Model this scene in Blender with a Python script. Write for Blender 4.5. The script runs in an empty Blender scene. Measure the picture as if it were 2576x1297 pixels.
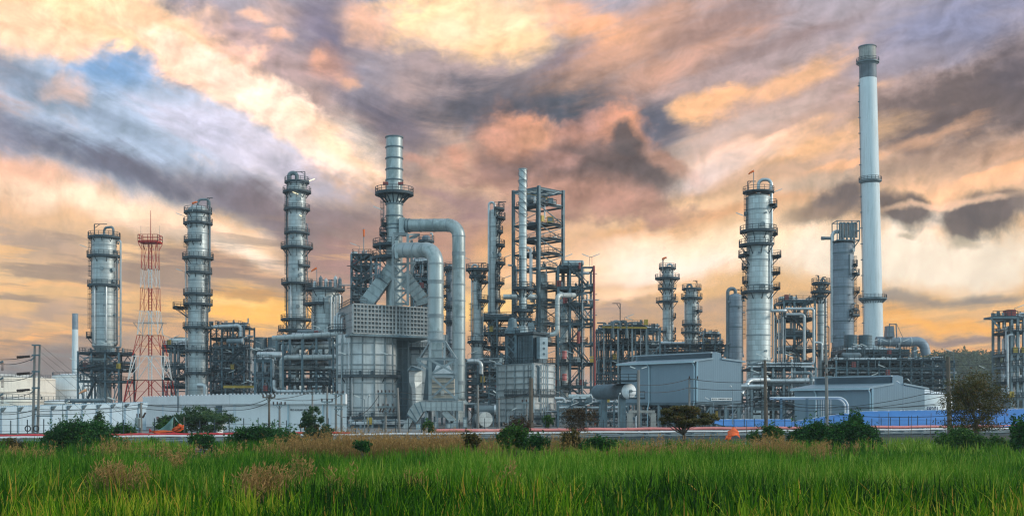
import bpy, math, random
import numpy as np
from math import radians as R, sin, cos, pi, sqrt, atan2, hypot
from mathutils import Vector

SC = bpy.context.scene
COL = SC.collection
# ------------------------------------------------------------------ camera
F, CX, HY, CZ = 2862.0, 1288.0, 1022.0, 4.2      # focal length, centre and horizon in pixels of a 2576-wide picture
cam_d = bpy.data.cameras.new("camera")
cam_d.sensor_width = 36.0
cam_d.lens = 36.0 * F / 2576.0
cam_d.shift_y = (HY - 648.5) / 2576.0
cam_d.clip_start = 0.5
cam_d.clip_end = 8000.0
cam = bpy.data.objects.new("camera", cam_d)
cam.location = (0, 0, CZ)
cam.rotation_euler = (R(90), 0, 0)
COL.objects.link(cam)
SC.camera = cam
# ------------------------------------------------------------------ exposure
SC.view_settings.view_transform = 'Standard'
SC.view_settings.look = 'None'
SC.view_settings.exposure = 0.0
SC.view_settings.gamma = 1.0
SC.cycles.max_bounces = 5
SC.cycles.diffuse_bounces = 2
SC.cycles.glossy_bounces = 3
SC.cycles.transparent_max_bounces = 8
SC.cycles.volume_bounces = 0
SC.cycles.use_denoising = True
SC.cycles.filter_width = 1.25
# ------------------------------------------------------------------ sun
SUN_AZ, SUN_EL = R(97), R(20)                    # azimuth measured from +Y towards +X
sun_d = bpy.data.lights.new("sun", 'SUN')
sun_d.energy = 2.2
sun_d.angle = R(11)
sun_d.color = (1.0, 0.90, 0.76)
sun = bpy.data.objects.new("sun", sun_d)
sd = Vector((sin(SUN_AZ) * cos(SUN_EL), cos(SUN_AZ) * cos(SUN_EL), sin(SUN_EL)))
sun.rotation_euler = sd.to_track_quat('Z', 'Y').to_euler()
sun.location = (60, -60, 80)
COL.objects.link(sun)


def s2l(c):
    return tuple((x / 255 / 12.92) if x / 255 <= .04045 else ((x / 255 + .055) / 1.055) ** 2.4 for x in c)


# ------------------------------------------------------------------ sky
class NT:
    """small helper for wiring shader nodes"""
    def __init__(s, tree):
        s.t = tree

    def n(s, typ, **kw):
        nd = s.t.nodes.new(typ)
        for k, v in kw.items():
            setattr(nd, k, v)
        return nd

    def set(s, sock, v):
        if isinstance(v, bpy.types.NodeSocket):
            s.t.links.new(v, sock)
        else:
            sock.default_value = v

    def math(s, op, a, b=None, c=None, clamp=False):
        nd = s.n('ShaderNodeMath', operation=op, use_clamp=clamp)
        s.set(nd.inputs[0], a)
        if b is not None:
            s.set(nd.inputs[1], b)
        if c is not None:
            s.set(nd.inputs[2], c)
        return nd.outputs[0]

    def vec(s, op, a, b=None):
        nd = s.n('ShaderNodeVectorMath', operation=op)
        s.set(nd.inputs[0], a)
        if b is not None:
            s.set(nd.inputs[3 if op == 'SCALE' else 1], b)
        return nd.outputs[1] if op == 'LENGTH' else nd.outputs[0]

    def xyz(s, x, y, z=0.0):
        nd = s.n('ShaderNodeCombineXYZ')
        for i, v in enumerate((x, y, z)):
            s.set(nd.inputs[i], v)
        return nd.outputs[0]

    def sep(s, v):
        nd = s.n('ShaderNodeSeparateXYZ')
        s.set(nd.inputs[0], v)
        return nd.outputs

    def noise(s, v, scale, detail=3, rough=.5, out=0, dist=0.0, dims='3D'):
        nd = s.n('ShaderNodeTexNoise', noise_dimensions=dims)
        s.set(nd.inputs['Vector'], v)
        s.set(nd.inputs['Scale'], scale)
        s.set(nd.inputs['Detail'], detail)
        s.set(nd.inputs['Roughness'], rough)
        s.set(nd.inputs['Distortion'], dist)
        return nd.outputs[out]

    def ramp(s, v, a, b, lo=0.0, hi=1.0, smooth=True):
        nd = s.n('ShaderNodeMapRange', interpolation_type='SMOOTHSTEP' if smooth else 'LINEAR')
        s.set(nd.inputs[0], v)
        for i, q in enumerate((a, b, lo, hi)):
            s.set(nd.inputs[i + 1], q)
        return nd.outputs[0]

    def mix(s, f, a, b, blend='MIX'):
        nd = s.n('ShaderNodeMix', data_type='RGBA', blend_type=blend)
        s.set(nd.inputs[0], f)
        for i, v in ((6, a), (7, b)):
            if isinstance(v, tuple) and len(v) == 3:
                v = (*v, 1)
            s.set(nd.inputs[i], v)
        return nd.outputs[2]

    def map(s, v, loc=(0, 0, 0), rot=(0, 0, 0), scale=(1, 1, 1), typ='TEXTURE'):
        nd = s.n('ShaderNodeMapping', vector_type=typ)
        s.set(nd.inputs[0], v)
        nd.inputs[1].default_value = loc
        nd.inputs[2].default_value = rot
        nd.inputs[3].default_value = scale
        return nd.outputs[0]


def build_sky():
    w = bpy.data.worlds.new("World")
    SC.world = w
    w.use_nodes = True
    w.cycles.sampling_method = 'MANUAL'
    w.cycles.sample_map_resolution = 512
    t = w.node_tree
    t.nodes.clear()
    N = NT(t)
    geo = N.n('ShaderNodeTexCoord').outputs['Generated']
    d = N.sep(geo)
    ay = N.math('MAXIMUM', N.math('ABSOLUTE', d[1]), .06)
    u = N.math('DIVIDE', d[0], ay)
    v = N.math('DIVIDE', d[2], ay)
    sx = N.math('MULTIPLY_ADD', u, 2.862, 1.288)
    sy = N.math('MULTIPLY_ADD', v, -2.862, 1.022)
    # streak coordinates: high cloud bands sink towards the bright spot low over the plant
    ax = N.math('SQRT', N.math('ADD', N.math('POWER', N.math('SUBTRACT', sx, 1.12), 2.0), .03))
    k = N.ramp(sy, .35, .85, .46, .06)
    kr = N.ramp(sx, .9, 1.5, 1.0, .72)
    yy = N.math('MULTIPLY_ADD', ax, N.math('MULTIPLY', k, kr), sy)
    P = N.xyz(sx, sy)
    stk = N.xyz(N.math('MULTIPLY', sx, 1.1), N.math('MULTIPLY', yy, 5.5), 3.3)
    ns = N.noise(stk, 1.5, 2, .5, 1)
    nf = N.noise(N.xyz(sx, N.math('MULTIPLY', N.math('MULTIPLY_ADD', yy, .5, N.math('MULTIPLY', sy, .5)), 1.5)), 8.0, 6, .62, 1, .4)
    nb = N.noise(P, 3.0, 4, .6, 1)

    def warp(*terms):
        p = P
        for (c, a) in terms:
            p = N.vec('ADD', p, N.vec('SCALE', N.vec('SUBTRACT', c, (.5, .5, .5)), a))
        nd = N.vec('MULTIPLY', p, (1, 1, 0))
        return nd
    pS = warp((ns, .12), (nb, .10), (nf, .05))
    pC = warp((nb, .10), (nf, .07))
    e1 = N.noise(N.xyz(sx, N.math('MULTIPLY', sy, 1.35)), 7.5, 8, .68, 0, .35)
    e2 = N.noise(stk, 2.6, 7, .66, 0, .5)
    pw = N.vec('ADD', P, N.vec('SCALE', N.vec('SUBTRACT', nf, (.5, .5, .5)), .05))

    def billow(p):
        vo = N.n('ShaderNodeTexVoronoi', voronoi_dimensions='2D', feature='F1', normalize=True)
        N.set(vo.inputs['Vector'], p)
        vo.inputs['Scale'].default_value = 8.5
        vo.inputs['Detail'].default_value = 3.0
        vo.inputs['Roughness'].default_value = .52
        vo.inputs['Lacunarity'].default_value = 2.1
        return vo.outputs['Distance']
    v1 = billow(pw)
    eC = N.math('ADD', N.math('MULTIPLY', N.math('SUBTRACT', e1, .5), .9), N.math('MULTIPLY', N.math('SUBTRACT', v1, .40), .95))
    eS = N.math('ADD', N.math('MULTIPLY', N.math('SUBTRACT', e2, .5), 1.25), N.math('MULTIPLY', N.math('SUBTRACT', e1, .5), .75))
    # vertical base of the evening sky
    rampn = N.n('ShaderNodeValToRGB')
    cr = rampn.color_ramp
    stops = [(-.6, (176, 190, 208)), (0.0, (176, 168, 176)), (.25, (190, 165, 158)), (.50, (224, 190, 158)), (.66, (238, 206, 160)),
             (.78, (230, 190, 140)), (.88, (208, 168, 134)), (.96, (186, 160, 146)), (1.06, (168, 152, 150)), (1.4, (120, 118, 118))]
    while len(cr.elements) < len(stops):
        cr.elements.new(.5)
    for e, (y, c) in zip(cr.elements, stops):
        e.position = (y + .6) / 2.0
        e.color = (*s2l(c), 1)
    N.set(rampn.inputs[0], N.math('DIVIDE', N.math('ADD', N.sep(pS)[1], .6), 2.0))
    col = rampn.outputs[0]

    # (x, y, half length, half width, tilt, colour, strength, inner edge[, 'c' for puffy])
    B = [
        # ---- left
        (330, 300, 460, 230, 22, (178, 202, 226), .95, .45),
        (280, 160, 160, 90, 5, (138, 174, 216), .95, .2),
        (640, 390, 330, 110, 28, (206, 214, 222), .95, .3),
        (520, 330, 200, 70, 30, (196, 210, 226), .8, .1),
        (120, 230, 420, 62, 24, (128, 134, 164), .75, .1),
        (0, 330, 260, 70, 10, (146, 150, 176), .6, .1),
        (330, 440, 500, 60, 22, (118, 112, 140), .95, .15),
        (640, 520, 400, 75, 18, (132, 116, 136), .95, .1),
        (880, 560, 330, 100, 5, (150, 122, 132), .85, .1),
        (760, 450, 180, 40, 20, (176, 172, 186), .7, .1),
        (170, 30, 420, 95, 8, (255, 226, 178), 1.0, .55, 'c'),
        (40, 70, 240, 75, 20, (254, 222, 182), .9, .3, 'c'),
        (460, 120, 250, 85, 30, (252, 218, 176), .95, .5, 'c'),
        (560, 200, 260, 60, 30, (255, 228, 196), 1.0, .55, 'c'),
        (720, 290, 300, 62, 32, (255, 234, 206), 1.0, .55, 'c'),
        (880, 380, 200, 55, 36, (255, 226, 186), .9, .2),
        (905, 350, 110, 40, 42, (255, 242, 218), .7, .1),
        (170, 226, 70, 30, 10, (232, 208, 186), .75, .1, 'c'),
        (600, 90, 210, 55, 28, (206, 172, 168), .55, .1, 'c'),
        # ---- top middle
        (700, 40, 90, 45, 20, (240, 206, 176), .5, .1),
        (840, 100, 120, 120, 40, (128, 116, 146), .9, .1),
        (770, 50, 90, 110, 60, (140, 126, 156), .7, .1),
        (830, 185, 80, 50, 30, (214, 164, 146), .8, .1, 'c'),
        (930, 230, 130, 130, 40, (136, 134, 164), .7, .1),
        (1010, 330, 160, 120, 30, (116, 104, 130), .85, .1),
        (915, 70, 80, 60, 20, (240, 202, 166), .8, .2, 'c'),
        (1190, 70, 260, 105, 8, (255, 222, 172), 1.0, .4, 'c'),
        (1290, 20, 150, 60, 0, (255, 230, 188), .7, .2, 'c'),
        (1130, 70, 110, 60, 0, (255, 234, 194), .7, .2),
        (1420, 160, 180, 110, -35, (130, 124, 158), .85, .1),
        (1480, 280, 300, 130, 20, (98, 98, 120), 1.0, .3),
        (1230, 270, 250, 100, 10, (108, 102, 124), .95, .25),
        (1640, 330, 150, 110, -30, (114, 108, 132), .85, .1),
        # ---- upper right
        (1600, 90, 320, 120, -25, (222, 170, 138), .8, .1),
        (1480, 40, 160, 70, 20, (250, 200, 152), .8, .1),
        (1800, 60, 260, 70, -20, (176, 142, 132), .8, .1),
        (1700, 180, 260, 55, -25, (214, 164, 138), .75, .1),
        (1960, 110, 260, 40, -22, (160, 134, 130), .7, .1),
        (2020, 190, 200, 40, -25, (238, 190, 146), .85, .1, 'c'),
        (1790, 265, 110, 45, -15, (248, 206, 154), .9, .2, 'c'),
        (1850, 340, 330, 40, -22, (206, 186, 176), .75, .1),
        (2400, 60, 320, 120, -15, (146, 148, 176), .95, .1),
        (2280, 150, 180, 60, -10, (166, 156, 168), .7, .1),
        (2440, 270, 260, 120, -18, (122, 106, 104), .95, .2, 'c'),
        (2300, 290, 140, 80, -10, (126, 108, 104), .8, .1, 'c'),
        (2560, 190, 120, 120, -30, (112, 102, 110), .8, .1),
        (2000, 380, 330, 42, -14, (250, 208, 152), .8, .1),
        (1800, 420, 280, 36, -16, (244, 222, 192), .8, .1),
        (1720, 460, 260, 42, -18, (216, 214, 206), .7, .1),
        (2300, 420, 330, 42, -12, (172, 140, 122), .8, .1),
        (2560, 390, 160, 60, -15, (206, 160, 128), .6, .1),
        (2420, 480, 380, 34, -12, (246, 208, 160), .85, .15),
        (2040, 480, 260, 36, -12, (206, 182, 158), .8, .1),
        (1640, 560, 330, 38, -14, (252, 222, 172), .8, .1),
        (1850, 540, 300, 26, -10, (226, 174, 130), .8, .1),
        (1620, 610, 200, 26, -8, (226, 168, 118), .6, .1),
        (1620, 690, 430, 70, -3, (250, 240, 216), .95, .3),
        (1900, 620, 380, 60, -6, (252, 236, 196), .8, .2),
        (2330, 660, 440, 95, 0, (232, 232, 204), .95, .4),
        (2400, 545, 330, 30, -6, (222, 220, 200), .8, .1),
        (1530, 800, 220, 36, -2, (176, 148, 136), .85, .2),
        (1800, 800, 260, 30, -2, (188, 156, 134), .75, .2),
        (1560, 760, 330, 16, -3, (248, 224, 180), .7, .2),
        (2250, 770, 330, 22, -3, (160, 142, 130), .8, .2),
        (2490, 755, 160, 22, -4, (150, 134, 126), .8, .2),
        (2380, 815, 280, 26, 2, (250, 186, 104), .9, .2),
        (2420, 850, 300, 12, 0, (164, 138, 132), .8, .2),
        (2420, 878, 220, 14, 0, (252, 190, 120), .8, .2),
        # ---- lower left and middle
        (240, 520, 360, 60, 16, (254, 232, 196), 1.0, .25),
        (470, 590, 340, 50, 16, (252, 228, 190), .9, .2),
        (600, 650, 200, 26, 14, (255, 240, 208), .95, .2),
        (60, 430, 160, 50, 12, (240, 200, 166), .8, .1),
        (90, 610, 260, 60, 14, (182, 156, 140), .85, .1),
        (560, 690, 260, 40, 10, (206, 160, 132), .8, .1),
        (260, 680, 330, 50, 8, (206, 168, 136), .7, .1),
        (140, 720, 320, 16, 4, (250, 206, 140), .7, .1),
        (60, 790, 300, 34, 0, (188, 158, 140), .8, .1),
        (430, 745, 260, 26, 6, (192, 152, 128), .7, .1),
        (1150, 640, 420, 130, -6, (196, 146, 126), .85, .1),
        (860, 680, 180, 90, 0, (180, 136, 130), .7, .1),
        (1130, 500, 260, 70, 10, (158, 124, 128), .8, .1),
        (640, 790, 240, 60, -3, (255, 204, 112), .9, .3),
        (560, 775, 150, 16, -4, (255, 222, 142), .7, .2),
        (650, 752, 160, 14, -4, (196, 142, 98), .7, .1),
        (1270, 640, 60, 90, 10, (244, 196, 130), .6, .1),
        (1210, 760, 200, 70, 0, (254, 220, 140), .9, .2),
        (1400, 700, 200, 90, 0, (250, 216, 160), .7, .1),
        (110, 930, 300, 60, -10, (140, 134, 146), .9, .3),
        (60, 850, 200, 14, 0, (248, 196, 128), .8, .1),
        # ---- puffy cumulus and small dark clouds
        (1440, 430, 330, 130, 14, (164, 128, 116), .95, .45, 'c'),
        (1560, 330, 80, 75, 0, (224, 162, 132), 1.0, .5, 'c'),
        (1330, 350, 110, 75, 0, (222, 162, 134), 1.0, .5, 'c'),
        (1440, 350, 110, 60, -10, (206, 152, 132), .9, .4, 'c'),
        (1170, 390, 60, 32, 10, (216, 160, 136), .85, .3, 'c'),
        (1250, 440, 100, 36, 10, (196, 146, 130), .7, .3, 'c'),
        (1500, 400, 210, 70, 12, (122, 102, 98), .85, .2, 'c'),
        (1570, 350, 55, 50, 0, (104, 94, 94), .9, .2, 'c'),
        (1330, 420, 140, 60, 0, (132, 108, 104), .75, .2, 'c'),
        (1620, 430, 140, 60, 20, (116, 100, 98), .8, .2, 'c'),
        (1480, 500, 260, 60, 8, (200, 150, 130), .75, .2, 'c'),
        (2110, 510, 90, 52, -20, (124, 108, 104), .95, .35, 'c'),
        (2040, 545, 90, 30, -10, (164, 136, 116), .8, .2, 'c'),
        (2268, 525, 74, 50, 5, (122, 104, 98), .95, .4, 'c'),
        (2410, 562, 66, 46, 8, (122, 104, 98), .95, .4, 'c'),
        (2480, 545, 80, 56, 8, (116, 100, 96), .95, .4, 'c'),
        (2530, 520, 70, 44, 0, (128, 110, 104), .9, .4, 'c'),
        (1350, 335, 60, 34, -20, (230, 172, 140), .8, .4, 'c'),
        (1470, 300, 90, 26, -20, (206, 154, 138), .7, .4, 'c'),
        (1240, 330, 60, 40, 0, (214, 160, 138), .7, .4, 'c'),
        (1400, 390, 60, 26, 10, (196, 148, 134), .6, .3, 'c'),
        (1690, 410, 90, 26, 20, (206, 158, 136), .7, .3, 'c'),
        (1110, 425, 46, 22, 10, (214, 166, 144), .7, .4, 'c'),
        (1050, 400, 50, 16, 5, (206, 156, 138), .7, .4, 'c'),
        (640, 40, 40, 16, 10, (246, 212, 180), .8, .4, 'c'),
        (700, 90, 46, 16, 15, (244, 206, 174), .8, .4, 'c'),
        (640, 130, 30, 18, 10, (248, 216, 184), .7, .4, 'c'),
        (800, 160, 26, 22, 30, (236, 190, 160), .8, .4, 'c'),
        (870, 215, 40, 16, 20, (232, 184, 152), .7, .4, 'c'),
        (2270, 590, 18, 10, 0, (176, 160, 134), .7, .2, 'c'),
        (2200, 230, 60, 16, -15, (226, 184, 150), .7, .3, 'c'),
        (2130, 420, 120, 18, -14, (246, 200, 150), .7, .3),
        (2350, 350, 160, 22, -16, (212, 166, 134), .7, .3),
        (2500, 440, 120, 16, -14, (250, 206, 156), .8, .3),
        (2380, 520, 200, 12, -6, (246, 214, 176), .7, .3),
        (2420, 612, 44, 14, 0, (176, 160, 134), .7, .2, 'c'),
    ]
    def after(p, c):
        # evaluate the next blobs only once the earlier ones are mixed, which keeps the shader's working memory small
        nd = N.n('ShaderNodeVectorMath', operation='MULTIPLY_ADD')
        N.set(nd.inputs[0], c)
        nd.inputs[1].default_value = (1e-9, 1e-9, 0)
        N.set(nd.inputs[2], p)
        return nd.outputs[0]

    for i, b in enumerate(B):
        if i % 6 == 5:
            pS, pC = after(pS, col), after(pC, col)
        x, y, rx, ry, a, c, st, inner = b[:8]
        src = pC if len(b) > 8 else pS
        q = N.map(src, (x / 1000, y / 1000, 0), (0, 0, R(a)), (rx / 1000, ry / 1000, 1))
        puff = len(b) > 8
        q = N.math('ADD', N.vec('LENGTH', q), eC if puff else eS)
        f = N.ramp(q, (1.08 if st > .85 else 1.25) if puff else 1.2, (max(inner, .4) if st > .85 else .15) if puff else inner, 0.0, st)
        lum = .3 * c[0] + .59 * c[1] + .11 * c[2]
        c = [x + (lum - x) * .16 for x in c]
        c = [min(255, 130 + (x - 128) * 1.07) for x in c]
        if lum > 200:
            c = [c[0], c[1] - 7, c[2] - 4]
        if c[2] > c[1] + 8 and lum < 150:
            c[1] += 4
            c[2] -= 5
        col = N.mix(f, col, s2l(c))
    # level streaks of grey-brown and glowing cloud low over the plant
    hz = N.noise(N.xyz(N.math('MULTIPLY', sx, 1.3), N.math('MULTIPLY', N.math('MULTIPLY_ADD', ax, .10, sy), 13.0), 7.7), 1.5, 6, .62, 0, .3)
    s0 = N.ramp(sx, 1.0, 1.7, .52, .70)
    low = N.math('MULTIPLY', N.ramp(N.math('SUBTRACT', sy, s0), 0, .12), N.ramp(sy, 1.0, .86))
    edge = N.ramp(N.math('ABSOLUTE', N.math('SUBTRACT', sx, 1.55)), .25, .95, .35, 1.0)
    low = N.math('MULTIPLY', low, edge)
    col = N.mix(N.math('MULTIPLY', N.ramp(hz, .50, .62, 0, .72), low), col, s2l((158, 134, 124)))
    col = N.mix(N.math('MULTIPLY', N.ramp(hz, .47, .36, 0, .6), low), col, s2l((252, 208, 148)))
    # fine texture: fibrous in the bands, lumpy in the puffs
    f1 = N.noise(stk, 4.0, 5, .62)
    # lit and shaded sides of the cloud lumps, the light coming from the upper left
    pe = N.xyz(sx, N.math('MULTIPLY_ADD', yy, .7, N.math('MULTIPLY', sy, .7)))
    f2 = N.math('SUBTRACT', N.noise(pe, 9.0, 6, .62, 0, .4), N.noise(N.vec('ADD', pe, (-.016, -.022, 0)), 9.0, 6, .62, 0, .4))
    v2 = billow(N.vec('ADD', pw, (-.014, -.020, 0)))
    cum = N.ramp(N.vec('LENGTH', N.map(P, (1.44, .39, 0), (0, 0, R(12)), (.36, .15, 1))), 1.1, .5)
    cum2 = N.ramp(N.vec('LENGTH', N.map(P, (.55, .17, 0), (0, 0, R(28)), (.75, .16, 1))), 1.1, .5, 0, .55)
    cum3 = N.ramp(N.vec('LENGTH', N.map(P, (2.3, .52, 0), (0, 0, 0), (.38, .09, 1))), 1.1, .5, 0, .6)
    cum = N.math('MAXIMUM', cum, N.math('MAXIMUM', cum2, cum3))
    f2 = N.math('ADD', N.math('MULTIPLY_ADD', f2, 1.1, .5), N.math('MULTIPLY', N.math('SUBTRACT', v2, v1), N.math('MULTIPLY', cum, 1.5)))
    f3 = N.noise(P, 5.5, 5, .6, 0, .6)
    hi = N.ramp(sy, .45, .7, 1.25, .5)
    det = N.math('MULTIPLY_ADD', N.math('SUBTRACT', f1, .5), .28, N.math('MULTIPLY_ADD', N.math('MULTIPLY', N.math('SUBTRACT', f2, .5), hi), .60, N.math('MULTIPLY_ADD', N.math('SUBTRACT', f3, .5), .30, 1.02)))
    col = N.mix(1.0, col, N.xyz(det, N.math('POWER', det, 1.06), N.math('POWER', det, 1.12)), 'MULTIPLY')
    bw = N.n('ShaderNodeRGBToBW')
    N.set(bw.inputs[0], col)
    gain = N.math('POWER', N.math('DIVIDE', N.math('MAXIMUM', bw.outputs[0], .02), .45), .25)
    warm = N.ramp(bw.outputs[0], .3, .75)
    col = N.mix(1.0, col, N.xyz(N.math('MULTIPLY', gain, N.math('MULTIPLY_ADD', warm, .03, 1.0)), N.math('MULTIPLY', gain, N.math('MULTIPLY_ADD', warm, -.06, 1.0)), N.math('MULTIPLY', gain, N.math('MULTIPLY_ADD', warm, -.055, 1.0))), 'MULTIPLY')
    hs = N.n('ShaderNodeHueSaturation')
    hs.inputs['Saturation'].default_value = 1.14
    hs.inputs['Value'].default_value = 1.07
    bc = N.n('ShaderNodeBrightContrast')
    bc.inputs['Contrast'].default_value = .02
    bc.inputs['Bright'].default_value = .0
    N.set(bc.inputs['Color'], col)
    N.set(hs.inputs['Color'], bc.outputs[0])
    col = hs.outputs[0]
    # clear evening air from the sky model above and behind, behind the cloud deck
    sky = N.n('ShaderNodeTexSky', sky_type='NISHITA', sun_disc=False)
    sky.sun_elevation = SUN_EL
    sky.sun_rotation = SUN_AZ
    sky.air_density, sky.dust_density, sky.ozone_density = 1.2, 1.5, 1.5
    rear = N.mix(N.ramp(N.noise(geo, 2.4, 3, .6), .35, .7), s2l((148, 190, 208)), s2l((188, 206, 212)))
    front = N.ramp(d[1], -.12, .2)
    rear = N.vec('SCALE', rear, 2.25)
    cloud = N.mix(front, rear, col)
    bg1 = N.n('ShaderNodeBackground')
    N.set(bg1.inputs[0], sky.outputs[0])
    bg1.inputs[1].default_value = .06
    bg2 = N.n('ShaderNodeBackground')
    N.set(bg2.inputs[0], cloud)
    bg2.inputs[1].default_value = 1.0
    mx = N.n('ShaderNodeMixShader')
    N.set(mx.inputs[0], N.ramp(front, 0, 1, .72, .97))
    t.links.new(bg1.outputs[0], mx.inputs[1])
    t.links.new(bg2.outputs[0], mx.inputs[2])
    out = N.n('ShaderNodeOutputWorld')
    t.links.new(mx.outputs[0], out.inputs[0])


build_sky()

# ------------------------------------------------------------------ materials
MAT = {}


def mat(name, base, rough=.6, metal=0.0, var=.25, vscale=.35, streak=0.0, dark=None, patch=None, seams=None, bump=None, spec=.4):
    """procedural paint / metal / stone: base colour with large soft variation, run-down streaks, patches, panel joints"""
    m = bpy.data.materials.new(name)
    m.use_nodes = True
    t = m.node_tree
    b = t.nodes['Principled BSDF']
    N = NT(t)
    co = N.n('ShaderNodeTexCoord').outputs['Object']
    base = tuple(base)
    lo = tuple(c * (1 - var) for c in base)
    hi = tuple(min(1, c * (1 + var * .6)) for c in base)
    n1 = N.noise(co, vscale, 5, .65)
    c = N.mix(N.ramp(n1, .3, .7), lo, hi)
    if patch:
        pc, ps, pa = patch
        n3 = N.noise(N.map(co, scale=(1, 1, .55), typ='POINT'), ps, 6, .68, 0, .4)
        c = N.mix(N.ramp(n3, .50, .60, 0, pa), c, tuple(pc))
    if streak:
        sv = N.map(co, scale=(1.6, 1.6, .07), typ='POINT')
        n2 = N.noise(sv, 1.4, 4, .6)
        c = N.mix(N.ramp(n2, .48, .72, 0, streak), c, tuple(x * .42 for x in base) if dark is None else tuple(dark))
    hgt = None
    if seams:
        # (kind, pitch z, pitch along, joint colour factor)
        kind, pz, pl, jf = seams
        xyz = N.sep(co)
        if kind == 'cyl':
            th = N.math('ARCTAN2', xyz[1], xyz[0])
            al = N.math('MULTIPLY', th, pl)
        else:
            al = N.math('MULTIPLY', N.math('ADD', xyz[0], N.math('MULTIPLY', xyz[1], .31)), 1.0 / pl)
        zz = N.math('DIVIDE', xyz[2], pz)
        row = N.math('FLOOR', zz)
        al = N.math('ADD', al, N.math('MULTIPLY', N.math('MODULO', row, 2.0), .5))
        fz = N.math('FRACT', zz)
        fa = N.math('FRACT', al)
        jz = N.math('LESS_THAN', fz, .085)
        ja = N.math('LESS_THAN', fa, .05)
        j = N.math('MAXIMUM', jz, N.math('MULTIPLY', ja, .6))
        cell = N.n('ShaderNodeTexWhiteNoise', noise_dimensions='2D')
        N.set(cell.inputs['Vector'], N.xyz(row, N.math('FLOOR', al)))
        tone = N.math('MULTIPLY_ADD', cell.outputs[0], .22, .89)
        c = N.mix(1.0, c, N.xyz(tone, tone, tone), 'MULTIPLY')
        c = N.mix(N.math('MULTIPLY', j, jf), c, tuple(x * .4 for x in base))
        hgt = N.math('SUBTRACT', 1.0, j)
    if bump:
        kind, pitch, st = bump
        xyz = N.sep(co)
        if kind == 'rib':
            q = N.math('FRACT', N.math('DIVIDE', N.math('ADD', xyz[0], xyz[1]), pitch))
            hgt = N.ramp(N.math('ABSOLUTE', N.math('SUBTRACT', q, .5)), .15, .3)
            c = N.mix(N.math('MULTIPLY', N.math('SUBTRACT', 1.0, hgt), .05), c, tuple(x * .55 for x in base))
        elif kind == 'noise':
            hgt = N.noise(co, pitch, 4, .6)
        elif kind == 'grating':
            pass
    if hgt is not None:
        bp = N.n('ShaderNodeBump')
        bp.inputs['Strength'].default_value = .5
        bp.inputs['Distance'].default_value = .06 if not bump else bump[2]
        N.set(bp.inputs['Height'], hgt)
        t.links.new(bp.outputs[0], b.inputs['Normal'])
    t.links.new(c, b.inputs['Base Color'])
    b.inputs['Roughness'].default_value = rough
    b.inputs['Metallic'].default_value = metal
    b.inputs['Specular IOR Level'].default_value = spec
    MAT[name] = m
    return m


mat('cladding', (.42, .47, .48), .45, .38, .12, .18, .42, seams=('cyl', 1.15, 1.6, .55))
mat('grid_casing_shaded', (.25, .27, .28), .6, .1, .2, .4, .3)  # cells between the ribs: their shade is put into this darker colour
mat('grid_rib', (.37, .39, .395), .6, .1, .2, .4, .3)
mat('cladding_grey', (.21, .26, .31), .55, .15, .14, .2, .3, seams=('cyl', 1.6, 1.1, .5))
mat('cladding_pale', (.47, .53, .54), .46, .36, .10, .15, .34, seams=('cyl', 1.25, 2.2, .6))
mat('pipe_cover', (.50, .54, .56), .38, .45, .18, .6, .25)
mat('pipe_dull', (.14, .185, .21), .5, .1, .3, .4, .3)
mat('duct_metal', (.37, .43, .44), .44, .4, .12, .2, .35, patch=((.17, .22, .22), .22, .65))
mat('duct_cover', (.44, .48, .48), .46, .25, .15, .5, .2, seams=('box', 1.0, 3.0, .45))
mat('shell_plate', (.58, .62, .63), .5, .2, .16, .3, .5)
mat('shell_dark', (.105, .155, .185), .65, .05, .25, .3, .4)
mat('rib_steel', (.26, .31, .33), .6, .1, .2, .4, .3)
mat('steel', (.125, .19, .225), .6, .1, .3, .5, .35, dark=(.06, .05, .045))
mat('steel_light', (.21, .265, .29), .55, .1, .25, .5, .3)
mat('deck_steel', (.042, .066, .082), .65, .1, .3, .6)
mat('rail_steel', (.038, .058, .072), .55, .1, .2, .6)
mat('warm_panel', (.62, .56, .47), .6, .0, .12, .4, .35, seams=('box', .9, 40.0, .5))
mat('tank_cream', (.80, .75, .66), .55, .0, .10, .15, .35)
mat('tank_white', (.74, .78, .80), .55, .0, .10, .15, .3)
mat('blue_wall', (.46, .57, .65), .8, .0, .06, .12, .35, dark=(.30, .37, .42))
mat('white_wall', (.72, .74, .75), .8, .0, .07, .12, .10, dark=(.40, .42, .43))
mat('white_trim', (.64, .70, .75), .8, .0, .08, .2, .3)
mat('stack_white', (.62, .69, .72), .6, .0, .08, .06, .5, dark=(.36, .40, .40))
mat('stack_grey', (.13, .16, .19), .6, .1, .35, .25, .6, dark=(.05, .055, .06))
mat('stack_cap', (.30, .31, .30), .6, .15, .3, .3, .7, dark=(.12, .11, .10))
mat('red_paint', (.42, .055, .05), .5, .0, .25, .4, .2)
mat('mast_red', (.40, .010, .008), .5, .0, .2, .4, .1)
mat('mast_white', (.70, .70, .68), .5, .0, .1, .4, .1)
mat('pipe_red', (.50, .035, .045), .45, .0, .2, .08, .0, patch=((.55, .16, .15), .05, .7))
mat('pipe_pink', (.62, .20, .19), .5, .0, .15, .08, .0, patch=((.72, .33, .29), .06, .7))
mat('pipe_white', (.62, .64, .66), .4, .1, .12, .2, .0)
mat('oxide_red', (.30, .065, .06), .6, .0, .25, .5, .2)
mat('yellow_paint', (.50, .34, .06), .5, .0, .2, .5, .2)
mat('shed_sheet', (.195, .275, .335), .5, .1, .06, .08, .12, bump=('rib', .55, .012))
mat('shed_roof', (.30, .38, .43), .45, .2, .08, .1, .1)
mat('louvre_sheet', (.14, .20, .25), .5, .1, .08, .1, .0)
mat('gutter', (.42, .56, .62), .5, .1, .1, .3)
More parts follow.
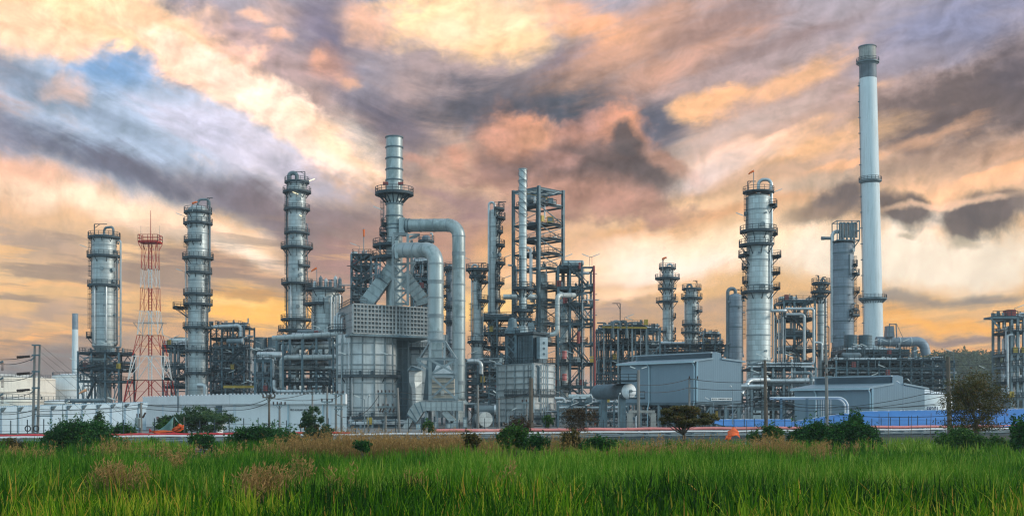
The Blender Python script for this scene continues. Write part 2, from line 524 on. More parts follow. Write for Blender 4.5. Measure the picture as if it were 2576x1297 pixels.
mat('concrete', (.34, .33, .31), .9, .0, .18, .5, .45, bump=('noise', 3.0, .03))
mat('pole_concrete', (.235, .225, .215), .9, .0, .2, .5, .4, bump=('noise', 4.0, .02))
mat('pole_wood', (.13, .105, .085), .9, .0, .3, .6, .5, bump=('noise', 5.0, .02))
mat('wire_black', (.03, .032, .035), .6, .0, .1, .5)
mat('insulator', (.06, .035, .03), .3, .0, .2, .8)
mat('lamp_white', (.66, .68, .66), .4, .1, .08, .8)
mat('sock_orange', (.78, .16, .035), .8, .0, .12, 1.2)
mat('sock_pale', (.74, .36, .18), .8, .0, .15, 1.2)
mat('cloth_orange', (.80, .13, .03), .85, .0, .22, .9)
mat('cloth_red', (.55, .04, .04), .85, .0, .2, .9)
mat('tarp_green', (.13, .24, .22), .8, .0, .35, .7, bump=('noise', 1.2, .12))
mat('tarp_blue', (.028, .18, .48), .6, .0, .14, .25, .15, dark=(.035, .15, .45), bump=('noise', .9, .10))
mat('tarp_edge', (.62, .68, .74), .7, .0, .1, .5)
mat('sign_white', (.75, .77, .77), .6, .0, .05, .5)
mat('letter_dark', (.03, .035, .045), .7, .0, .05, .5)
mat('letter_blue', (.04, .075, .16), .7, .0, .05, .5)
mat('letter_red', (.32, .03, .05), .7, .0, .05, .5)
mat('transformer_green', (.24, .29, .29), .6, .0, .2, .6, .3)
mat('bark', (.10, .08, .065), .95, .0, .35, 2.0, .3)
mat('soil', (.030, .038, .020), 1.0, .0, .4, .25)
mat('bank', (.085, .085, .05), 1.0, .0, .4, .15, patch=((.13, .11, .07), .1, .7))
mat('yard', (.19, .19, .185), .95, .0, .2, .06, patch=((.12, .125, .125), .05, .6))


def glow(name, col, st):
    m = bpy.data.materials.new(name)
    m.use_nodes = True
    b = m.node_tree.nodes['Principled BSDF']
    b.inputs['Base Color'].default_value = (*col, 1)
    b.inputs['Emission Color'].default_value = (*col, 1)
    b.inputs['Emission Strength'].default_value = st
    MAT[name] = m


glow('tube_lit', (1.0, .86, .55), 1.4)


def leafmat(name, stops, rough=.6, trans=.25):
    """leaves: colour picked per leaf from the 'tint' attribute"""
    m = bpy.data.materials.new(name)
    m.use_nodes = True
    t = m.node_tree
    t.nodes.clear()
    N = NT(t)
    at = N.n('ShaderNodeAttribute', attribute_name='tint')
    rp = N.n('ShaderNodeValToRGB')
    cr = rp.color_ramp
    while len(cr.elements) < len(stops):
        cr.elements.new(.5)
    for e, (p, c) in zip(cr.elements, stops):
        e.position = p
        e.color = (*c, 1)
    N.set(rp.inputs[0], at.outputs['Fac'])
    c = rp.outputs[0]
    d = N.n('ShaderNodeBsdfPrincipled')
    N.set(d.inputs['Base Color'], c)
    d.inputs['Roughness'].default_value = rough
    d.inputs['Specular IOR Level'].default_value = .08
    tr = N.n('ShaderNodeBsdfTranslucent')
    N.set(tr.inputs[0], c)
    mx = N.n('ShaderNodeMixShader')
    mx.inputs[0].default_value = trans
    t.links.new(d.outputs[0], mx.inputs[1])
    t.links.new(tr.outputs[0], mx.inputs[2])
    o = N.n('ShaderNodeOutputMaterial')
    t.links.new(mx.outputs[0], o.inputs[0])
    MAT[name] = m


leafmat('reed', [(0, (.006, .030, .002)), (.36, (.032, .118, .002)), (.68, (.120, .265, .005)), (.92, (.33, .40, .02)), (.96, (.58, .36, .06)), (1, (.60, .28, .05))], .5, .25)
leafmat('reed_far', [(0, (.028, .105, .006)), (.5, (.095, .24, .012)), (.8, (.17, .33, .025)), (1, (.32, .37, .06))], .55, .25)
leafmat('dry_grass', [(0, (.12, .085, .03)), (.5, (.30, .185, .065)), (1, (.48, .29, .11))], .8, .35)
leafmat('leaf_dark', [(0, (.008, .040, .014)), (.45, (.024, .095, .024)), (1, (.085, .22, .035))], .55, .25)
leafmat('leaf_mid', [(0, (.015, .05, .012)), (.5, (.045, .125, .024)), (1, (.13, .24, .04))], .55, .25)
leafmat('leaf_olive', [(0, (.030, .034, .012)), (.45, (.085, .080, .025)), (.78, (.15, .115, .035)), (1, (.22, .085, .03))], .6, .25)
leafmat('leaf_rust', [(0, (.035, .026, .016)), (.5, (.085, .055, .03)), (1, (.15, .10, .05))], .7, .25)
leafmat('leaf_grey', [(0, (.020, .055, .030)), (.5, (.055, .11, .05)), (1, (.13, .20, .075))], .6, .25)
leafmat('leaf_far_hazed', [(0, (.045, .06, .03)), (.5, (.085, .105, .05)), (1, (.14, .15, .06))], .8, .2)  # leaf colours lightened, the distant haze is put into them


# ------------------------------------------------------------------ geometry helpers
def PX(x, D):
    return (x - CX) / F * D


def PZ(y, D):
    return CZ + (HY - y) / F * D


def PS(p, D):
    return p / F * D


def P(x, y, D):
    return Vector((PX(x, D), D, PZ(y, D)))


ORG = {}


def thing(name, label, cat, loc=(0, 0, 0), group=None, kind='thing'):
    o = bpy.data.objects.new(name, None)
    o.empty_display_size = .5
    COL.objects.link(o)
    o.location = loc
    ORG[o.name] = Vector(loc)
    tag(o, label, cat, group, kind)
    return o


def tag(o, label=None, cat=None, group=None, kind=None):
    if label:
        o['label'] = label
    if cat:
        o['category'] = cat
    if group:
        o['group'] = group
    if kind:
        o['kind'] = kind
    return o


class MB:
    """collects shapes in world coordinates and links them as ONE mesh object"""
    def __init__(s):
        s.v, s.f = [], []
        s.T = None                      # (cx, cy, rot) for shapes drawn in a turned local frame

    def tp(s, p):
        if s.T is None:
            return (p[0], p[1], p[2])
        cx, cy, c, n = s.T
        return (cx + p[0] * c - p[1] * n, cy + p[0] * n + p[1] * c, p[2])

    def frame(s, cx, cy, rot):
        s.T = (cx, cy, cos(rot), sin(rot))
        return s

    def add(s, vs, fs):
        o = len(s.v)
        s.v.extend(s.tp(p) for p in vs)
        s.f.extend(tuple(i + o for i in f) for f in fs)
        return s

    def box(s, x0, x1, y0, y1, z0, z1):
        return s.add([(x0, y0, z0), (x1, y0, z0), (x1, y1, z0), (x0, y1, z0), (x0, y0, z1), (x1, y0, z1), (x1, y1, z1), (x0, y1, z1)],
                     [(0, 3, 2, 1), (4, 5, 6, 7), (0, 1, 5, 4), (1, 2, 6, 5), (2, 3, 7, 6), (3, 0, 4, 7)])

    def beam(s, a, b, w, h=None):
        a, b = Vector(a), Vector(b)
        h = w if h is None else h
        d = b - a
        if d.length < 1e-6:
            return s
        d.normalize()
        up = Vector((0, 0, 1)) if abs(d.z) < .95 else Vector((0, 1, 0))
        r = d.cross(up).normalized()
        u = r.cross(d).normalized()
        vs = []
        for p in (a, b):
            for (i, j) in ((-1, -1), (1, -1), (1, 1), (-1, 1)):
                vs.append(p + r * (i * w / 2) + u * (j * h / 2))
        return s.add(vs, [(0, 1, 2, 3), (7, 6, 5, 4), (0, 4, 5, 1), (1, 5, 6, 2), (2, 6, 7, 3), (3, 7, 4, 0)])

    def ibeam(s, a, b, w, h):
        """I section: web and two flanges"""
        a, b = Vector(a), Vector(b)
        d = (b - a).normalized()
        up = Vector((0, 0, 1)) if abs(d.z) < .95 else Vector((0, 1, 0))
        r = d.cross(up).normalized()
        u = r.cross(d).normalized()
        t = h * .14
        s.beam(a + u * (h / 2 - t / 2), b + u * (h / 2 - t / 2), w, t)
        s.beam(a - u * (h / 2 - t / 2), b - u * (h / 2 - t / 2), w, t)
        s.beam(a, b, w * .22, h - 2 * t)
        return s

    def cyl(s, a, b, r, r2=None, n=12, cap=True):
        a, b = Vector(a), Vector(b)
        r2 = r if r2 is None else r2
        d = (b - a).normalized()
        up = Vector((0, 0, 1)) if abs(d.z) < .95 else Vector((1, 0, 0))
        e = d.cross(up).normalized()
        g = d.cross(e).normalized()
        vs = []
        for p, q in ((a, r), (b, r2)):
            for i in range(n):
                t = 2 * pi * i / n
                vs.append(p + e * (cos(t) * q) + g * (sin(t) * q))
        fs = [(i, (i + 1) % n, n + (i + 1) % n, n + i) for i in range(n)]
        if cap:
            fs += [tuple(range(n))[::-1], tuple(range(n, 2 * n))]
        return s.add(vs, fs)

    def lathe(s, c, prof, n=32, a0=0.0, a1=360.0):
        """prof: list of (r, z) from bottom to top"""
        full = abs(a1 - a0) >= 359.9
        m = n if full else n + 1
        vs, fs = [], []
        for (r, z) in prof:
            for i in range(m):
                t = R(a0 + (a1 - a0) * i / n)
                vs.append((c[0] + r * cos(t), c[1] + r * sin(t), z))
        for k in range(len(prof) - 1):
            for i in range(n):
                j = (i + 1) % m
                fs.append((k * m + i, k * m + j, (k + 1) * m + j, (k + 1) * m + i))
        return s.add(vs, fs)

    def dome(s, c, r, z, h, n=32, k=6):
        return s.lathe(c, [(max(r * cos(pi / 2 * i / k), .01), z + h * sin(pi / 2 * i / k)) for i in range(k + 1)], n)

    def tube(s, pts, r, n=8, bend=None, seg=6):
        pts = [Vector(p) for p in pts]
        if bend is None:
            bend = r * 2.2
        path = [pts[0]]
        for i in range(1, len(pts) - 1):
            p, a, b = pts[i], pts[i - 1], pts[i + 1]
            d1, d2 = (a - p), (b - p)
            q = min(bend, d1.length * .48, d2.length * .48)
            d1n, d2n = d1.normalized(), d2.normalized()
            if d1n.dot(d2n) < -.999 or q < 1e-4:
                path.append(p)
                continue
            s1, s2 = p + d1n * q, p + d2n * q
            ang = d1n.angle(d2n)
            rad = q * math.tan(ang / 2)
            cdir = (d1n + d2n).normalized()
            cc = p + cdir * (rad / sin(ang / 2))
            e1, e2 = (s1 - cc).normalized(), (s2 - cc).normalized()
            tot = e1.angle(e2)
            for j in range(seg + 1):
                f = j / seg
                e = (e1 * sin((1 - f) * tot) + e2 * sin(f * tot)) / max(sin(tot), 1e-6)
                path.append(cc + e * rad)
        path.append(pts[-1])
        vs, fs = [], []
        d = (path[1] - path[0]).normalized()
        ref = Vector((0, 0, 1)) if abs(d.z) < .9 else Vector((1, 0, 0))
        e = d.cross(ref).normalized()
        for i, p in enumerate(path):
            if i == 0:
                t = path[1] - path[0]
            elif i == len(path) - 1:
                t = path[-1] - path[-2]
            else:
                t = (path[i + 1] - p).normalized() + (p - path[i - 1]).normalized()
            t.normalize()
            e = (e - t * e.dot(t)).normalized()
            g = t.cross(e)
            for j in range(n):
                a = 2 * pi * j / n
                vs.append(p + e * (cos(a) * r) + g * (sin(a) * r))
        m = len(path)
        for i in range(m - 1):
            for j in range(n):
                k = (j + 1) % n
                fs.append((i * n + j, i * n + k, (i + 1) * n + k, (i + 1) * n + j))
        fs += [tuple(range(n))[::-1], tuple(range((m - 1) * n, m * n))]
        return s.add(vs, fs)

    def ringdeck(s, c, r0, r1, z, t, a0, a1, n=None):
        n = n or max(6, int(abs(a1 - a0) / 12))
        return s.lathe(c, [(r0, z - t), (r1, z - t), (r1, z), (r0, z), (r0, z - t)], n, a0, a1)

    def arcrail(s, c, r, z, a0, a1, h=1.2, w=.10, full=False):
        n = max(5, int(abs(a1 - a0) / 360 * 2 * pi * r / 1.25))
        pt = []
        for i in range(n + 1):
            t = R(a0 + (a1 - a0) * i / n)
            pt.append(Vector((c[0] + r * cos(t), c[1] + r * sin(t), z)))
        up = Vector((0, 0, 1))
        for i, p in enumerate(pt):
            s.beam(p, p + up * h, w)
            if i < n:
                q = pt[i + 1]
                for k in (h, h * .52, .09):
                    s.beam(p + up * k, q + up * k, w, w if k > .1 else .16)
        return s

    def rail(s, a, b, h=1.2, w=.09, pitch=1.3):
        a, b = Vector(a), Vector(b)
        n = max(1, int((b - a).length / pitch))
        up = Vector((0, 0, 1))
        for i in range(n + 1):
            p = a.lerp(b, i / n)
            s.beam(p, p + up * h, w)
        for k in (h, h * .52, .09):
            s.beam(a + up * k, b + up * k, w, w if k > .1 else .16)
        return s

    def build(s, name, m, parent=None, smooth=True, org=None, sharp=35):
        o0 = Vector(org) if org is not None else (ORG[parent.name] if parent is not None else Vector((0, 0, 0)))
        me = bpy.data.meshes.new(name)
        vs = [(x - o0.x, y - o0.y, z - o0.z) for (x, y, z) in s.v]
        me.from_pydata(vs, [], s.f)
        me.materials.append(MAT[m] if isinstance(m, str) else m)
        if smooth:
            me.shade_smooth()
            me.set_sharp_from_angle(angle=R(sharp))
        o = bpy.data.objects.new(name, me)
        COL.objects.link(o)
        if parent is not None:
            o.parent = parent
            ORG[o.name] = o0
        else:
            o.location = o0
            ORG[o.name] = o0
        return o


def np_mesh(name, verts, quads, m, tint=None, parent=None, tris=None, org=(0, 0, 0)):
    """big leaf meshes straight from numpy arrays"""
    me = bpy.data.meshes.new(name)
    org = ORG[parent.name] if parent is not None else Vector(org)
    verts = np.asarray(verts, np.float32) - np.array(org, np.float32)
    k = quads.shape[1]
    me.vertices.add(len(verts))
    me.vertices.foreach_set('co', verts.ravel())
    me.loops.add(quads.size)
    me.loops.foreach_set('vertex_index', quads.astype(np.int32).ravel())
    me.polygons.add(len(quads))
    me.polygons.foreach_set('loop_start', np.arange(0, quads.size, k, dtype=np.int32))
    me.update(calc_edges=True)
    if tint is not None:
        a = me.attributes.new('tint', 'FLOAT', 'POINT')
        a.data.foreach_set('value', np.asarray(tint, np.float32))
    me.materials.append(MAT[m] if isinstance(m, str) else m)
    o = bpy.data.objects.new(name, me)
    COL.objects.link(o)
    if parent is not None:
        o.parent = parent
    else:
        o.location = org
    ORG[o.name] = org
    return o


def copy_tree(o, parent=None):
    c = o.copy()
    COL.objects.link(c)
    if parent is not None:
        c.parent = parent
    ORG[c.name] = ORG.get(o.name, Vector((0, 0, 0)))
    for ch in list(o.children):
        copy_tree(ch, c)
    return c


def text(name, s, loc, size, m, parent, rot=(R(90), 0, 0), width=None, extr=.01, bold=0.0):
    cu = bpy.data.curves.new(name, 'FONT')
    cu.body = s
    cu.size = size
    cu.align_x, cu.align_y = 'CENTER', 'CENTER'
    cu.extrude = extr
    cu.offset = bold
    cu.materials.append(MAT[m])
    o = bpy.data.objects.new(name, cu)
    COL.objects.link(o)
    o.parent = parent
    o.location = Vector(loc) - ORG[parent.name]
    o.rotation_euler = rot
    if width:
        bpy.context.view_layer.update()
        o.scale.x = width / max(o.dimensions.x, 1e-3)
    bpy.context.view_layer.update()
    me = bpy.data.meshes.new_from_object(o.evaluated_get(bpy.context.evaluated_depsgraph_get()))
    q = bpy.data.objects.new(name, me)
    COL.objects.link(q)
    q.parent, q.location, q.rotation_euler, q.scale = parent, o.location, o.rotation_euler, o.scale
    bpy.data.objects.remove(o)
    q.name = name
    return q

# ------------------------------------------------------------------ builders for plant units
def platform(root, c, r, z, a0, a1, w, strut=True, mdeck='deck_steel'):
    w = max(w * 1.22, 1.0)
    b = MB()
    b.ringdeck(c, r * 1.005, r + w, z, .42, a0, a1)
    if strut:
        n = max(2, int(abs(a1 - a0) / 40))
        for i in range(n + 1):
            t = R(a0 + (a1 - a0) * i / n)
            q = lambda rr, zz: (c[0] + rr * cos(t), c[1] + rr * sin(t), zz)
            b.beam(q(r + w * .92, z - .2), q(r * .99, z - min(w, 2.2) * 1.1 - .3), .16)
    d = b.build('platform', mdeck, root, smooth=False)
    g = MB()
    g.arcrail(c, r + w - .08, z, a0, a1)
    if abs(a1 - a0) < 359:
        for a in (a0, a1):
            t = R(a)
            g.rail((c[0] + (r + .1) * cos(t), c[1] + (r + .1) * sin(t), z), (c[0] + (r + w - .08) * cos(t), c[1] + (r + w - .08) * sin(t), z))
    g.build('railing', 'rail_steel', d, smooth=False)
    return d


def ladder(root, c, r, ang, z0, z1, m='rail_steel'):
    b = MB()
    t = R(ang)
    e, g = Vector((cos(t), sin(t), 0)), Vector((-sin(t), cos(t), 0))
    o = Vector((c[0], c[1], 0)) + e * (r + .2)
    for s in (-.26, .26):
        b.beam(o + g * s + Vector((0, 0, z0)), o + g * s + Vector((0, 0, z1)), .09)
    k = z0
    while k < z1:
        b.beam(o - g * .26 + Vector((0, 0, k)), o + g * .26 + Vector((0, 0, k)), .06)
        k += .6
    k = z0 + 2.2
    while k < z1:
        pts = [o + g * (.40 * sin(u)) + e * (.42 - .42 * cos(u)) * 1.0 + Vector((0, 0, k)) for u in (-1.6, -.8, -3.1 + 6.2, .8, 1.6)]
        pts = [o + g * .36 * s + e * f + Vector((0, 0, k)) for (s, f) in ((-.8, 0), (-1, .45), (0, .78), (1, .45), (.8, 0))]
        for i in range(4):
            b.beam(pts[i], pts[i + 1], .07)
        k += 1.3
    if z1 - z0 > 3:
        for (s, f) in ((-1, .45), (0, .78), (1, .45)):
            p = o + g * .36 * s + e * f
            b.beam(p + Vector((0, 0, z0 + 2.2)), p + Vector((0, 0, z1)), .06)
    return b.build('ladder', m, root, smooth=False)


def davit(root, p, h, ang, reach, w=.22, m='rail_steel'):
    b = MB()
    e = Vector((cos(R(ang)), sin(R(ang)), 0))
    p = Vector(p)
    t = p + Vector((0, 0, h))
    b.beam(p, t, w)
    b.beam(t, t + e * reach, w * .8)
    b.beam(t - Vector((0, 0, h * .3)), t + e * reach * .45, w * .6)
    return b.build('davit', m, root, smooth=False)


def tube_lamp(root, p, dx=1, lit=False, ln=1.6):
    b = MB()
    p = Vector(p)
    b.beam(p, p + Vector((0, 0, 2.0)), .08)
    b.beam(p + Vector((0, 0, 2.0)), p + Vector((dx * .8, -.1, 2.2)), .08)
    q = p + Vector((dx * .7, -.1, 2.2))
    o = b.build('lamp_arm', 'steel_light', root, smooth=False)
    b = MB()
    b.beam(q, q + Vector((dx * ln, 0, ln * .38)), .22, .16)
    b.build('lamp_tube', 'tube_lit' if lit else 'lamp_white', o, smooth=False)


def rings(b, c, r, z0, z1, n, h=.16, pr=.07, taper=None):
    for i in range(n):
        z = z0 + (z1 - z0) * (i + .5) / n
        rr = r if taper is None else taper(z)
        b.lathe(c, [(rr, z - h), (rr + pr, z - h), (rr + pr, z + h), (rr, z + h)], 36)
    return b


def ring_set(root, c, r, z0, z1, n, m='rib_steel'):
    for i in range(n):
        b = MB()
        rings(b, c, r, z0 + (z1 - z0) * i / n, z0 + (z1 - z0) * (i + 1) / n, 1)
        b.build('stiffener_ring', m, root)


def manhole(root, c, r, ang, z, s=.55, m='steel_light'):
    t = R(ang)
    e = Vector((cos(t), sin(t), 0))
    p = Vector((c[0], c[1], z)) + e * (r - .1)
    b = MB()
    b.cyl(p, p + e * .55, s * .8, n=14)
    b.cyl(p + e * .55, p + e * .72, s * 1.05, n=14)
    b.build('manhole', m, root)


def tower(name, label, x, D, w, yt, yb, plats=(), m='cladding', nr=6, head=.5, lad=(), top_pipe=None, risers=(), holes=(), lamps=(),
          davits=(), cone=None, group=None, ground=True, stubs=8, seed=1, cat='column'):
    """a distillation column: shell, stiffener rings, ring platforms with railings, ladders, risers, overhead pipe"""
    rnd = random.Random(seed + int(x))
    r = PS(w, D) / 2
    c = (PX(x, D + r), D + r)
    zt, zb = PZ(yt, D), PZ(yb, D)
    root = thing(name, label, cat, (c[0], c[1], 0), group)
    b = MB()
    hh = r * head
    if cone:
        yc, wc = cone
        zc, rc = PZ(yc, D), PS(wc, D) / 2
        prof = [(rc, 0.0), (rc, zc), (r, zb), (r, zt - hh)]
    else:
        prof = [(r * 1.02, 0.0 if ground else zb), (r, (0.0 if ground else zb) + .3), (r, zt - hh)]
    b.lathe(c, prof, 40)
    b.dome(c, r, zt - hh, hh, 40)
    b.build('shell', m, root)
    za, zc = max(zb, 3), zt - hh
    for i in range(nr):
        b = MB()
        rings(b, c, r, za + (zc - za) * i / nr, za + (zc - za) * (i + 1) / nr, 1)
        b.build('stiffener_ring', 'rib_steel' if m != 'cladding_grey' else 'shell_dark', root)
    for p in plats:
        y, a0, a1, pw = p[:4]
        platform(root, c, r if len(p) < 5 else r * p[4], PZ(y, D), a0, a1, PS(pw, D))
    for (a, y0, y1) in lad:
        ladder(root, c, r, a, PZ(y0, D), PZ(y1, D))
    for (a, rp, y0, y1, off, mm) in risers:
        t = R(a)
        q = r + PS(off, D)
        p = Vector((c[0] + q * cos(t), c[1] + q * sin(t), 0))
        e = Vector((cos(t), sin(t), 0))
        z0, z1 = PZ(y0, D), PZ(y1, D)
        if z0 > z1:
            z0, z1 = z1, z0
        rr = PS(rp, D)
        b = MB()
        b.tube([p - e * (q - r + .1) + Vector((0, 0, z1)), p + Vector((0, 0, z1)), p + Vector((0, 0, z0)), p + Vector((0, 0, z0)) - e * (q - r + .1)], rr, 8)
        k = z0 + 3
        while k < z1 - 2:
            b.beam(p + Vector((0, 0, k)), p - e * (q - r * .98) + Vector((0, 0, k)), .16)
            k += 5
        b.build('riser_pipe', mm, root)
    if top_pipe:
        (a, rp, y_hi, y_lo, off, mm) = top_pipe
        t = R(a)
        q = r + PS(off, D)
        e = Vector((cos(t), sin(t), 0))
        o = Vector((c[0], c[1], 0))
        rr = PS(rp, D)
        b = MB()
        b.tube([o + Vector((0, 0, zt - .4)), o + Vector((0, 0, PZ(y_hi, D))), o + e * q + Vector((0, 0, PZ(y_hi, D))),
                o + e * q + Vector((0, 0, PZ(y_lo, D)))], rr, 12, bend=rr * 3.2)
        k = PZ(y_lo, D) + 2
        while k < PZ(y_hi, D) - 3:
            b.lathe((o.x + e.x * q, o.y + e.y * q), [(rr, k - .1), (rr * 1.12, k - .1), (rr * 1.12, k + .1), (rr, k + .1)], 12)
            b.beam(o + e * (r * .98) + Vector((0, 0, k)), o + e * q + Vector((0, 0, k)), .2)
            k += 6
        b.build('overhead_pipe', mm, root)
    for (a, y) in holes:
        manhole(root, c, r, a, PZ(y, D))
    for (a, y, dx, lit) in lamps:
        t = R(a)
        tube_lamp(root, (c[0] + (r + .7) * cos(t), c[1] + (r + .7) * sin(t), PZ(y, D)), dx, lit)
    for (a, y, h, ang, reach) in davits:
        t = R(a)
        davit(root, (c[0] + r * .9 * cos(t), c[1] + r * .9 * sin(t), PZ(y, D)), PS(h, D), ang, PS(reach, D))
    for i in range(stubs):
        a = R(rnd.choice((-150, -120, -100, -70, -40, -20, 10)))
        z = zb + (zt - zb) * rnd.uniform(.05, .95)
        e = Vector((cos(a), sin(a), 0))
        p = Vector((c[0], c[1], z)) + e * (r - .05)
        b = MB()
        b.cyl(p, p + e * .5, .17, n=8)
        b.cyl(p + e * .5, p + e * .65, .3, n=8)
        b.build('nozzle', 'steel_light', root)
    return root, c, r


def windsock(name, label, x, y, D, ln, dx, dz, m='sock_orange', pole=None, group='windsocks over the plant'):
    p = P(x, y, D)
    zb = p.z - (pole if pole else 3.0)
    root = thing(name, label, 'windsock', (p.x, p.y, zb), group)
    b = MB()
    b.cyl((p.x, p.y, zb), (p.x, p.y, p.z + .3), .10, n=6)
    b.build('pole', 'steel_light', root)
    d = Vector((dx, -.1, dz)).normalized()
    L = PS(ln, D)
    b = MB()
    pts = [p + d * (L * t) + Vector((0, 0, -.25 * L * t * t)) for t in (0, .25, .5, .75, 1)]
    rr = [L * .17, L * .16, L * .14, L * .12, L * .085]
    side = d.cross(Vector((0, 0, 1))).normalized()
    up = side.cross(d)
    vs, fs = [], []
    for q, r in zip(pts, rr):
        for i in range(12):
            a = 2 * pi * i / 12
            vs.append(q + side * (cos(a) * r) + up * (sin(a) * r))
    for k in range(4):
        for i in range(12):
            j = (i + 1) % 12
            fs.append((k * 12 + i, k * 12 + j, (k + 1) * 12 + j, (k + 1) * 12 + i))
    b.add(vs, fs)
    o = b.build('sock', m, root)
    md = o.modifiers.new('thickness', 'SOLIDIFY')
    md.thickness = .03
    return root


def drum_h(b, a, c, r, n=20):
    """horizontal drum with dished ends from point a to point c"""
    a, c = Vector(a), Vector(c)
    d = (c - a).normalized()
    up = Vector((0, 0, 1))
    e = d.cross(up).normalized()
    g = d.cross(e)
    st = []
    for i in range(6):
        t = pi / 2 * i / 5
        st.append((a - d * (r * .5 * cos(t)), max(r * sin(t), .01)))
    for i in range(6):
        t = pi / 2 * (1 - i / 5)
        st.append((c + d * (r * .5 * cos(t)), max(r * sin(t), .01)))
    vs, fs = [], []
    for p, q in st:
        for i in range(n):
            t = 2 * pi * i / n
            vs.append(p + e * (cos(t) * q) + g * (sin(t) * q))
    for k in range(len(st) - 1):
        for i in range(n):
            j = (i + 1) % n
            fs.append((k * n + i, k * n + j, (k + 1) * n + j, (k + 1) * n + i))
    b.add(vs, fs)


def steel(name, label, x0, x1, D, dep, ylev, ncol=4, nrow=2, rot=0.0, m='steel', cw=.42, rail=True, braces=.5, seed=1, group=None, npipe=4,
          nriser=5, drums=1, stair=None, deckfrac=.5, lamps=3, size=None, ztop=None, pr=(.12, .38), cat='pipe rack', pipemats=('pipe_cover', 'pipe_dull', 'pipe_cover', 'pipe_white', 'pipe_cover', 'pipe_dull'),
          colour_bits=1, over=.6):
    """open steel structure: columns, floor decks with railings, braces, pipe runs with elbows, risers, drums, stairs"""
    rnd = random.Random(seed)
    W = PS(x1 - x0, D) if size is None else size
    cx = PX((x0 + x1) / 2, D)
    if not rot and size is None:
        # the receding side shows too, so the outline is taken from the back corner on that side
        xa, xb = PX(x0, D + dep if x0 > CX else D), PX(x1, D + dep if x1 < CX else D)
        if xb - xa > 3:
            W, cx = xb - xa, (xa + xb) / 2
    cy = D + (dep / 2 if not rot else dep * .5)
    root = thing(name, label, cat, (cx, cy, 0), group)
    zl = [PZ(y, D) for y in ylev]
    zl.sort()
    top = zl[-1] if ztop is None else PZ(ztop, D)
    hx, hy = W / 2, dep / 2
    xs = [-hx + W * i / (ncol - 1) for i in range(ncol)]
    ys = [-hy + dep * j / (nrow - 1) for j in range(nrow)]
    mk = lambda: MB().frame(cx, cy, rot)
    for i, x in enumerate(xs):
        for j, y in enumerate(ys):
            t = top + (rnd.uniform(0, over) if over else 0)
            b = mk()
            b.ibeam((x, y, 0), (x, y, t), cw, cw)
            b.build('column', m, root, smooth=False)
    for li, z in enumerate(zl):
        b = mk()
        for y in ys:
            b.ibeam((-hx, y, z - .25), (hx, y, z - .25), .25, .45)
        for x in xs:
            b.ibeam((x, -hy, z - .25), (x, hy, z - .25), .25, .42)
        bx0 = rnd.uniform(-hx, hx * (1 - 2 * deckfrac)) if deckfrac < 1 else -hx
        bx1 = bx0 + W * deckfrac
        b.box(bx0, bx1, -hy - .5, hy + .3, z - .02, z + .05)
        d = b.build('floor_deck', 'deck_steel' if rnd.random() < .6 else m, root, smooth=False)
        if rail:
            g = mk()
            g.rail((bx0, -hy - .45, z + .05), (bx1, -hy - .45, z + .05))
            g.rail((bx0, hy + .25, z + .05), (bx1, hy + .25, z + .05), pitch=2.0)
            g.rail((bx0, -hy - .45, z + .05), (bx0, hy + .25, z + .05), pitch=2.0)
            g.rail((bx1, -hy - .45, z + .05), (bx1, hy + .25, z + .05), pitch=2.0)
            g.build('railing', 'rail_steel', d, smooth=False)
    lv = [0.0] + zl
    for y in (ys[0], ys[-1]):
        for i in range(ncol - 1):
            for k in range(len(lv) - 1):
                if rnd.random() < braces:
                    b = mk()
                    a0, a1 = lv[k] + .2, lv[k + 1] - .5
                    kind = rnd.random()
                    xa, xb = xs[i], xs[i + 1]
                    if kind < .4:
                        if rnd.random() < .5:
                            xa, xb = xb, xa
                        b.beam((xa, y, a0), (xb, y, a1), .2)
                    elif kind < .75:
                        b.beam((xa, y, a0), ((xa + xb) / 2, y, a1), .18)
                        b.beam((xb, y, a0), ((xa + xb) / 2, y, a1), .18)
                    else:
                        b.beam((xa, y - .06, a0), (xb, y - .06, a1), .17)
                        b.beam((xb, y + .14, a0), (xa, y + .14, a1), .17)
                    b.build('brace', m, root, smooth=False)
    for li, z in enumerate(zl):
        for k in range(npipe):
            r = rnd.uniform(*pr) * rnd.choice((.5, .7, 1))
            y = rnd.uniform(-hy * .95, hy * .9)
            zz = z + r + rnd.choice((.05, .05, .6, -1.4))
            xa = -hx if rnd.random() < .5 else rnd.uniform(-hx, 0)
            xb = hx if rnd.random() < .5 else rnd.uniform(xa + 2, hx)
            pts = [(xa, y, zz), (xb, y, zz)]
            q = rnd.random()
            if q < .35:
                pts.append((xb, y, zz - rnd.uniform(1.5, 5) if rnd.random() < .7 else zz + 1.5))
            elif q < .55:
                pts.append((xb, y - rnd.uniform(1, 2.5), zz))
            if rnd.random() < .3:
                pts.insert(0, (xa, y, max(.3, zz - rnd.uniform(2, 6))))
            b = mk()
            b.tube(pts, r, 8, seg=4)
            b.build('pipe', rnd.choice(pipemats), root)
    for k in range(nriser):
        r = rnd.uniform(*pr) * rnd.choice((.5, .6, 1))
        x, y = rnd.uniform(-hx, hx), rnd.uniform(-hy - .6, hy)
        a, c = sorted(rnd.sample(lv, 2)) if len(lv) > 2 else (lv[0], lv[-1])
        dx = rnd.choice((-1, 1)) * rnd.uniform(1, 4)
        b = mk()
        b.tube([(x - dx * .6, y, a + .8), (x, y, a + .8), (x, y, c + .9), (x + dx, y, c + .9)], r, 8, seg=4)
        b.build('pipe', rnd.choice(pipemats), root)
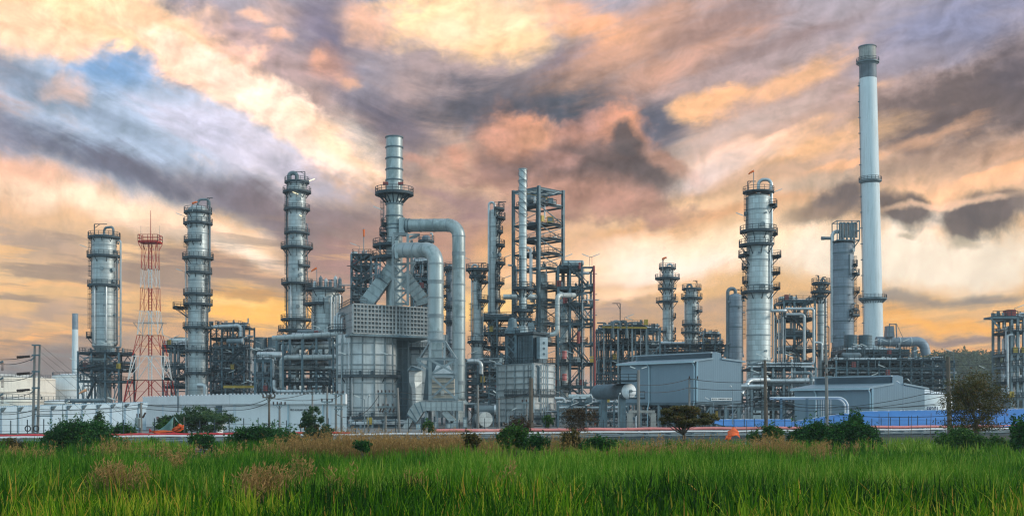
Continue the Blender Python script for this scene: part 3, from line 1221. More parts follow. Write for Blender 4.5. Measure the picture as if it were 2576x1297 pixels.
    for k in range(drums):
        z = rnd.choice(zl)
        r = rnd.uniform(.5, .95)
        L = rnd.uniform(3, 6)
        x, y = rnd.uniform(-hx + L / 2, max(-hx + L / 2 + .1, hx - L / 2)), rnd.uniform(-hy * .6, 0)
        b = mk()
        drum_h(b, (x - L / 2, y, z + r + .5), (x + L / 2, y, z + r + .5), r)
        b.box(x - L * .3, x - L * .3 + .3, y - r * .7, y + r * .7, z, z + r)
        b.box(x + L * .3 - .3, x + L * .3, y - r * .7, y + r * .7, z, z + r)
        b.build('drum', rnd.choice(('pipe_cover', 'cladding_pale', 'pipe_dull')), root)
    for k in range(int(len(zl) * ncol * 1.2)):
        # small valves, boxes and instruments standing on the decks
        z = rnd.choice(zl)
        x, y = rnd.uniform(-hx, hx), rnd.uniform(-hy, hy * .5)
        b = mk()
        if rnd.random() < .6:
            b.cyl((x, y, z), (x, y, z + rnd.uniform(.8, 1.9)), rnd.uniform(.1, .3), n=8)
            b.cyl((x - .3, y, z + .8), (x + .3, y, z + .8), .22, n=8)
            b.build('valve', rnd.choice(('pipe_dull', 'pipe_cover', 'steel_light')), root)
        else:
            s = rnd.uniform(.3, .6)
            b.box(x - s, x + s, y - s * .5, y + s * .5, z + .1, z + .1 + s * 2)
            b.build('junction_box', rnd.choice(('steel_light', 'lamp_white', 'pipe_dull')), root, smooth=False)
    for k in range(colour_bits):
        z = rnd.choice(zl)
        x = rnd.uniform(-hx, hx)
        b = mk()
        b.box(x - .5, x + .5, -hy - .4, -hy + .2, z + .1, z + 1.5)
        b.build('cabinet', rnd.choice(('oxide_red', 'yellow_paint')), root, smooth=False)
    if stair:
        sx, sw, lo, hi = stair            # local x fraction, run length, first and last level index (0 = ground)
        xa = -hx + W * sx
        for k in range(lo, hi):
            z0, z1 = lv[k], lv[k + 1]
            a, c = (xa, xa + sw) if (k % 2 == 0) else (xa + sw, xa)
            b = mk()
            for yy in (-hy - 1.2, -hy - .3):
                b.beam((a, yy, z0 + .1), (c, yy, z1), .14, .34)
                b.beam((a, yy, z0 + 1.1), (c, yy, z1 + 1.0), .07)
                for q in range(5):
                    f = q / 4
                    b.beam((a + (c - a) * f, yy, z0 + (z1 - z0) * f), (a + (c - a) * f, yy, z0 + 1.05 + (z1 - z0) * f), .07)
            n = max(4, int((z1 - z0) / .35))
            for q in range(n):
                f = (q + .5) / n
                xx = a + (c - a) * f
                b.box(xx - .16, xx + .16, -hy - 1.2, -hy - .3, z0 + (z1 - z0) * f - .02, z0 + (z1 - z0) * f + .03)
            b.box(min(xa, xa + sw) - 1.2, min(xa, xa + sw), -hy - 1.3, -hy - .2, z1 - .06, z1) if k % 2 else b.box(max(xa, xa + sw), max(xa, xa + sw) + 1.2, -hy - 1.3, -hy - .2, z1 - .06, z1)
            b.build('staircase', 'deck_steel', root, smooth=False)
    for k in range(lamps):
        z = rnd.choice(zl)
        x = rnd.uniform(-hx, hx)
        cs, sn = cos(rot), sin(rot)
        lx, ly = x, -hy - .5
        tube_lamp(root, (cx + lx * cs - ly * sn, cy + lx * sn + ly * cs, z), rnd.choice((-1, 1)))
    return root

# ================================================================== the ground
def sheet(name, x0, x1, y0, y1, z, m, n=1):
    b = MB()
    for i in range(n):
        a, c = x0 + (x1 - x0) * i / n, x0 + (x1 - x0) * (i + 1) / n
        b.add([(a, y0, z), (c, y0, z), (c, y1, z), (a, y1, z)], [(0, 1, 2, 3)])
    o = b.build(name, m, None, smooth=False)
    tag(o, kind='structure')
    return o


sheet('ground', -800, 800, -150, 1180, -.02, 'yard')
sheet('bank', -700, 700, 129, 178, .06, 'soil')
sheet('field', -260, 260, -60, 106, .03, 'soil')

# ================================================================== left: chimney and tanks
D = 700
root = thing('chimney', 'thin white chimney with grey top far behind the left tanks', 'chimney', (PX(189, D), D, 0))
c = (PX(189, D), D)
r = PS(7.4, D)
MB().lathe(c, [(r * 1.12, 0), (r, PZ(828, D))], 24).build('shaft', 'stack_white', root)
MB().lathe(c, [(r, PZ(828, D)), (r * .97, PZ(788, D)), (r * .8, PZ(788, D)), (r * .8, PZ(792, D)), (.01, PZ(792, D))], 24).build('top_section', 'cladding_grey', root)


def store_tank(label, x, D, rpx, yt, m, yroof, seed=0, name='storage_tank', rail_y=True):
    rr = PS(rpx, D)
    c = (PX(x, D + rr), D + rr)
    D2 = D
    zt, zr = PZ(yt, D2), PZ(yroof, D2)
    root = thing(name, label, 'tank', (c[0], c[1], 0), 'storage tanks behind the left wall')
    MB().lathe(c, [(rr, 0), (rr, zt)], 64).build('shell', m, root)
    MB().lathe(c, [(rr, zt), (rr * .6, zt + (zr - zt) * .72), (.01, zr)], 64).build('roof', m, root)
    b = MB()
    for k in range(3):
        z = zt - .4 - k * (zt / 3.2)
        b.lathe(c, [(rr, z - .15), (rr + .25, z - .15), (rr + .25, z), (rr, z)], 64)
    b.build('wind_girder', 'tank_cream', root)
    g = MB()
    g.arcrail(c, rr - .1, zt, 180, 360, w=.09)
    g.build('railing', 'rail_steel', root, smooth=False)
    return root, c, rr


store_tank('largest cream storage tank, cut off by the left edge of the photo', -30, 380, 167, 947, 'tank_cream', 934)
store_tank('pale white storage tank between the big cream tank and the left column', 196, 420, 62, 943, 'tank_white', 937)
store_tank('low cream storage tank in front of the big cream tank', 28, 262, 78, 1004, 'tank_cream', 997)
store_tank('low white storage tank by the grey pipe drum left of the wall', 152, 275, 46, 1009, 'tank_white', 1004)

D = 222
root = thing('pipe_drum', 'long grey horizontal pipe drum above the left white wall', 'pipe', (PX(212, D), D, 0))
b = MB()
drum_h(b, P(165, 1008, D), P(262, 1006, D), PS(5, D))
b.build('shell', 'pipe_dull', root)
for px in (185, 240):
    b = MB()
    p = P(px, 1008, D)
    b.box(p.x - .2, p.x + .2, p.y - .3, p.y + .3, 0, p.z - .2)
    b.build('support', 'steel', root, smooth=False)

# ================================================================== left: column on the open structure, mast, second column
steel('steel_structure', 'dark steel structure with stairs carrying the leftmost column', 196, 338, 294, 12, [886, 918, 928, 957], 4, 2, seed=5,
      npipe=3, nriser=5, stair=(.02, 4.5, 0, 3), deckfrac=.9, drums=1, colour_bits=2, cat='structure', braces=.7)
tower('distillation_column', 'leftmost grey column with a cone bottom and two wide ring platforms', 262, 297, 60, 584, 868,
      plats=[(592, 0, 360, 5), (640, 120, 390, 10), (714, 120, 390, 9), (845, 150, 215, 11)], cone=(884, 36), nr=9, m='cladding',
      lad=[(190, 845, 716), (186, 712, 642), (185, 640, 595)], risers=[(-62, 2.2, 718, 858, 5, 'pipe_cover'), (-112, 1.8, 716, 864, 4, 'pipe_cover'), (-15, 1.8, 630, 866, 8, 'pipe_dull'), (0, 2.6, 600, 872, 12, 'pipe_cover')],
      top_pipe=(-30, 3, 568, 594, 4, 'pipe_dull'), holes=[(-80, 675), (-30, 676), (-25, 705)], davits=[(170, 592, 34, 0, 32)], lamps=[(200, 640, -1, False)],
      group='distillation columns')


def mast():
    D = 262
    cx, cy = PX(378, D + 4), D + 4
    root = thing('lattice_mast', 'red and white lattice mast with antennas above the left wall', 'mast', (cx, cy, 0))
    secs = [(995, 905, 52, 44, 'mast_red'), (905, 790 * .5335 + 471.8, 44, 33, 'mast_white')]
    Y = lambda cyy: 471.8 + cyy * .5335
    # (y bottom, y top, half width bottom, half width top, colour)
    secs = [(1080, Y(905), 62, 45, 'mast_red'), (Y(905), Y(790), 45, 36, 'mast_white'), (Y(790), Y(690), 36, 26.5, 'mast_red'), (Y(690), Y(575), 26.5, 21, 'mast_white'),
            (Y(575), Y(465), 21, 20, 'mast_red'), (Y(465), Y(375), 20, 18.5, 'mast_white'), (Y(375), Y(250), 18.5, 18, 'mast_red')]
    for (y0, y1, w0, w1, m) in secs:
        z0, z1 = max(0, PZ(y0, D)), PZ(y1, D)
        a, c = PS(w0, D), PS(w1, D)
        b = MB()
        cor = lambda w, z: [Vector((cx + sx * w, cy + sy * w * .8, z)) for sx, sy in ((-1, -1), (1, -1), (1, 1), (-1, 1))]
        n = 2 if z1 - z0 > 7 else 1
        th = .13 if w0 > 36 else .095 if w0 > 26 else .065
        for k in range(n):
            f0, f1 = k / n, (k + 1) / n
            za, zb = z0 + (z1 - z0) * f0, z0 + (z1 - z0) * f1
            wa, wb = a + (c - a) * f0, a + (c - a) * f1
            A, B = cor(wa, za), cor(wb, zb)
            for i in range(4):
                j = (i + 1) % 4
                b.beam(A[i], B[i], th * 1.25)
                b.beam(B[i], B[j], th * .8)
                b.beam(A[i], A[j], th * .8)
                mid = (B[i] + B[j]) / 2
                b.beam(A[i], mid, th)
                b.beam(A[j], mid, th)
                b.beam((A[i] + mid) / 2, (A[i] + B[i]) / 2, th * .6)
                b.beam((A[j] + mid) / 2, (A[j] + B[j]) / 2, th * .6)
        # cable ladder up the middle
        b.beam((cx - .35, cy, z0), (cx - .35, cy, z1), .2)
        b.beam((cx + .35, cy, z0), (cx + .35, cy, z1), .2)
        k = z0
        while k < z1:
            b.beam((cx - .35, cy, k), (cx + .35, cy, k), .08)
            k += .7
        b.build('lattice_section', m, root, smooth=False)
    z = PZ(Y(250), D)
    b = MB()
    w = PS(25, D)
    b.box(cx - w, cx + w, cy - w * .8, cy + w * .8, z, z + .2)
    for a in ((-1, -1, 1, -1), (1, -1, 1, 1), (1, 1, -1, 1), (-1, 1, -1, -1)):
        b.rail((cx + a[0] * w, cy + a[1] * w * .8, z + .2), (cx + a[2] * w, cy + a[3] * w * .8, z + .2), h=1.6, w=.11, pitch=1.1)
        b.beam((cx + a[0] * w, cy + a[1] * w * .8, z), (cx + a[0] * w * .7, cy + a[1] * w * .56, z - 1.6), .12)
    b.build('top_platform', 'mast_red', root, smooth=False)
    b = MB()
    b.cyl((cx + .1, cy, z), (cx + .1, cy, PZ(522, D)), .11, .05, 6)
    b.build('whip_antenna', 'mast_red', root)
    for dx in (-24, 24):
        b = MB()
        b.cyl((cx + PS(dx, D), cy, z), (cx + PS(dx, D), cy, PZ(560, D)), .05, .03, 5)
        b.build('lightning_rod', 'steel_light', root)
    z = PZ(Y(632), D)
    b = MB()
    w = PS(38, D)
    b.beam((cx - w, cy - w * .4, z), (cx + w, cy - w * .4, z), .14)
    b.beam((cx - w, cy + w * .4, z), (cx + w, cy + w * .4, z), .14)
    b.beam((cx - w, cy - w * .4, z), (cx - PS(22, D), cy, z - 2.4), .1)
    b.beam((cx + w, cy - w * .4, z), (cx + PS(22, D), cy, z - 2.4), .1)
    b.build('cross_arm', 'steel_light', root, smooth=False)


mast()

tower('distillation_column', 'slim grey column right of the lattice mast with an orange windsock on top', 498, 300, 51, 512, 1000,
      plats=[(529, 0, 360, 5), (557, 0, 360, 9), (602, 140, 300, 7), (645, 0, 360, 11), (682, -130, 40, 8), (736, 0, 360, 9), (762, 0, 360, 9), (771, 150, 215, 30), (821, 0, 360, 10), (880, 0, 360, 6), (936, 0, 360, 6)],
      nr=12, m='cladding', lad=[(-20, 936, 882), (-25, 878, 823), (-22, 760, 738), (-50, 820, 764), (-30, 734, 684), (190, 640, 604), (-35, 680, 647)],
      risers=[(0, 2.6, 508, 780, 4, 'pipe_dull'), (180, 1.8, 650, 998, 5, 'pipe_cover'), (-20, 1.4, 690, 990, 4, 'pipe_dull')], top_pipe=(0, 3, 497, 700, 4, 'pipe_dull'),
      holes=[(-80, 830), (-50, 812), (-80, 556), (-70, 660), (-120, 565)], davits=[(20, 520, 28, 0, 14)], lamps=[(200, 560, -1, False), (190, 700, -1, False)], group='distillation columns', seed=3)
p = P(519, 958, 300)
root = thing('elbow_pipe', 'short pale elbow pipe at the foot of the slim left column', 'pipe', (p.x, 299, 0))
b = MB()
b.tube([(p.x - 2, 299, PZ(968, 300)), (p.x, 299, PZ(968, 300)), (p.x, 299, 1)], PS(6, 300), 12)
b.build('bend', 'pipe_cover', root)
b = MB()
b.lathe((p.x, 299), [(PS(6, 300), 1), (PS(8, 300), 1), (PS(8, 300), 1.5), (PS(6, 300), 1.5)], 14)
b.build('flange', 'steel_light', root)
windsock('windsock', 'orange windsock on top of the slim column beside the mast', 484, 512, 299, 15, 1, .6, pole=2)
windsock('windsock', 'pale orange windsock hanging over the left white wall', 218, 980, 285, 19, -1, -.25, m='sock_pale', pole=4)


# ================================================================== left middle: cooler boxes, racks, second tall column
def fan_bank(name, label, xs, w, D, y0, y1, group, base=None, m='pipe_dull', seed=0):
    for i, x in enumerate(xs):
        c = (PX(x, D + 4), D + 4)
        r = PS(w, D) / 2
        z0, z1 = PZ(y0, D), PZ(y1, D)
        root = thing(name, label[i], 'cooler fan', (c[0], c[1], z0), group)
        b = MB()
        b.lathe(c, [(r, z0), (r * .97, z1), (r * .9, z1), (r * .9, z0 + .5), (.01, z0 + .5)], 28)
        b.build('fan_ring', m, root)
        b = MB()
        rings(b, c, r, z0, z1, 5, .07, .07)
        b.build('hoop', 'shell_dark', root)
        b = MB()
        b.lathe(c, [(r * 1.25, z0 - PS(12, D)), (r, z0)], 4 if seed else 24)
        b.build('plenum', 'steel', root, smooth=False)


fan_bank('cooler_fan', ['dark fan ring left of the slim column beside the mast', 'dark fan ring behind the pipe rack, left one of three', 'dark fan ring behind the pipe rack, middle of three', 'dark fan ring behind the pipe rack, right one of three'],
         (455, 655, 690, 725), 34, 345, 868, 846, 'dark fan rings of the air coolers')
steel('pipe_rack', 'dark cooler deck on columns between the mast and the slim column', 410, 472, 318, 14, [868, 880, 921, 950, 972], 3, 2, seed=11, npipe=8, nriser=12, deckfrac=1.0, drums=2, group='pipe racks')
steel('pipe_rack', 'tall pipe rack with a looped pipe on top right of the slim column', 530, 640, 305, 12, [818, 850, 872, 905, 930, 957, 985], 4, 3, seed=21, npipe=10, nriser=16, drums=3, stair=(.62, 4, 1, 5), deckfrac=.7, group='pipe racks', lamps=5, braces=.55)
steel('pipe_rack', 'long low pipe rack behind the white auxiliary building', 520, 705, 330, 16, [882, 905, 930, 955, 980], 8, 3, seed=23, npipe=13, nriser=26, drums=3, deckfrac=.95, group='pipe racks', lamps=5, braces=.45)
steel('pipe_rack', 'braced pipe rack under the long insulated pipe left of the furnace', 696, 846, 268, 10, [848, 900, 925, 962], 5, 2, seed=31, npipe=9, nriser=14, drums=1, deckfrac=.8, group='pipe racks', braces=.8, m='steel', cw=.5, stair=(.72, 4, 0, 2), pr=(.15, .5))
steel('pipe_rack', 'small lower pipe rack in front of the braced rack', 642, 700, 262, 8, [905, 948, 985], 3, 2, seed=33, npipe=7, nriser=10, drums=1, deckfrac=.8, group='pipe racks', m='steel', cw=.5)


def run(name, label, pts, r, m, D0=None, flange=0, supports=(), bend=None, n=14, cat='pipe', group=None):
    """a pipe of its own through picture points (x, y, depth)"""
    q = [P(*p) for p in pts]
    rr = PS(r, pts[0][2])
    root = thing(name, label, cat, (q[0].x, q[0].y, 0), group)
    b = MB()
    b.tube(q, rr, n, bend=bend, seg=8)
    b.build('pipe_run', m, root)
    if flange:
        b = MB()
        for i in range(len(q) - 1):
            L = (q[i + 1] - q[i]).length
            k = max(1, int(L / flange))
            d = (q[i + 1] - q[i]).normalized()
            for j in range(k):
                p = q[i].lerp(q[i + 1], (j + .5) / k)
                b.cyl(p - d * .09, p + d * .09, rr * 1.07, n=n)
        b.build('flange_ring', 'rib_steel', root)
    for (x, y, Dd) in supports:
        p = P(x, y, Dd)
        b = MB()
        b.ibeam((p.x, p.y, 0), (p.x, p.y, p.z - rr * .9), .35, .35)
        b.build('support', 'steel', root, smooth=False)
    return root


run('insulated_pipe', 'long pale insulated pipe lying on top of the braced rack', [(686, 850, 262), (868, 838, 258)], 6.4, 'duct_cover', flange=2.2, supports=[(712, 850, 262), (760, 846, 261), (838, 842, 259)])
run('insulated_pipe', 'pale insulated pipe with two elbows under the long pipe', [(741, 905, 270), (741, 872, 270), (860, 870, 270)], 7, 'duct_cover', flange=2.5)
run('insulated_pipe', 'lower pale insulated pipe with a long drop left of the furnace', [(708, 975, 264), (708, 899, 264), (866, 897, 264)], 6.5, 'duct_cover', flange=2.5)
run('insulated_pipe', 'short pale insulated pipe low in the braced rack', [(690, 925, 268), (800, 925, 268), (852, 925, 268)], 5, 'duct_cover', flange=3)
run('insulated_pipe', 'pale pipe bending along the top of the white building', [(690, 955, 262), (690, 984, 262), (790, 984, 262)], 5, 'pipe_cover', flange=3)
run('insulated_pipe', 'looped pale pipe on top of the tall rack right of the slim column', [(532, 822, 303), (606, 818, 303), (606, 846, 303)], 4.6, 'pipe_cover', flange=3)
D = 300
root = thing('exchanger_drum', 'horizontal exchanger drum with a round end in the tall left rack', 'drum', (PX(590, D), D, 0))
b = MB()
drum_h(b, P(572, 858, D), P(607, 858, D), PS(6.5, D))
b.build('shell', 'pipe_dull', root)
b = MB()
p = P(609, 858, D)
b.cyl(p, p + Vector((.35, 0, 0)), PS(7.4, D), n=20)
b.build('end_cover', 'pipe_cover', root)
for x in (578, 598):
    p = P(x, 864, D)
    MB().box(p.x - .2, p.x + .2, D - .6, D + .6, PZ(872, D), p.z).build('saddle', 'steel', root, smooth=False)
p = P(585, 960, 268)
root = thing('crane_beam', 'yellow hoist beam low in the rack behind the white building', 'beam', (p.x, 268, 0))
MB().ibeam(P(562, 972, 268), P(650, 972, 268), .25, .6).build('beam', 'yellow_paint', root, smooth=False)
for x in (566, 646):
    q = P(x, 972, 268)
    MB().ibeam((q.x, q.y + .4, 0), (q.x, q.y + .4, q.z - .3), .3, .3).build('post', 'steel', root, smooth=False)

tower('distillation_column', 'tall slim grey column left of the furnace with a big pipe loop on top', 747, 325, 45, 450, 1000,
      plats=[(453, 0, 360, 6), (478, 0, 360, 11), (522, 0, 360, 9), (582, 0, 360, 8), (619, 0, 360, 15), (665, -70, 30, 9), (710, 0, 360, 14), (718, -40, 40, 30), (801, 0, 360, 15), (828, 0, 360, 20)],
      nr=12, m='cladding', lad=[(-25, 708, 622), (-30, 617, 584), (-40, 580, 524), (185, 798, 712), (182, 706, 482), (-35, 826, 712), (-40, 476, 455)],
      risers=[(178, 1.5, 482, 826, 4, 'pipe_dull'), (-5, 1.4, 560, 800, 4, 'pipe_dull'), (-115, 1.6, 712, 830, 4, 'pipe_cover')], top_pipe=(178, 5.2, 430, 476, -2, 'pipe_dull'),
      holes=[(-70, 500), (-60, 690), (-110, 595), (-75, 770)], davits=[(0, 453, 26, 180, 26)], lamps=[(-60, 508, -1, True), (-40, 562, -1, True), (-25, 600, -1, True), (-20, 472, 1, True), (-20, 700, 1, False), (0, 790, 1, True)], group='distillation columns', seed=8)
windsock('windsock', 'orange windsock between the tall slim column and the furnace', 797, 674, 305, 15, -1, -.35, pole=3.5)
windsock('windsock', 'orange windsock hanging limp left of the furnace chimney', 915, 577, 262, 15, .05, -1, pole=5.5)

root, c, r = tower('reactor_vessel', 'wide pale vessel with a crowded top platform behind the furnace', 818, 300, 69, 716, 1000, plats=[(724, 0, 360, 13), (761, 120, 275, 17)], nr=5, m='cladding_pale',
                   risers=[(-38, 2.6, 742, 850, 6, 'pipe_cover'), (-60, 2.6, 745, 850, 6, 'pipe_cover'), (-20, 2.6, 738, 850, 7, 'pipe_cover'), (-50, 2.4, 760, 850, 6, 'pipe_cover'), (10, 1.8, 740, 800, 8, 'pipe_dull')],
                   lad=[(235, 850, 763)], davits=[(30, 724, 26, 180, 36)], cat='vessel')
for i, (dx, dy) in enumerate(((-24, 0), (-8, -6), (4, 2), (16, -4), (28, 4), (40, -2))):
    b = MB()
    p = (c[0] + PS(dx, 300), c[1] - r * .4 + dy * .1)
    z = PZ(724, 300)
    h = 1.6 + (i * 37 % 10) * .17
    b.lathe(p, [(.5, z), (.5, z + h)], 12)
    b.dome(p, .5, z + h, .4, 12, 3)
    b.cyl((p[0], p[1], z + h), (p[0], p[1], z + h + .7), .14, n=6)
    b.build('valve_pot', ('pipe_cover', 'pipe_dull')[i % 2], root)

# ================================================================== the furnace with its chimney and ducts
def panel_face(b, A, B, z0, z1, nx, nz, w, off):
    """a grid of stiffener ribs standing proud of the vertical face A->B"""
    A, B = Vector((A[0], A[1], 0)), Vector((B[0], B[1], 0))
    d = (B - A).normalized()
    nrm = Vector((d.y, -d.x, 0))
    up = Vector((0, 0, 1))
    o = nrm * off
    for i in range(nx + 1):
        p = A.lerp(B, i / nx) + o
        b.beam(p + up * z0, p + up * z1, w if i % 4 else w * 1.7, off * 2.2)
    for k in range(nz + 1):
        z = z0 + (z1 - z0) * k / nz
        b.beam(A + o * .8 + up * z, B + o * .8 + up * z, off * 2, w)


def prism(b, pts, z0, z1):
    """vertical prism over a plan polygon (counter-clockwise)"""
    n = len(pts)
    vs = [(p[0], p[1], z0) for p in pts] + [(p[0], p[1], z1) for p in pts]
    fs = [(i, (i + 1) % n, n + (i + 1) % n, n + i) for i in range(n)] + [tuple(range(n))[::-1], tuple(range(n, 2 * n))]
    return b.add(vs, fs)


def furnace_shell(name, label, x, D, rpx, yt, yb, walk, group, mm='shell_plate', seed=0, ring_y=()):
    r = PS(rpx, D)
    c = (PX(x, D + r), D + r)
    root = thing(name, label, 'furnace', (c[0], c[1], 0), group)
    z0, z1 = PZ(yb, D), PZ(yt, D)
    MB().lathe(c, [(r, z0), (r, z1), (.01, z1 + .4)], 16).build('shell', mm, root, smooth=False)
    b = MB()
    for i in range(16):
        t = 2 * pi * i / 16
        p = Vector((c[0] + (r + .05) * cos(t), c[1] + (r + .05) * sin(t), 0))
        b.beam(p + Vector((0, 0, z0)), p + Vector((0, 0, z1)), .32, .32)
    for y in ring_y:
        z = PZ(y, D)
        b.lathe(c, [(r, z - .12), (r + .16, z - .12), (r + .16, z + .12), (r, z + .12)], 16)
    b.build('stiffener', 'rib_steel', root, smooth=False)
    for (y, w) in walk:
        platform(root, c, r, PZ(y, D), 150, 390, PS(w, D))
    for i in range(16):
        t = 2 * pi * (i + .5) / 16
        if sin(t) < .2:
            p = Vector((c[0] + r * .97 * cos(t), c[1] + r * .97 * sin(t), 0))
            MB().ibeam(p, p + Vector((0, 0, z0 + .3)), .4, .4).build('leg', 'steel', root, smooth=False)
    for a in (-118, -95, -72):
        for y in (yb - 18, (yt + yb) / 2 - 12):
            t = R(a)
            e = Vector((cos(t), sin(t), 0))
            p = Vector((c[0], c[1], PZ(y, D))) + e * (r - .1)
            b = MB()
            b.beam(p - Vector((0, 0, .5)), p + Vector((0, 0, .5)) + e * .06, .5, .42)
            b.build('peep_door', 'shell_dark', root, smooth=False)
    return root, c, r


root, c, r = furnace_shell('round_furnace', 'big round ribbed furnace body, the bright one nearest the white building', 922, 240, 76, 839, 1060, [(943, 7), (1048, 4)],
                           'round furnace bodies', ring_y=(862, 890, 916, 962, 990, 1024))
ladder(root, c, r + .9, -112, PZ(1050, 240), PZ(946, 240))
for a in (-115, -109):
    t = R(a)
    b = MB()
    q = (c[0] + (r + .5) * cos(t), c[1] + (r + .5) * sin(t))
    b.cyl((q[0], q[1], PZ(1060, 240)), (q[0], q[1], PZ(860 if a == -115 else 950, 240)), .16, n=8)
    b.build('riser_pipe', 'pipe_cover', root)
b = MB()
for a in (-140, -128):
    t = R(a)
    q = (c[0] + (r + 1.0) * cos(t), c[1] + (r + 1.0) * sin(t))
    b.beam((q[0], q[1], 0), (q[0], q[1], PZ(850, 240)), .25)
b.beam((c[0] + (r + 1.0) * cos(R(-140)), c[1] + (r + 1.0) * sin(R(-140)), PZ(866, 240)), (c[0] + (r + 1.0) * cos(R(-128)), c[1] + (r + 1.0) * sin(R(-128)), PZ(866, 240)), .2)
b.build('side_frame', 'rib_steel', root, smooth=False)
tube_lamp(root, (PX(985, 238), 237.5, PZ(918, 238)), -1)
tube_lamp(root, (PX(880, 238), 237.5, PZ(918, 238)), -1)
root, c, r = furnace_shell('round_furnace', 'round ribbed furnace body standing in the shade behind the ducts', 1062, 262, 66, 839, 1050, [(874, 7)], 'round furnace bodies', ring_y=(862, 890, 916, 962, 990, 1024))
b = MB()
b.cyl(P(1006, 853, 256), P(1030, 853, 256), PS(4.5, 256), n=14)
b.build('nozzle', 'pipe_cover', root)
D = 252
root = thing('pipe_wall', 'dark vertical casing in the gap between the two furnace bodies', 'casing', (PX(1012, D), D, 0))
prism(MB(), [(PX(1000, D), D), (PX(1026, D), D), (PX(1026, D), D + 4), (PX(1000, D), D + 4)], 0, PZ(846, D)).build('casing', 'shell_dark', root, smooth=False)
b = MB()
panel_face(b, (PX(1000, D), D), (PX(1026, D), D), 2, PZ(846, D), 2, 7, .18, .1)
b.build('rib', 'steel', root, smooth=False)

# convection box on top, turned so that its left end shows
A, Bq, Cq = (PX(887, 236), 236.0), (PX(1082, 246), 246.0), (PX(853, 252), 252.0)
E = (Bq[0] + Cq[0] - A[0], Bq[1] + Cq[1] - A[1])
z0, z1 = PZ(838, 236), PZ(763, 236)
root = thing('convection_section', 'grey box section with a grid of ribs on top of the furnace', 'furnace section', ((A[0] + E[0]) / 2, (A[1] + E[1]) / 2, z0))
prism(MB(), [A, Bq, E, Cq], z0, z1).build('casing', 'grid_casing_shaded', root, smooth=False)
b = MB()
panel_face(b, A, Bq, z0 + .1, z1 - .1, 22, 7, .22, .2)
b.build('rib_grid', 'grid_rib', root, smooth=False)
b = MB()
panel_face(b, Cq, A, z0 + .1, z1 - .1, 1, 4, .12, .06)
b.build('end_rib', 'rib_steel', root, smooth=False)
prism(MB(), [(A[0] - .5, A[1] - .5), (Bq[0] + .5, Bq[1] - .5), (E[0], E[1]), (Cq[0] - .5, Cq[1])], z0 - .45, z0 - .01).build('base_frame', 'steel', root, smooth=False)
b = MB()
for f in (.02, .16):
    a = Vector((*A, z1)).lerp(Vector((*Bq, z1)), f)
p0, p1 = Vector((Cq[0], Cq[1], z1 + .02)), Vector((A[0], A[1], z1 + .02))
g = MB()
g.rail(p0, p1, w=.1)
g.rail(p1, p1.lerp(Vector((*Bq, z1)), .18), w=.1)
g.rail(Vector((*Bq, z1 + .02)).lerp(p1, .1), Vector((*Bq, z1 + .02)), w=.1)
g.build('roof_railing', 'rail_steel', root, smooth=False)
D = 244
for i, (px, y0) in enumerate(((842, 795), (848, 788), (854, 792), (860, 800))):
    b = MB()
    p = P(px, 838, D)
    b.tube([p, P(px, y0, D), P(px + 14, y0 - 1, D + 3)], .24, 8, seg=3)
    b.build('header_pipe', 'pipe_cover', root)
b = MB()
b.ringdeck((PX(852, 244), 246), .2, 2.6, PZ(829, 244), .3, 150, 390)
dd = b.build('side_platform', 'deck_steel', root, smooth=False)
MB().arcrail((PX(852, 244), 246), 2.5, PZ(829, 244), 150, 390, w=.1).build('railing', 'rail_steel', dd, smooth=False)

# diagonal flue ducts
def skew_box(b, p, q, wx, wy):
    """square duct from p to q, its width wx in the picture plane, wy in depth"""
    p, q = Vector(p), Vector(q)
    d = (q - p).normalized()
    n = Vector((-d.z, 0, d.x))
    vs = []
    for s in (p, q):
        for (i, j) in ((-1, -1), (1, -1), (1, 1), (-1, 1)):
            vs.append(s + n * (i * wx / 2) + Vector((0, j * wy / 2, 0)))
    return b.add(vs, [(0, 1, 2, 3), (7, 6, 5, 4), (0, 4, 5, 1), (1, 5, 6, 2), (2, 6, 7, 3), (3, 7, 4, 0)])


def flue(label, pts, wpx, D):
    p0 = P(*pts[-1], D)
    root = thing('flue_duct', label, 'duct', (p0.x, p0.y, p0.z), 'slanting flue ducts of the furnace')
    q = [P(*p, D) for p in pts]
    w = PS(wpx, D)
    for i in range(len(q) - 1):
        b = MB()
        skew_box(b, q[i], q[i + 1], w * (1 + .03 * i), w * .95 * (1 + .02 * i))
        b.build('duct_segment', 'duct_metal', root, smooth=False)
    b = MB()
    for i in range(len(q) - 1):
        n = 3
        for k in range(n + 1):
            s = q[i].lerp(q[i + 1], .04 + .92 * k / n)
            d = (q[i + 1] - q[i]).normalized()
            skew_box(b, s - d * .07, s + d * .07, w * (1.1 + .03 * i), w * 1.07)
    b.build('flange_rib', 'rib_steel', root, smooth=False)
    b = MB()
    d = (q[1] - q[0]).normalized()
    skew_box(b, q[1] - d * .22, q[1] + d * .22, w * 1.02, w)
    b.build('expansion_joint', 'shell_dark', root, smooth=False)


flue('left slanting square flue duct leading down to the ribbed box', [(990, 672), (964, 706), (926, 758), (920, 766)], 33, 244)
flue('right slanting square flue duct leading down to the ribbed box', [(1014, 690), (1034, 716), (1062, 752), (1066, 766)], 31, 246)

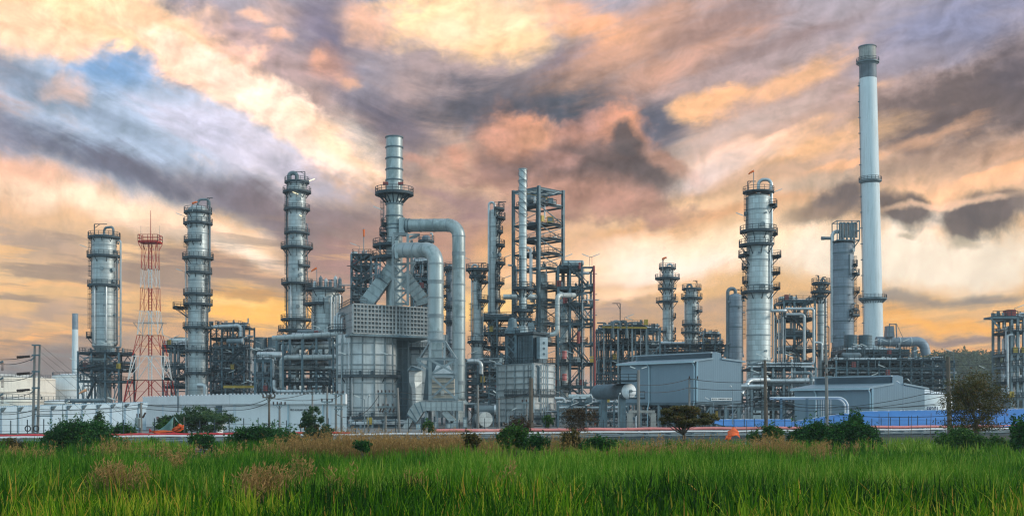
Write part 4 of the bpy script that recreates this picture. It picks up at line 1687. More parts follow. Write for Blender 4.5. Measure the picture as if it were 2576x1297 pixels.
# chimney over the furnace
D = 243
c = (PX(992, D + 2), D + 2)
r = PS(21, D)
root = thing('furnace_chimney', 'mottled steel chimney with a flared ring platform over the furnace', 'chimney', (c[0], c[1], PZ(765, D)))
b = MB()
b.lathe(c, [(r, PZ(768, D)), (r, PZ(340, D)), (r * .93, PZ(340, D)), (r * .93, PZ(346, D)), (.01, PZ(348, D))], 36)
b.build('shaft', 'duct_metal', root)
for y in (340.5, 366, 394, 422, 449, 510, 540, 562, 572):
    z = PZ(y, D)
    b = MB()
    b.lathe(c, [(r, z - .13), (r + .17, z - .13), (r + .17, z + .13), (r, z + .13)], 36)
    b.build('stiffener_ring', 'shell_dark', root)
pf = platform(root, c, r, PZ(482, D), 0, 360, PS(23, D), strut=False)
b = MB()
b.lathe(c, [(r + PS(14, D), PZ(484, D)), (r + PS(23, D), PZ(482.5, D)), (r + PS(23, D), PZ(486, D)), (r + PS(14, D), PZ(488, D))], 36)
for i in range(16):
    t = 2 * pi * i / 16
    b.beam((c[0] + (r + PS(21, D)) * cos(t), c[1] + (r + PS(21, D)) * sin(t), PZ(485, D)), (c[0] + r * cos(t), c[1] + r * sin(t), PZ(507, D)), .22)
b.build('flared_bracket', 'deck_steel', root, smooth=False)
for a in (-118, -60):
    t = R(a)
    p = Vector((c[0] + (r + PS(18, D)) * cos(t), c[1] + (r + PS(18, D)) * sin(t), PZ(482, D)))
    b = MB()
    b.beam(p, p + Vector((0, 0, 1.2)), .1)
    b.box(p.x - .55, p.x + .55, p.y - .2, p.y + .2, p.z + 1.2, p.z + 1.9)
    b.build('warning_light', 'oxide_red', root, smooth=False)
prism(MB(), [(PX(1004, D), D - .6), (PX(1019, D), D - .6), (PX(1019, D), D + 4), (PX(1004, D), D + 4)], PZ(588, D), PZ(548, D)).build('duct_port', 'duct_metal', root, smooth=False)
for (y, pw, a0, a1) in ((614, 28, 130, 285), (645, 30, 130, 285), (584, 14, 150, 215), (560, 9, 150, 215)):
    platform(root, c, r, PZ(y, D), a0, a1, PS(pw, D))
ladder(root, c, r + .4, 205, PZ(640, D), PZ(500, D))
tube_lamp(root, (PX(966, D), D, PZ(552, D)), -1)
for i, (px, y) in enumerate(((948, 640), (956, 606), (952, 676), (962, 690), (944, 660))):
    b = MB()
    p = P(px, y, D - 1)
    b.ibeam((p.x, p.y, PZ(700, D)), (p.x, p.y, p.z), .25, .25)
    b.build('post', 'steel', root, smooth=False)
# lattice frame in front of the lower shaft
D = 239
root = thing('braced_tower', 'pale braced steel frame around the foot of the chimney', 'frame', (PX(1006, D), D, PZ(766, D)))
xs = (PX(989, D), PX(1026, D))
for x in xs:
    for y in (D, D + 9):
        MB().ibeam((x, y, PZ(768, D)), (x, y, PZ(588, D)), .55, .5).build('column', 'rib_steel', root, smooth=False)
ly = (588, 640, 664, 697, 731, 764)
for i, y in enumerate(ly):
    z = PZ(y, D)
    MB().ibeam((xs[0], D, z), (xs[1], D, z), .4, .5).build('cross_beam', 'rib_steel', root, smooth=False)
    if i >= 2 and i < 5:
        zb = PZ(ly[i + 1], D)
        b = MB()
        b.beam((xs[0], D - .1, z), (xs[1], D - .1, zb), .34)
        b.beam((xs[0], D + .2, zb), (xs[1], D + .2, z), .34)
        b.build('cross_brace', 'rib_steel', root, smooth=False)
b = MB()
z = PZ(590, D)
b.beam((xs[1], D, z), (PX(1052, D), D + 3, z + .5), .3, .4)
b.beam((xs[1], D, PZ(604, D)), (PX(1046, D), D + 3, z), .25)
b.beam((xs[1], D + 5, z), (PX(1052, D), D + 3, z + .5), .3, .4)
b.build('bracket', 'rib_steel', root, smooth=False)
b = MB()
b.beam((xs[1], D, PZ(662, D)), (PX(1046, D), D, PZ(660, D)), .3, .4)
b.beam((xs[1], D, PZ(690, D)), (PX(1046, D), D, PZ(660, D)), .25)
b.build('bracket', 'rib_steel', root, smooth=False)


def big_duct(name, label, path, rpx, D, ring_pitch, group, joint=None):
    q = [P(*p) for p in path]
    r = PS(rpx, D)
    root = thing(name, label, 'duct', (q[-1].x, q[-1].y, q[-1].z), group)
    b = MB()
    b.tube(q, r, 28, bend=r * 1.75, seg=9)
    b.build('duct_run', 'duct_metal', root)
    for i in range(len(q) - 1):
        d = (q[i + 1] - q[i])
        L = d.length
        d.normalize()
        n = max(1, int(L / ring_pitch))
        for k in range(n + 1):
            s = (r * 1.75 if i > 0 else .5) + (L - (r * 1.75 if i > 0 else .5) - (r * 1.75 if i < len(q) - 2 else .3)) * k / n
            p = q[i] + d * s
            b = MB()
            b.cyl(p - d * .13, p + d * .13, r * 1.045, n=28)
            if k in (1, n - 1) and n > 3:
                b.cyl(p + d * .13, p + d * .5, r * 1.02, n=28)
                b.cyl(p + d * .5, p + d * .62, r * 1.05, n=28)
            b.build('flange_ring', 'rib_steel', root)
    if joint:
        a = q[0]
        d = (q[1] - q[0]).normalized()
        b = MB()
        for k in range(4):
            b.cyl(a + d * (.15 + k * .35), a + d * (.3 + k * .35), r * (1.1 if k % 2 == 0 else .98), n=28)
        b.build('bellows', 'shell_dark', root)
    return root, r


D = 236
root, r = big_duct('gas_duct', 'outer round gas duct arching from the chimney down on the right', [(1020, 567, 243), (1154, 566, 240), (1154, 1003, 240)], 16.4, 240, 3.4, 'arched gas ducts of the furnace', True)
q = P(1154, 1003, 240)
b = MB()
b.lathe((q.x, q.y), [(r * 1.5, PZ(1016, 240)), (r * 1.5, PZ(1014, 240)), (r, PZ(1003, 240))], 4)
b.lathe((q.x, q.y), [(r * .9, 1.0), (r * .9, PZ(1016, 240))], 4)
b.build('base_hood', 'duct_cover', root, smooth=False)
root, r = big_duct('gas_duct', 'inner round gas duct arching low from the furnace front', [(1000, 629, 236), (1096, 629, 228), (1096, 838, 228)], 19.6, 229, 3.5, 'arched gas ducts of the furnace', False)
D = 228
prism(MB(), [(PX(996, 236), 234), (PX(1004, 236), 234), (PX(1004, 236), 240), (PX(996, 236), 240)], PZ(652, 236), PZ(607, 236)).build('port_box', 'duct_metal', root, smooth=False)
c = (PX(1096, D), D)
b = MB()
b.lathe(c, [(r, PZ(858, D)), (r * 1.06, PZ(856, D)), (r * 1.06, PZ(851, D)), (r, PZ(849, D)), (r, PZ(836, D))], 28)
b.build('lower_collar', 'rib_steel', root)
w0 = PS(17, D)
prism(MB(), [(c[0] - w0, c[1] - w0), (c[0] + w0, c[1] - w0), (c[0] + w0, c[1] + w0), (c[0] - w0, c[1] + w0)], PZ(902, D), PZ(857, D)).build('square_transition', 'duct_metal', root, smooth=False)
b = MB()
for y in (880, 901):
    z = PZ(y, D)
    prism(b, [(c[0] - w0 - .12, c[1] - w0 - .12), (c[0] + w0 + .12, c[1] - w0 - .12), (c[0] + w0 + .12, c[1] + w0 + .12), (c[0] - w0 - .12, c[1] + w0 + .12)], z - .1, z + .1)
b.build('flange', 'rib_steel', root, smooth=False)
# fan casing tapering out below
zt, zb = PZ(903, D), PZ(1006, D)
wa, wb = PS(20, D), PS(30, D)
b = MB()
vs = []
for z, w in ((zb, wb), (zt, wa)):
    for (i, j) in ((-1, -1), (1, -1), (1, 1), (-1, 1)):
        vs.append((c[0] + i * w, c[1] + j * w * .8, z))
b.add(vs, [(0, 1, 5, 4), (1, 2, 6, 5), (2, 3, 7, 6), (3, 0, 4, 7), (0, 3, 2, 1), (4, 5, 6, 7)])
b.build('preheater_casing', 'shell_dark', root, smooth=False)
bx0, bx1 = PX(1085, 223), PX(1142, 223)
root = thing('preheater', 'cream ribbed preheater box inside the braced frame under the inner duct', 'preheater', ((bx0 + bx1) / 2, 225, PZ(1003, 223)))
MB().box(bx0, bx1, 223, 229, PZ(1003, 223), PZ(948, 223)).build('casing', 'warm_panel', root, smooth=False)
b = MB()
for k in range(5):
    z = PZ(1002 - k * 13.2, 223)
    b.box(bx0 - .08, bx1 + .08, 222.85, 223.0, z - .09, z + .09)
b.build('rib', 'rib_steel', root, smooth=False)
p = P(1113, 988, 222.8)
MB().box(p.x - .35, p.x + .35, 222.8, 222.99, p.z - .5, p.z + .5).build('hatch', 'lamp_white', root, smooth=False)
p = P(1112, 940, 223)
b = MB()
vs = [(bx0, 223, PZ(948, 223)), (bx1, 223, PZ(948, 223)), (bx1, 229, PZ(948, 223)), (bx0, 229, PZ(948, 223)), (p.x - 1.2, 224.5, PZ(917, 223)), (p.x + 1.2, 224.5, PZ(917, 223)), (p.x + 1.2, 228, PZ(917, 223)), (p.x - 1.2, 228, PZ(917, 223))]
b.add(vs, [(0, 1, 5, 4), (1, 2, 6, 5), (2, 3, 7, 6), (3, 0, 4, 7), (4, 5, 6, 7)])
b.build('hopper', 'pipe_cover', root, smooth=False)

# braced steel frame holding the inner duct
D = 221
root = thing('braced_tower', 'pale steel frame with crossed braces holding the inner gas duct', 'frame', (PX(1098, D), D + 4, 0))
L, M, Rr = PX(1048, D), PX(1082, D), PX(1148, D)
zs = {y: PZ(y, D) for y in (857, 902, 942, 1004)}
for (x, y) in ((M, D), (Rr, D), (L, D + 7), (PX(1126, D), D + 9)):
    MB().ibeam((x, y, 0), (x, y, zs[902]), .62, .55).build('column', 'rib_steel', root, smooth=False)
for (xa, xb) in ((M, PX(1082, D)), (PX(1118, D), PX(1118, D)), (L, M), (Rr, PX(1118, D))):
    b = MB()
    b.beam((xa, D + (6 if xa == L else 0), zs[902]), (xb, D + 1, zs[857]), .4)
    b.build('strut', 'rib_steel', root, smooth=False)
for (a, bb, y) in ((L, Rr, 902), (M, Rr, 942), (M, Rr, 1004), (M, PX(1118, D), 858)):
    MB().ibeam((a, D, PZ(y, D)), (bb, D, PZ(y, D)), .4, .55).build('cross_beam', 'rib_steel', root, smooth=False)
for (a, bb, y0, y1) in ((M, Rr, 904, 940), (Rr, M, 904, 940), (M, Rr, 944, 1002), (Rr, M, 944, 1002), (L, M, 904, 930)):
    MB().beam((a, D - .15 if a == M else D + .15, PZ(y0, D)), (bb, D - .15 if a == M else D + .15, PZ(y1, D)), .42).build('cross_brace', 'rib_steel', root, smooth=False)

# hooded vent and low air ducts
D = 219
root = thing('vent_stack', 'ribbed vent stack under a small gabled hood left of the braced frame', 'vent', (PX(1045, D), D, 0))
z = [PZ(y, D) for y in (1022, 975, 960, 931)]
ws = [(1037, 1058), (1034, 1060), (1028, 1061), (1028, 1061)]
for k in range(3):
    b = MB()
    vs = []
    for zz, (a, c2) in ((z[k], ws[k]), (z[k + 1], ws[k + 1])):
        a, c2 = PX(a, D), PX(c2, D)
        m = (a + c2) / 2 - .1
        vs += [(a, D + 1.2, zz), (m, D - .3, zz), (c2, D + 1.2, zz), (m, D + 3, zz)]
    b.add(vs, [(0, 1, 5, 4), (1, 2, 6, 5), (2, 3, 7, 6), (3, 0, 4, 7), (0, 3, 2, 1), (4, 5, 6, 7)])
    b.build('duct_segment', 'duct_cover', root, smooth=False)
a, m, c2 = PX(1025, D), PX(1036, D), PX(1068, D)
zt, zb = PZ(919, D), PZ(931, D)
b = MB()
b.add([(a, D - .8, zb), (m, D - .8, zt), (c2, D - .9, zb), (a, D + 3.4, zb), (m, D + 3.4, zt), (c2 - .6, D + 3.4, zb + .6)], [(0, 1, 4, 3), (1, 2, 5, 4)])
o = b.build('hood', 'steel_light', root, smooth=False)
md = o.modifiers.new('thickness', 'SOLIDIFY')
md.thickness = .12
b = MB()
b.add([(a + .2, D - .5, zb + .02), (m, D - .5, zt - .1), (c2 - .6, D - .5, zb + .02)], [(0, 1, 2)])
b.build('hood_mesh', 'shell_dark', root, smooth=False)

D = 216
root = thing('air_duct', 'low ribbed rectangular air duct with slanting legs in front of the frame', 'duct', (PX(1100, D), D, 0))
z0, z1 = PZ(1032, D), PZ(1008, D)
b = MB()
b.box(PX(1071, D), PX(1163, D), D, D + 4, z0, z1)
b.build('main_duct', 'duct_cover', root, smooth=False)
b = MB()
for k in range(8):
    x = PX(1071, D) + (PX(1163, D) - PX(1071, D)) * k / 7
    b.box(x - .1, x + .1, D - .15, D + 4.15, z0 - .1, z1 + .1)
b.build('flange_rib', 'rib_steel', root, smooth=False)
path = [(1071, 1008, 1071, 1032), (1056, 1009, 1064, 1036), (1042, 1014, 1058, 1046), (1030, 1026, 1050, 1058), (1024, 1040, 1046, 1062)]
for k in range(4):
    x0, y0, x1, y1 = path[k]
    x2, y2, x3, y3 = path[k + 1]
    b = MB()
    f = .012 * k
    q = [(PX(x0, D), PZ(y0, D)), (PX(x1, D), PZ(y1, D)), (PX(x3, D), PZ(y3, D)), (PX(x2, D), PZ(y2, D))]
    b.add([(a, D - f, c2) for a, c2 in q] + [(a, D + 4 + f, c2) for a, c2 in q], [(0, 1, 2, 3), (7, 6, 5, 4), (0, 4, 5, 1), (1, 5, 6, 2), (2, 6, 7, 3), (3, 7, 4, 0)])
    b.build('elbow_segment', 'duct_cover', root, smooth=False)
    b = MB()
    b.beam((q[2][0], D - .1, q[2][1]), (q[3][0], D - .1, q[3][1]), .2)
    b.build('seam_rib', 'steel', root, smooth=False)
for (pa, pb, w) in (((1035, 1052), (1020, 1078), 14), ((1118, 1034), (1142, 1060), 15), ((1142, 1058), (1142, 1082), 16)):
    b = MB()
    skew_box(b, P(*pa, D + 2), P(*pb, D + 2), PS(w, D), 3.4)
    b.build('duct_leg', 'duct_cover', root, smooth=False)
for px in (1071, 1100, 1150):
    MB().ibeam((PX(px, D), D + .3, 0), (PX(px, D), D + .3, z0 - .1), .35, .35).build('support', 'steel_light', root, smooth=False)

D = 230
root = thing('blower', 'blower with a round pale inlet disc right of the air ducts', 'blower', (PX(1216, D), D, 0))
p = P(1222, 1054, D - 2)
b = MB()
b.cyl(p + Vector((-.9, 1.8, 0)), p + Vector((0, 0, 0)), PS(19, D), n=28)
b.build('inlet_cone', 'duct_cover', root)
b = MB()
b.cyl(P(1198, 1060, D + 2), P(1218, 1058, D + 1), PS(20, D), n=24)
b.build('fan_housing', 'pipe_dull', root)
b = MB()
b.cyl(P(1194, 1030, D + 5), P(1246, 1030, D + 5), PS(12, D), n=24)
b.build('silencer', 'pipe_dull', root)
b = MB()
b.cyl(P(1243, 1030, D + 5), P(1248, 1030, D + 5), PS(13, D), n=24)
b.build('end_ring', 'pipe_cover', root)
for px in (1200, 1240):
    MB().ibeam((PX(px, D), D + 5, 0), (PX(px, D), D + 5, PZ(1040, D)), .3, .3).build('support', 'steel', root, smooth=False)
for i, (px, y0, w, h) in enumerate(((1078, 1062, 12, 22), (1052, 1066, 10, 14), (1094, 1058, 8, 20), (1128, 1064, 14, 16), (1170, 1050, 10, 30))):
    D = 212
    p = P(px, 1080, D)
    root = thing('equipment_cabinet', ['grey steel cabinet under the middle of the low air duct', 'pale blue motor cabinet beside the left duct leg', 'narrow grey cabinet next to the grey steel cabinet', 'wide grey cabinet under the right duct leg', 'tall grey cabinet at the right end of the low air duct'][i], 'cabinet', (p.x, D, 0), 'cabinets under the air ducts')
    ww, hh = PS(w, D), PZ(y0, D)
    MB().box(p.x - ww / 2, p.x + ww / 2, D, D + 1.2, 0, hh).build('body', 'steel_light' if i != 1 else 'gutter', root, smooth=False)
    MB().box(p.x - ww / 2 - .06, p.x + ww / 2 + .06, D - .06, D + 1.26, hh, hh + .1).build('lid', 'steel', root, smooth=False)
    MB().box(p.x - ww * .35, p.x + ww * .3, D - .03, D - .002, hh * .2, hh * .85).build('door', 'duct_cover', root, smooth=False)

# low pipes at the foot of the furnace
run('low_pipe', 'pale horizontal pipe along the foot of the round furnace', [(880, 1062, 236), (1020, 1064, 236)], 2.4, 'pipe_cover', supports=[(900, 1062, 236), (945, 1063, 236), (985, 1063, 236)], flange=4)
steel('pipe_rack', 'low pipe rack on short legs in front of the furnace', 878, 1030, 226, 4, [1068], 6, 2, seed=41, npipe=8, nriser=6, drums=0, deckfrac=.3, rail=False, group='pipe racks', braces=.2, m='steel_light', lamps=0, pr=(.1, .25))

# stair tower behind the furnace
steel('stair_tower', 'open dark stair tower behind the left side of the furnace', 884, 944, 282, 9, [640, 669, 698, 725, 750], 3, 2, seed=51, npipe=3, nriser=9, drums=1, stair=(.05, 4.2, 0, 5), deckfrac=.95, cat='structure', braces=.7, cw=.5, pr=(.12, .3))
tower('small_column', 'grey column top showing between the two gas ducts', 1072, 292, 22, 590, 1000, plats=[(604, 0, 360, 5), (700, 0, 360, 8), (724, 0, 360, 12)], nr=10, m='cladding_grey', risers=[(180, 2, 610, 760, 8, 'pipe_dull'), (0, 2, 585, 720, 5, 'pipe_cover')], lad=[(-60, 760, 606)], group='slim columns behind the ducts')
steel('steel_structure', 'small dark platform structure between the two gas ducts', 1040, 1082, 284, 8, [664, 700, 726, 752], 3, 2, seed=53, npipe=3, nriser=6, drums=1, deckfrac=.9, cat='structure', braces=.6)
tower('small_column', 'slim grey column half hidden behind the outer gas duct', 1133, 300, 15, 664, 1000, plats=[(672, 0, 360, 8), (718, 90, 270, 10), (770, 0, 360, 8), (806, 0, 360, 8)], nr=8, m='cladding_grey', lad=[(185, 800, 674)], group='slim columns behind the ducts')

# ================================================================== columns right of the furnace
def slim_pair():
    tower('small_column', 'short slim column with a widened foot just right of the gas ducts', 1201, 272, 22, 672, 1000,
          plats=[(676, 0, 360, 15), (693, 0, 360, 6), (707, -60, 70, 14), (755, -80, 60, 15), (858, 0, 360, 12)], nr=9, m='cladding',
          lad=[(-80, 753, 680), (190, 855, 760)], top_pipe=(180, 2.2, 664, 856, 3, 'pipe_cover'), davits=[(0, 676, 16, 0, 12)], lamps=[(180, 672, -1, False)], risers=[(0, 1.5, 760, 870, 3, 'pipe_cover')],
          group='slim columns right of the gas ducts')
    D = 272
    c = (PX(1201, D + PS(11, D)), D + PS(11, D))
    root = thing('skirt', 'flared pale cone at the foot of the short slim column', 'column base', (c[0], c[1], 0))
    MB().lathe(c, [(PS(16, D), 0), (PS(15.5, D), PZ(855, D)), (PS(11.4, D), PZ(842, D))], 28).build('cone', 'cladding', root)
    b = MB()
    for y in (870, 890):
        z = PZ(y, D)
        b.lathe(c, [(PS(15.7, D), z - .1), (PS(16.4, D), z - .1), (PS(16.4, D), z + .1), (PS(15.7, D), z + .1)], 28)
    b.build('ring', 'rib_steel', root)
    tower('small_column', 'tall slim column with a pipe bow on its left side', 1244, 280, 22, 524, 1000,
          plats=[(523, -90, 90, 12), (546, -70, 50, 14), (580, -60, 40, 9), (615, -70, 40, 13), (660, -70, 40, 14), (710, -80, 30, 12), (756, -80, 40, 14), (800, 0, 360, 15)], nr=6, m='cladding',
          lad=[(-40, 708, 662), (-35, 655, 618), (-40, 610, 548), (-70, 752, 664)], top_pipe=(180, 3.1, 507, 860, 3, 'pipe_cover'), davits=[(20, 523, 18, 0, 20)], holes=[(-30, 640)], lamps=[(0, 668, 1, False), (0, 720, 1, False)],
          risers=[(0, 1.4, 540, 790, 2, 'pipe_dull')], group='slim columns right of the gas ducts', seed=4)


slim_pair()
steel('pipe_rack', 'grey pipe deck at the foot of the tall slim column', 1212, 1288, 274, 8, [798, 836, 872, 905], 3, 2, seed=61, npipe=4, nriser=8, drums=1, deckfrac=.9, group='pipe racks', m='steel', braces=.5)
steel('pipe_rack', 'dark pipe rack low between the gas ducts and the box heater', 1172, 1262, 262, 10, [912, 935, 962, 990, 1020], 4, 2, seed=63, npipe=7, nriser=10, drums=2, deckfrac=.6, group='pipe racks', braces=.5, rail=False, pr=(.15, .45))
run('insulated_pipe', 'short thick pale pipe at the top of the dark rack right of the gas ducts', [(1176, 908, 258), (1210, 908, 258), (1210, 940, 258)], 6, 'pipe_cover', flange=2)
tower('small_column', 'slim column with crowded platforms between the outer duct and the tall slim column', 1128, 310, 12, 668, 1000, plats=[(676, 0, 360, 6), (742, 0, 360, 5)], nr=5, m='cladding_grey', group='slim columns behind the ducts')

# ================================================================== tall open structure
D = 268
steel('tall_structure', 'tallest open steel tower with five decks seen corner on', 1290, 1420, 268, 8.4, [512, 560, 597, 634, 672, 722, 764, 812, 862, 912, 970], 2, 2, rot=R(45), size=8.4, ztop=470, seed=72, npipe=1, nriser=5, drums=3,
      deckfrac=.5, cat='structure', braces=.55, cw=.62, lamps=4, m='steel', pr=(.12, .4), colour_bits=2, over=0)
root = thing('roof_frame', 'flat beam frame closing the top of the tallest open tower', 'frame', (PX(1355, 268), 272.2, PZ(474, 268)))
b = MB().frame(PX(1355, 268), 268 + 4.2, R(45))
z = PZ(476, 268)
for (a, c2) in (((-4.2, -4.2), (4.2, -4.2)), ((4.2, -4.2), (4.2, 4.2)), ((4.2, 4.2), (-4.2, 4.2)), ((-4.2, 4.2), (-4.2, -4.2)), ((-4.2, 0), (4.2, 0)), ((0, -4.2), (0, 4.2)), ((-4.2, 2), (4.2, 2)), ((-4.2, -2), (4.2, -2))):
    b.ibeam((*a, z), (*c2, z), .35, .6)
b.build('beam', 'steel', root, smooth=False)
b = MB().frame(PX(1355, 268), 268 + 4.2, R(45))
b.ibeam((-4.4, .8, z - .8), (4.4, .8, z - .8), .3, .6)
b.build('hoist_rail', 'yellow_paint', root, smooth=False)
for i, (px, y) in enumerate(((1384, 505), (1384, 552))):
    p = P(px, y, 268)
    root = thing('floodlight_panel', ['pale box panel on the top deck of the tallest open tower', 'pale box panel on the second deck of the tallest open tower'][i], 'panel', (p.x, p.y, PZ(y + 6, 268)), 'box panels on the tall tower')
    s = PS(7, 268)
    MB().box(p.x - s, p.x + s, 268, 268.4, p.z - s * .8, p.z + s * .9).build('face', 'steel_light', root, smooth=False)
    b = MB()
    for (xa, za, xb, zb) in ((-1, -.8, 1, -.8), (-1, .9, 1, .9), (-1, -1.2, -1, .9), (1, -1.2, 1, .9)):
        b.beam((p.x + xa * s, 267.9, p.z + za * s), (p.x + xb * s, 267.9, p.z + zb * s), .16)
    b.build('stand', 'yellow_paint' if i else 'steel', root, smooth=False)
D = 264
steel('annex_structure', 'lower braced annex of the tall tower with red bits and zigzag stairs', 1400, 1494, 262, 10, [670, 722, 764, 812, 862, 912, 970, 1011], 4, 2, seed=77, npipe=2, nriser=8, drums=2, deckfrac=.6, cat='structure', braces=.55, cw=.5,
      stair=(.28, 4.4, 0, 8), lamps=6, pr=(.12, .35), colour_bits=5, over=0)
for i, (px, y, h, w) in enumerate(((1458, 668, 16, 5), (1420, 892, 20, 11), (1420, 948, 18, 11), (1455, 848, 30, 8), (1458, 1000, 24, 6))):
    p = P(px, y, 261)
    root = thing('red_drum', ['dark red post box on the roof of the annex', 'faded red drum in the annex, the upper of two at its left edge', 'faded red drum in the annex, the lower of two at its left edge', 'dark red panel beside the annex stairs', 'dark red cabinet low in the annex'][i], 'drum', (p.x, 261, p.z - PS(h / 2, 261)), 'red drums on the annex')
    r2 = PS(w / 2, 261)
    b = MB()
    b.lathe((p.x, 261), [(.01, p.z - PS(h / 2, 261)), (r2, p.z - PS(h / 2, 261)), (r2, p.z + PS(h / 2, 261)), (.01, p.z + PS(h / 2, 261))], 14)
    b.build('body', 'oxide_red' if i not in (1, 2) else 'pipe_pink', root)
    b = MB()
    for f in (-.3, .3):
        z = p.z + PS(h * f, 261)
        b.lathe((p.x, 261), [(r2, z - .07), (r2 + .08, z - .07), (r2 + .08, z + .07), (r2, z + .07)], 14)
    b.build('hoop', 'oxide_red', root)
p = P(1420, 825, 263)
root = thing('warm_vessel', 'pale upright vessel standing inside the annex', 'vessel', (p.x, 265, 0))
b = MB()
b.lathe((p.x, 265), [(PS(10.5, 263), 0), (PS(10.5, 263), PZ(762, 263))], 28)
b.dome((p.x, 265), PS(10.5, 263), PZ(762, 263), 1.0, 28, 4)
b.build('shell', 'cladding_pale', root)
ring_set(root, (p.x, 265), PS(10.5, 263), 3, PZ(766, 263), 8)
p = P(1366, 800, 270)
root = thing('warm_vessel', 'pale upright vessel standing inside the tall tower', 'vessel', (p.x, 272, 0))
b = MB()
b.lathe((p.x, 272), [(PS(12, 270), 0), (PS(12, 270), PZ(690, 270))], 28)
b.dome((p.x, 272), PS(12, 270), PZ(690, 270), 1.0, 28, 4)
b.build('shell', 'cladding_pale', root)
ring_set(root, (p.x, 272), PS(12, 270), 3, PZ(696, 270), 8)

# red standpipe at the right edge of the annex
D = 259
root = thing('standpipe', 'thin red standpipe with stub brackets at the right edge of the annex', 'pipe', (PX(1497, D), D, 0))
MB().cyl((PX(1497, D), D, 0), (PX(1494, D), D, PZ(668, D)), .26, .22, 8).build('pipe', 'oxide_red', root)
for y in (688, 740, 792, 846, 900, 960):
    b = MB()
    z = PZ(y, D)
    b.beam((PX(1482, D), D + .1, z), (PX(1502, D), D + .1, z), .16)
    b.build('bracket', 'steel_light', root, smooth=False)

# heater chimney with spiral strake
D = 250
c = (PX(1315.5, D), D + 2)
r = PS(9.8, D)
root = thing('heater_chimney', 'slim pale chimney with a spiral strake in front of the tallest tower', 'chimney', (c[0], c[1], PZ(842, D)))
b = MB()
b.lathe(c, [(r * 2.0, PZ(846, D)), (r * 1.05, PZ(815, D)), (r, PZ(740, D)), (r, PZ(421, D)), (r * .9, PZ(421, D)), (.01, PZ(424, D))], 28)
b.build('shaft', 'cladding_pale', root)
for y in [421 + i * 28.5 for i in range(14)]:
    z = PZ(y, D)
    b = MB()
    b.lathe(c, [(r, z - .11), (r + .14, z - .11), (r + .14, z + .11), (r, z + .11)], 28)
    b.build('stiffener_ring', 'rib_steel', root)
for k in range(3):
    b = MB()
    pts = []
    for i in range(40):
        f = i / 39
        t = 2 * pi * (f * 2.2 + k / 3)
        pts.append(Vector((c[0] + (r + .2) * cos(t), c[1] + (r + .2) * sin(t), PZ(424, D) + (PZ(545, D) - PZ(424, D)) * f)))
    for i in range(39):
        b.beam(pts[i], pts[i + 1], .06, .12)
    b.build('spiral_strake', 'shell_dark', root, smooth=False)
for (y, w) in ((722, 15), (778, 14), (800, 12)):
    platform(root, c, r, PZ(y, D), 0, 360, PS(w, D))
ladder(root, c, r, -130, PZ(800, D), PZ(640, D))

run('insulated_pipe', 'thick pale horizontal pipe crossing behind the strake chimney', [(1266, 746, 262), (1345, 746, 262), (1345, 746, 270)], 6.6, 'duct_cover', flange=3)
run('insulated_pipe', 'thick pale pipe with two elbows in front of the annex', [(1444, 742, 256), (1402, 742, 250), (1402, 841, 250), (1345, 841, 250)], 6.0, 'duct_cover', flange=3)

# ================================================================== box heater
def corner_box(root, name, m, xc, Dc, xl, Dl, xr, Dr, z0, z1):
    A, B, C = (PX(xl, Dl), Dl), (PX(xc, Dc), Dc), (PX(xr, Dr), Dr)
    E = (A[0] + C[0] - B[0], A[1] + C[1] - B[1])
    o = prism(MB(), [B, C, E, A], z0, z1).build(name, m, root, smooth=False)
    return A, B, C, E


D = 238
z0, z1 = PZ(1062, D), PZ(914, D)
root = thing('box_heater', 'big ribbed grey box heater with a bright right side', 'furnace', (PX(1341, D), D + 5, 0))
A, B, C, E = corner_box(root, 'casing', 'shell_plate', 1341, 238, 1252, 247, 1394, 246, z0, z1)
b = MB()
panel_face(b, A, B, z0, z1, 4, 9, .22, .16)
b.build('left_rib', 'rib_steel', root, smooth=False)
b = MB()
panel_face(b, B, C, z0, z1, 3, 9, .2, .14)
for f in (.42, .52, .62):
    p = Vector((*B, 0)).lerp(Vector((*C, 0)), f) + Vector((.3, -.3, 0))
    b.beam(p + Vector((0, 0, z0)), p + Vector((0, 0, z1)), .22)
b.build('right_rib_lit', 'pipe_cover', root, smooth=False)  # paler than the left ribs: light on the right face put into colour
for (y, xa) in ((992, .25), (1052, .55)):
    z = PZ(y, D)
    b = MB()
    p0 = Vector((*A, z)).lerp(Vector((*B, z)), xa)
    p1, p2 = Vector((*B, z)), Vector((*C, z))
    o1 = Vector((-.45, -.9, 0))
    o2 = Vector((.6, -.8, 0))
    o = Vector((.1, -1.2, 0))
    b.add([p0, p1, p1 + o, p0 + o1, p0 - Vector((0, 0, .25)), p1 - Vector((0, 0, .25)), p1 + o - Vector((0, 0, .25)), p0 + o1 - Vector((0, 0, .25))], [(0, 1, 2, 3), (7, 6, 5, 4), (3, 2, 6, 7), (0, 3, 7, 4)])
    b.add([p1, p2, p2 + o2, p1 + o, p1 - Vector((0, 0, .25)), p2 - Vector((0, 0, .25)), p2 + o2 - Vector((0, 0, .25)), p1 + o - Vector((0, 0, .25))], [(0, 1, 2, 3), (7, 6, 5, 4), (3, 2, 6, 7), (1, 5, 6, 2)])
    d = b.build('walkway', 'deck_steel', root, smooth=False)
    g = MB()
    g.rail(p0 + o1, p1 + o, w=.1)
    g.rail(p1 + o, p2 + o2, w=.1)
    g.build('railing', 'rail_steel', d, smooth=False)
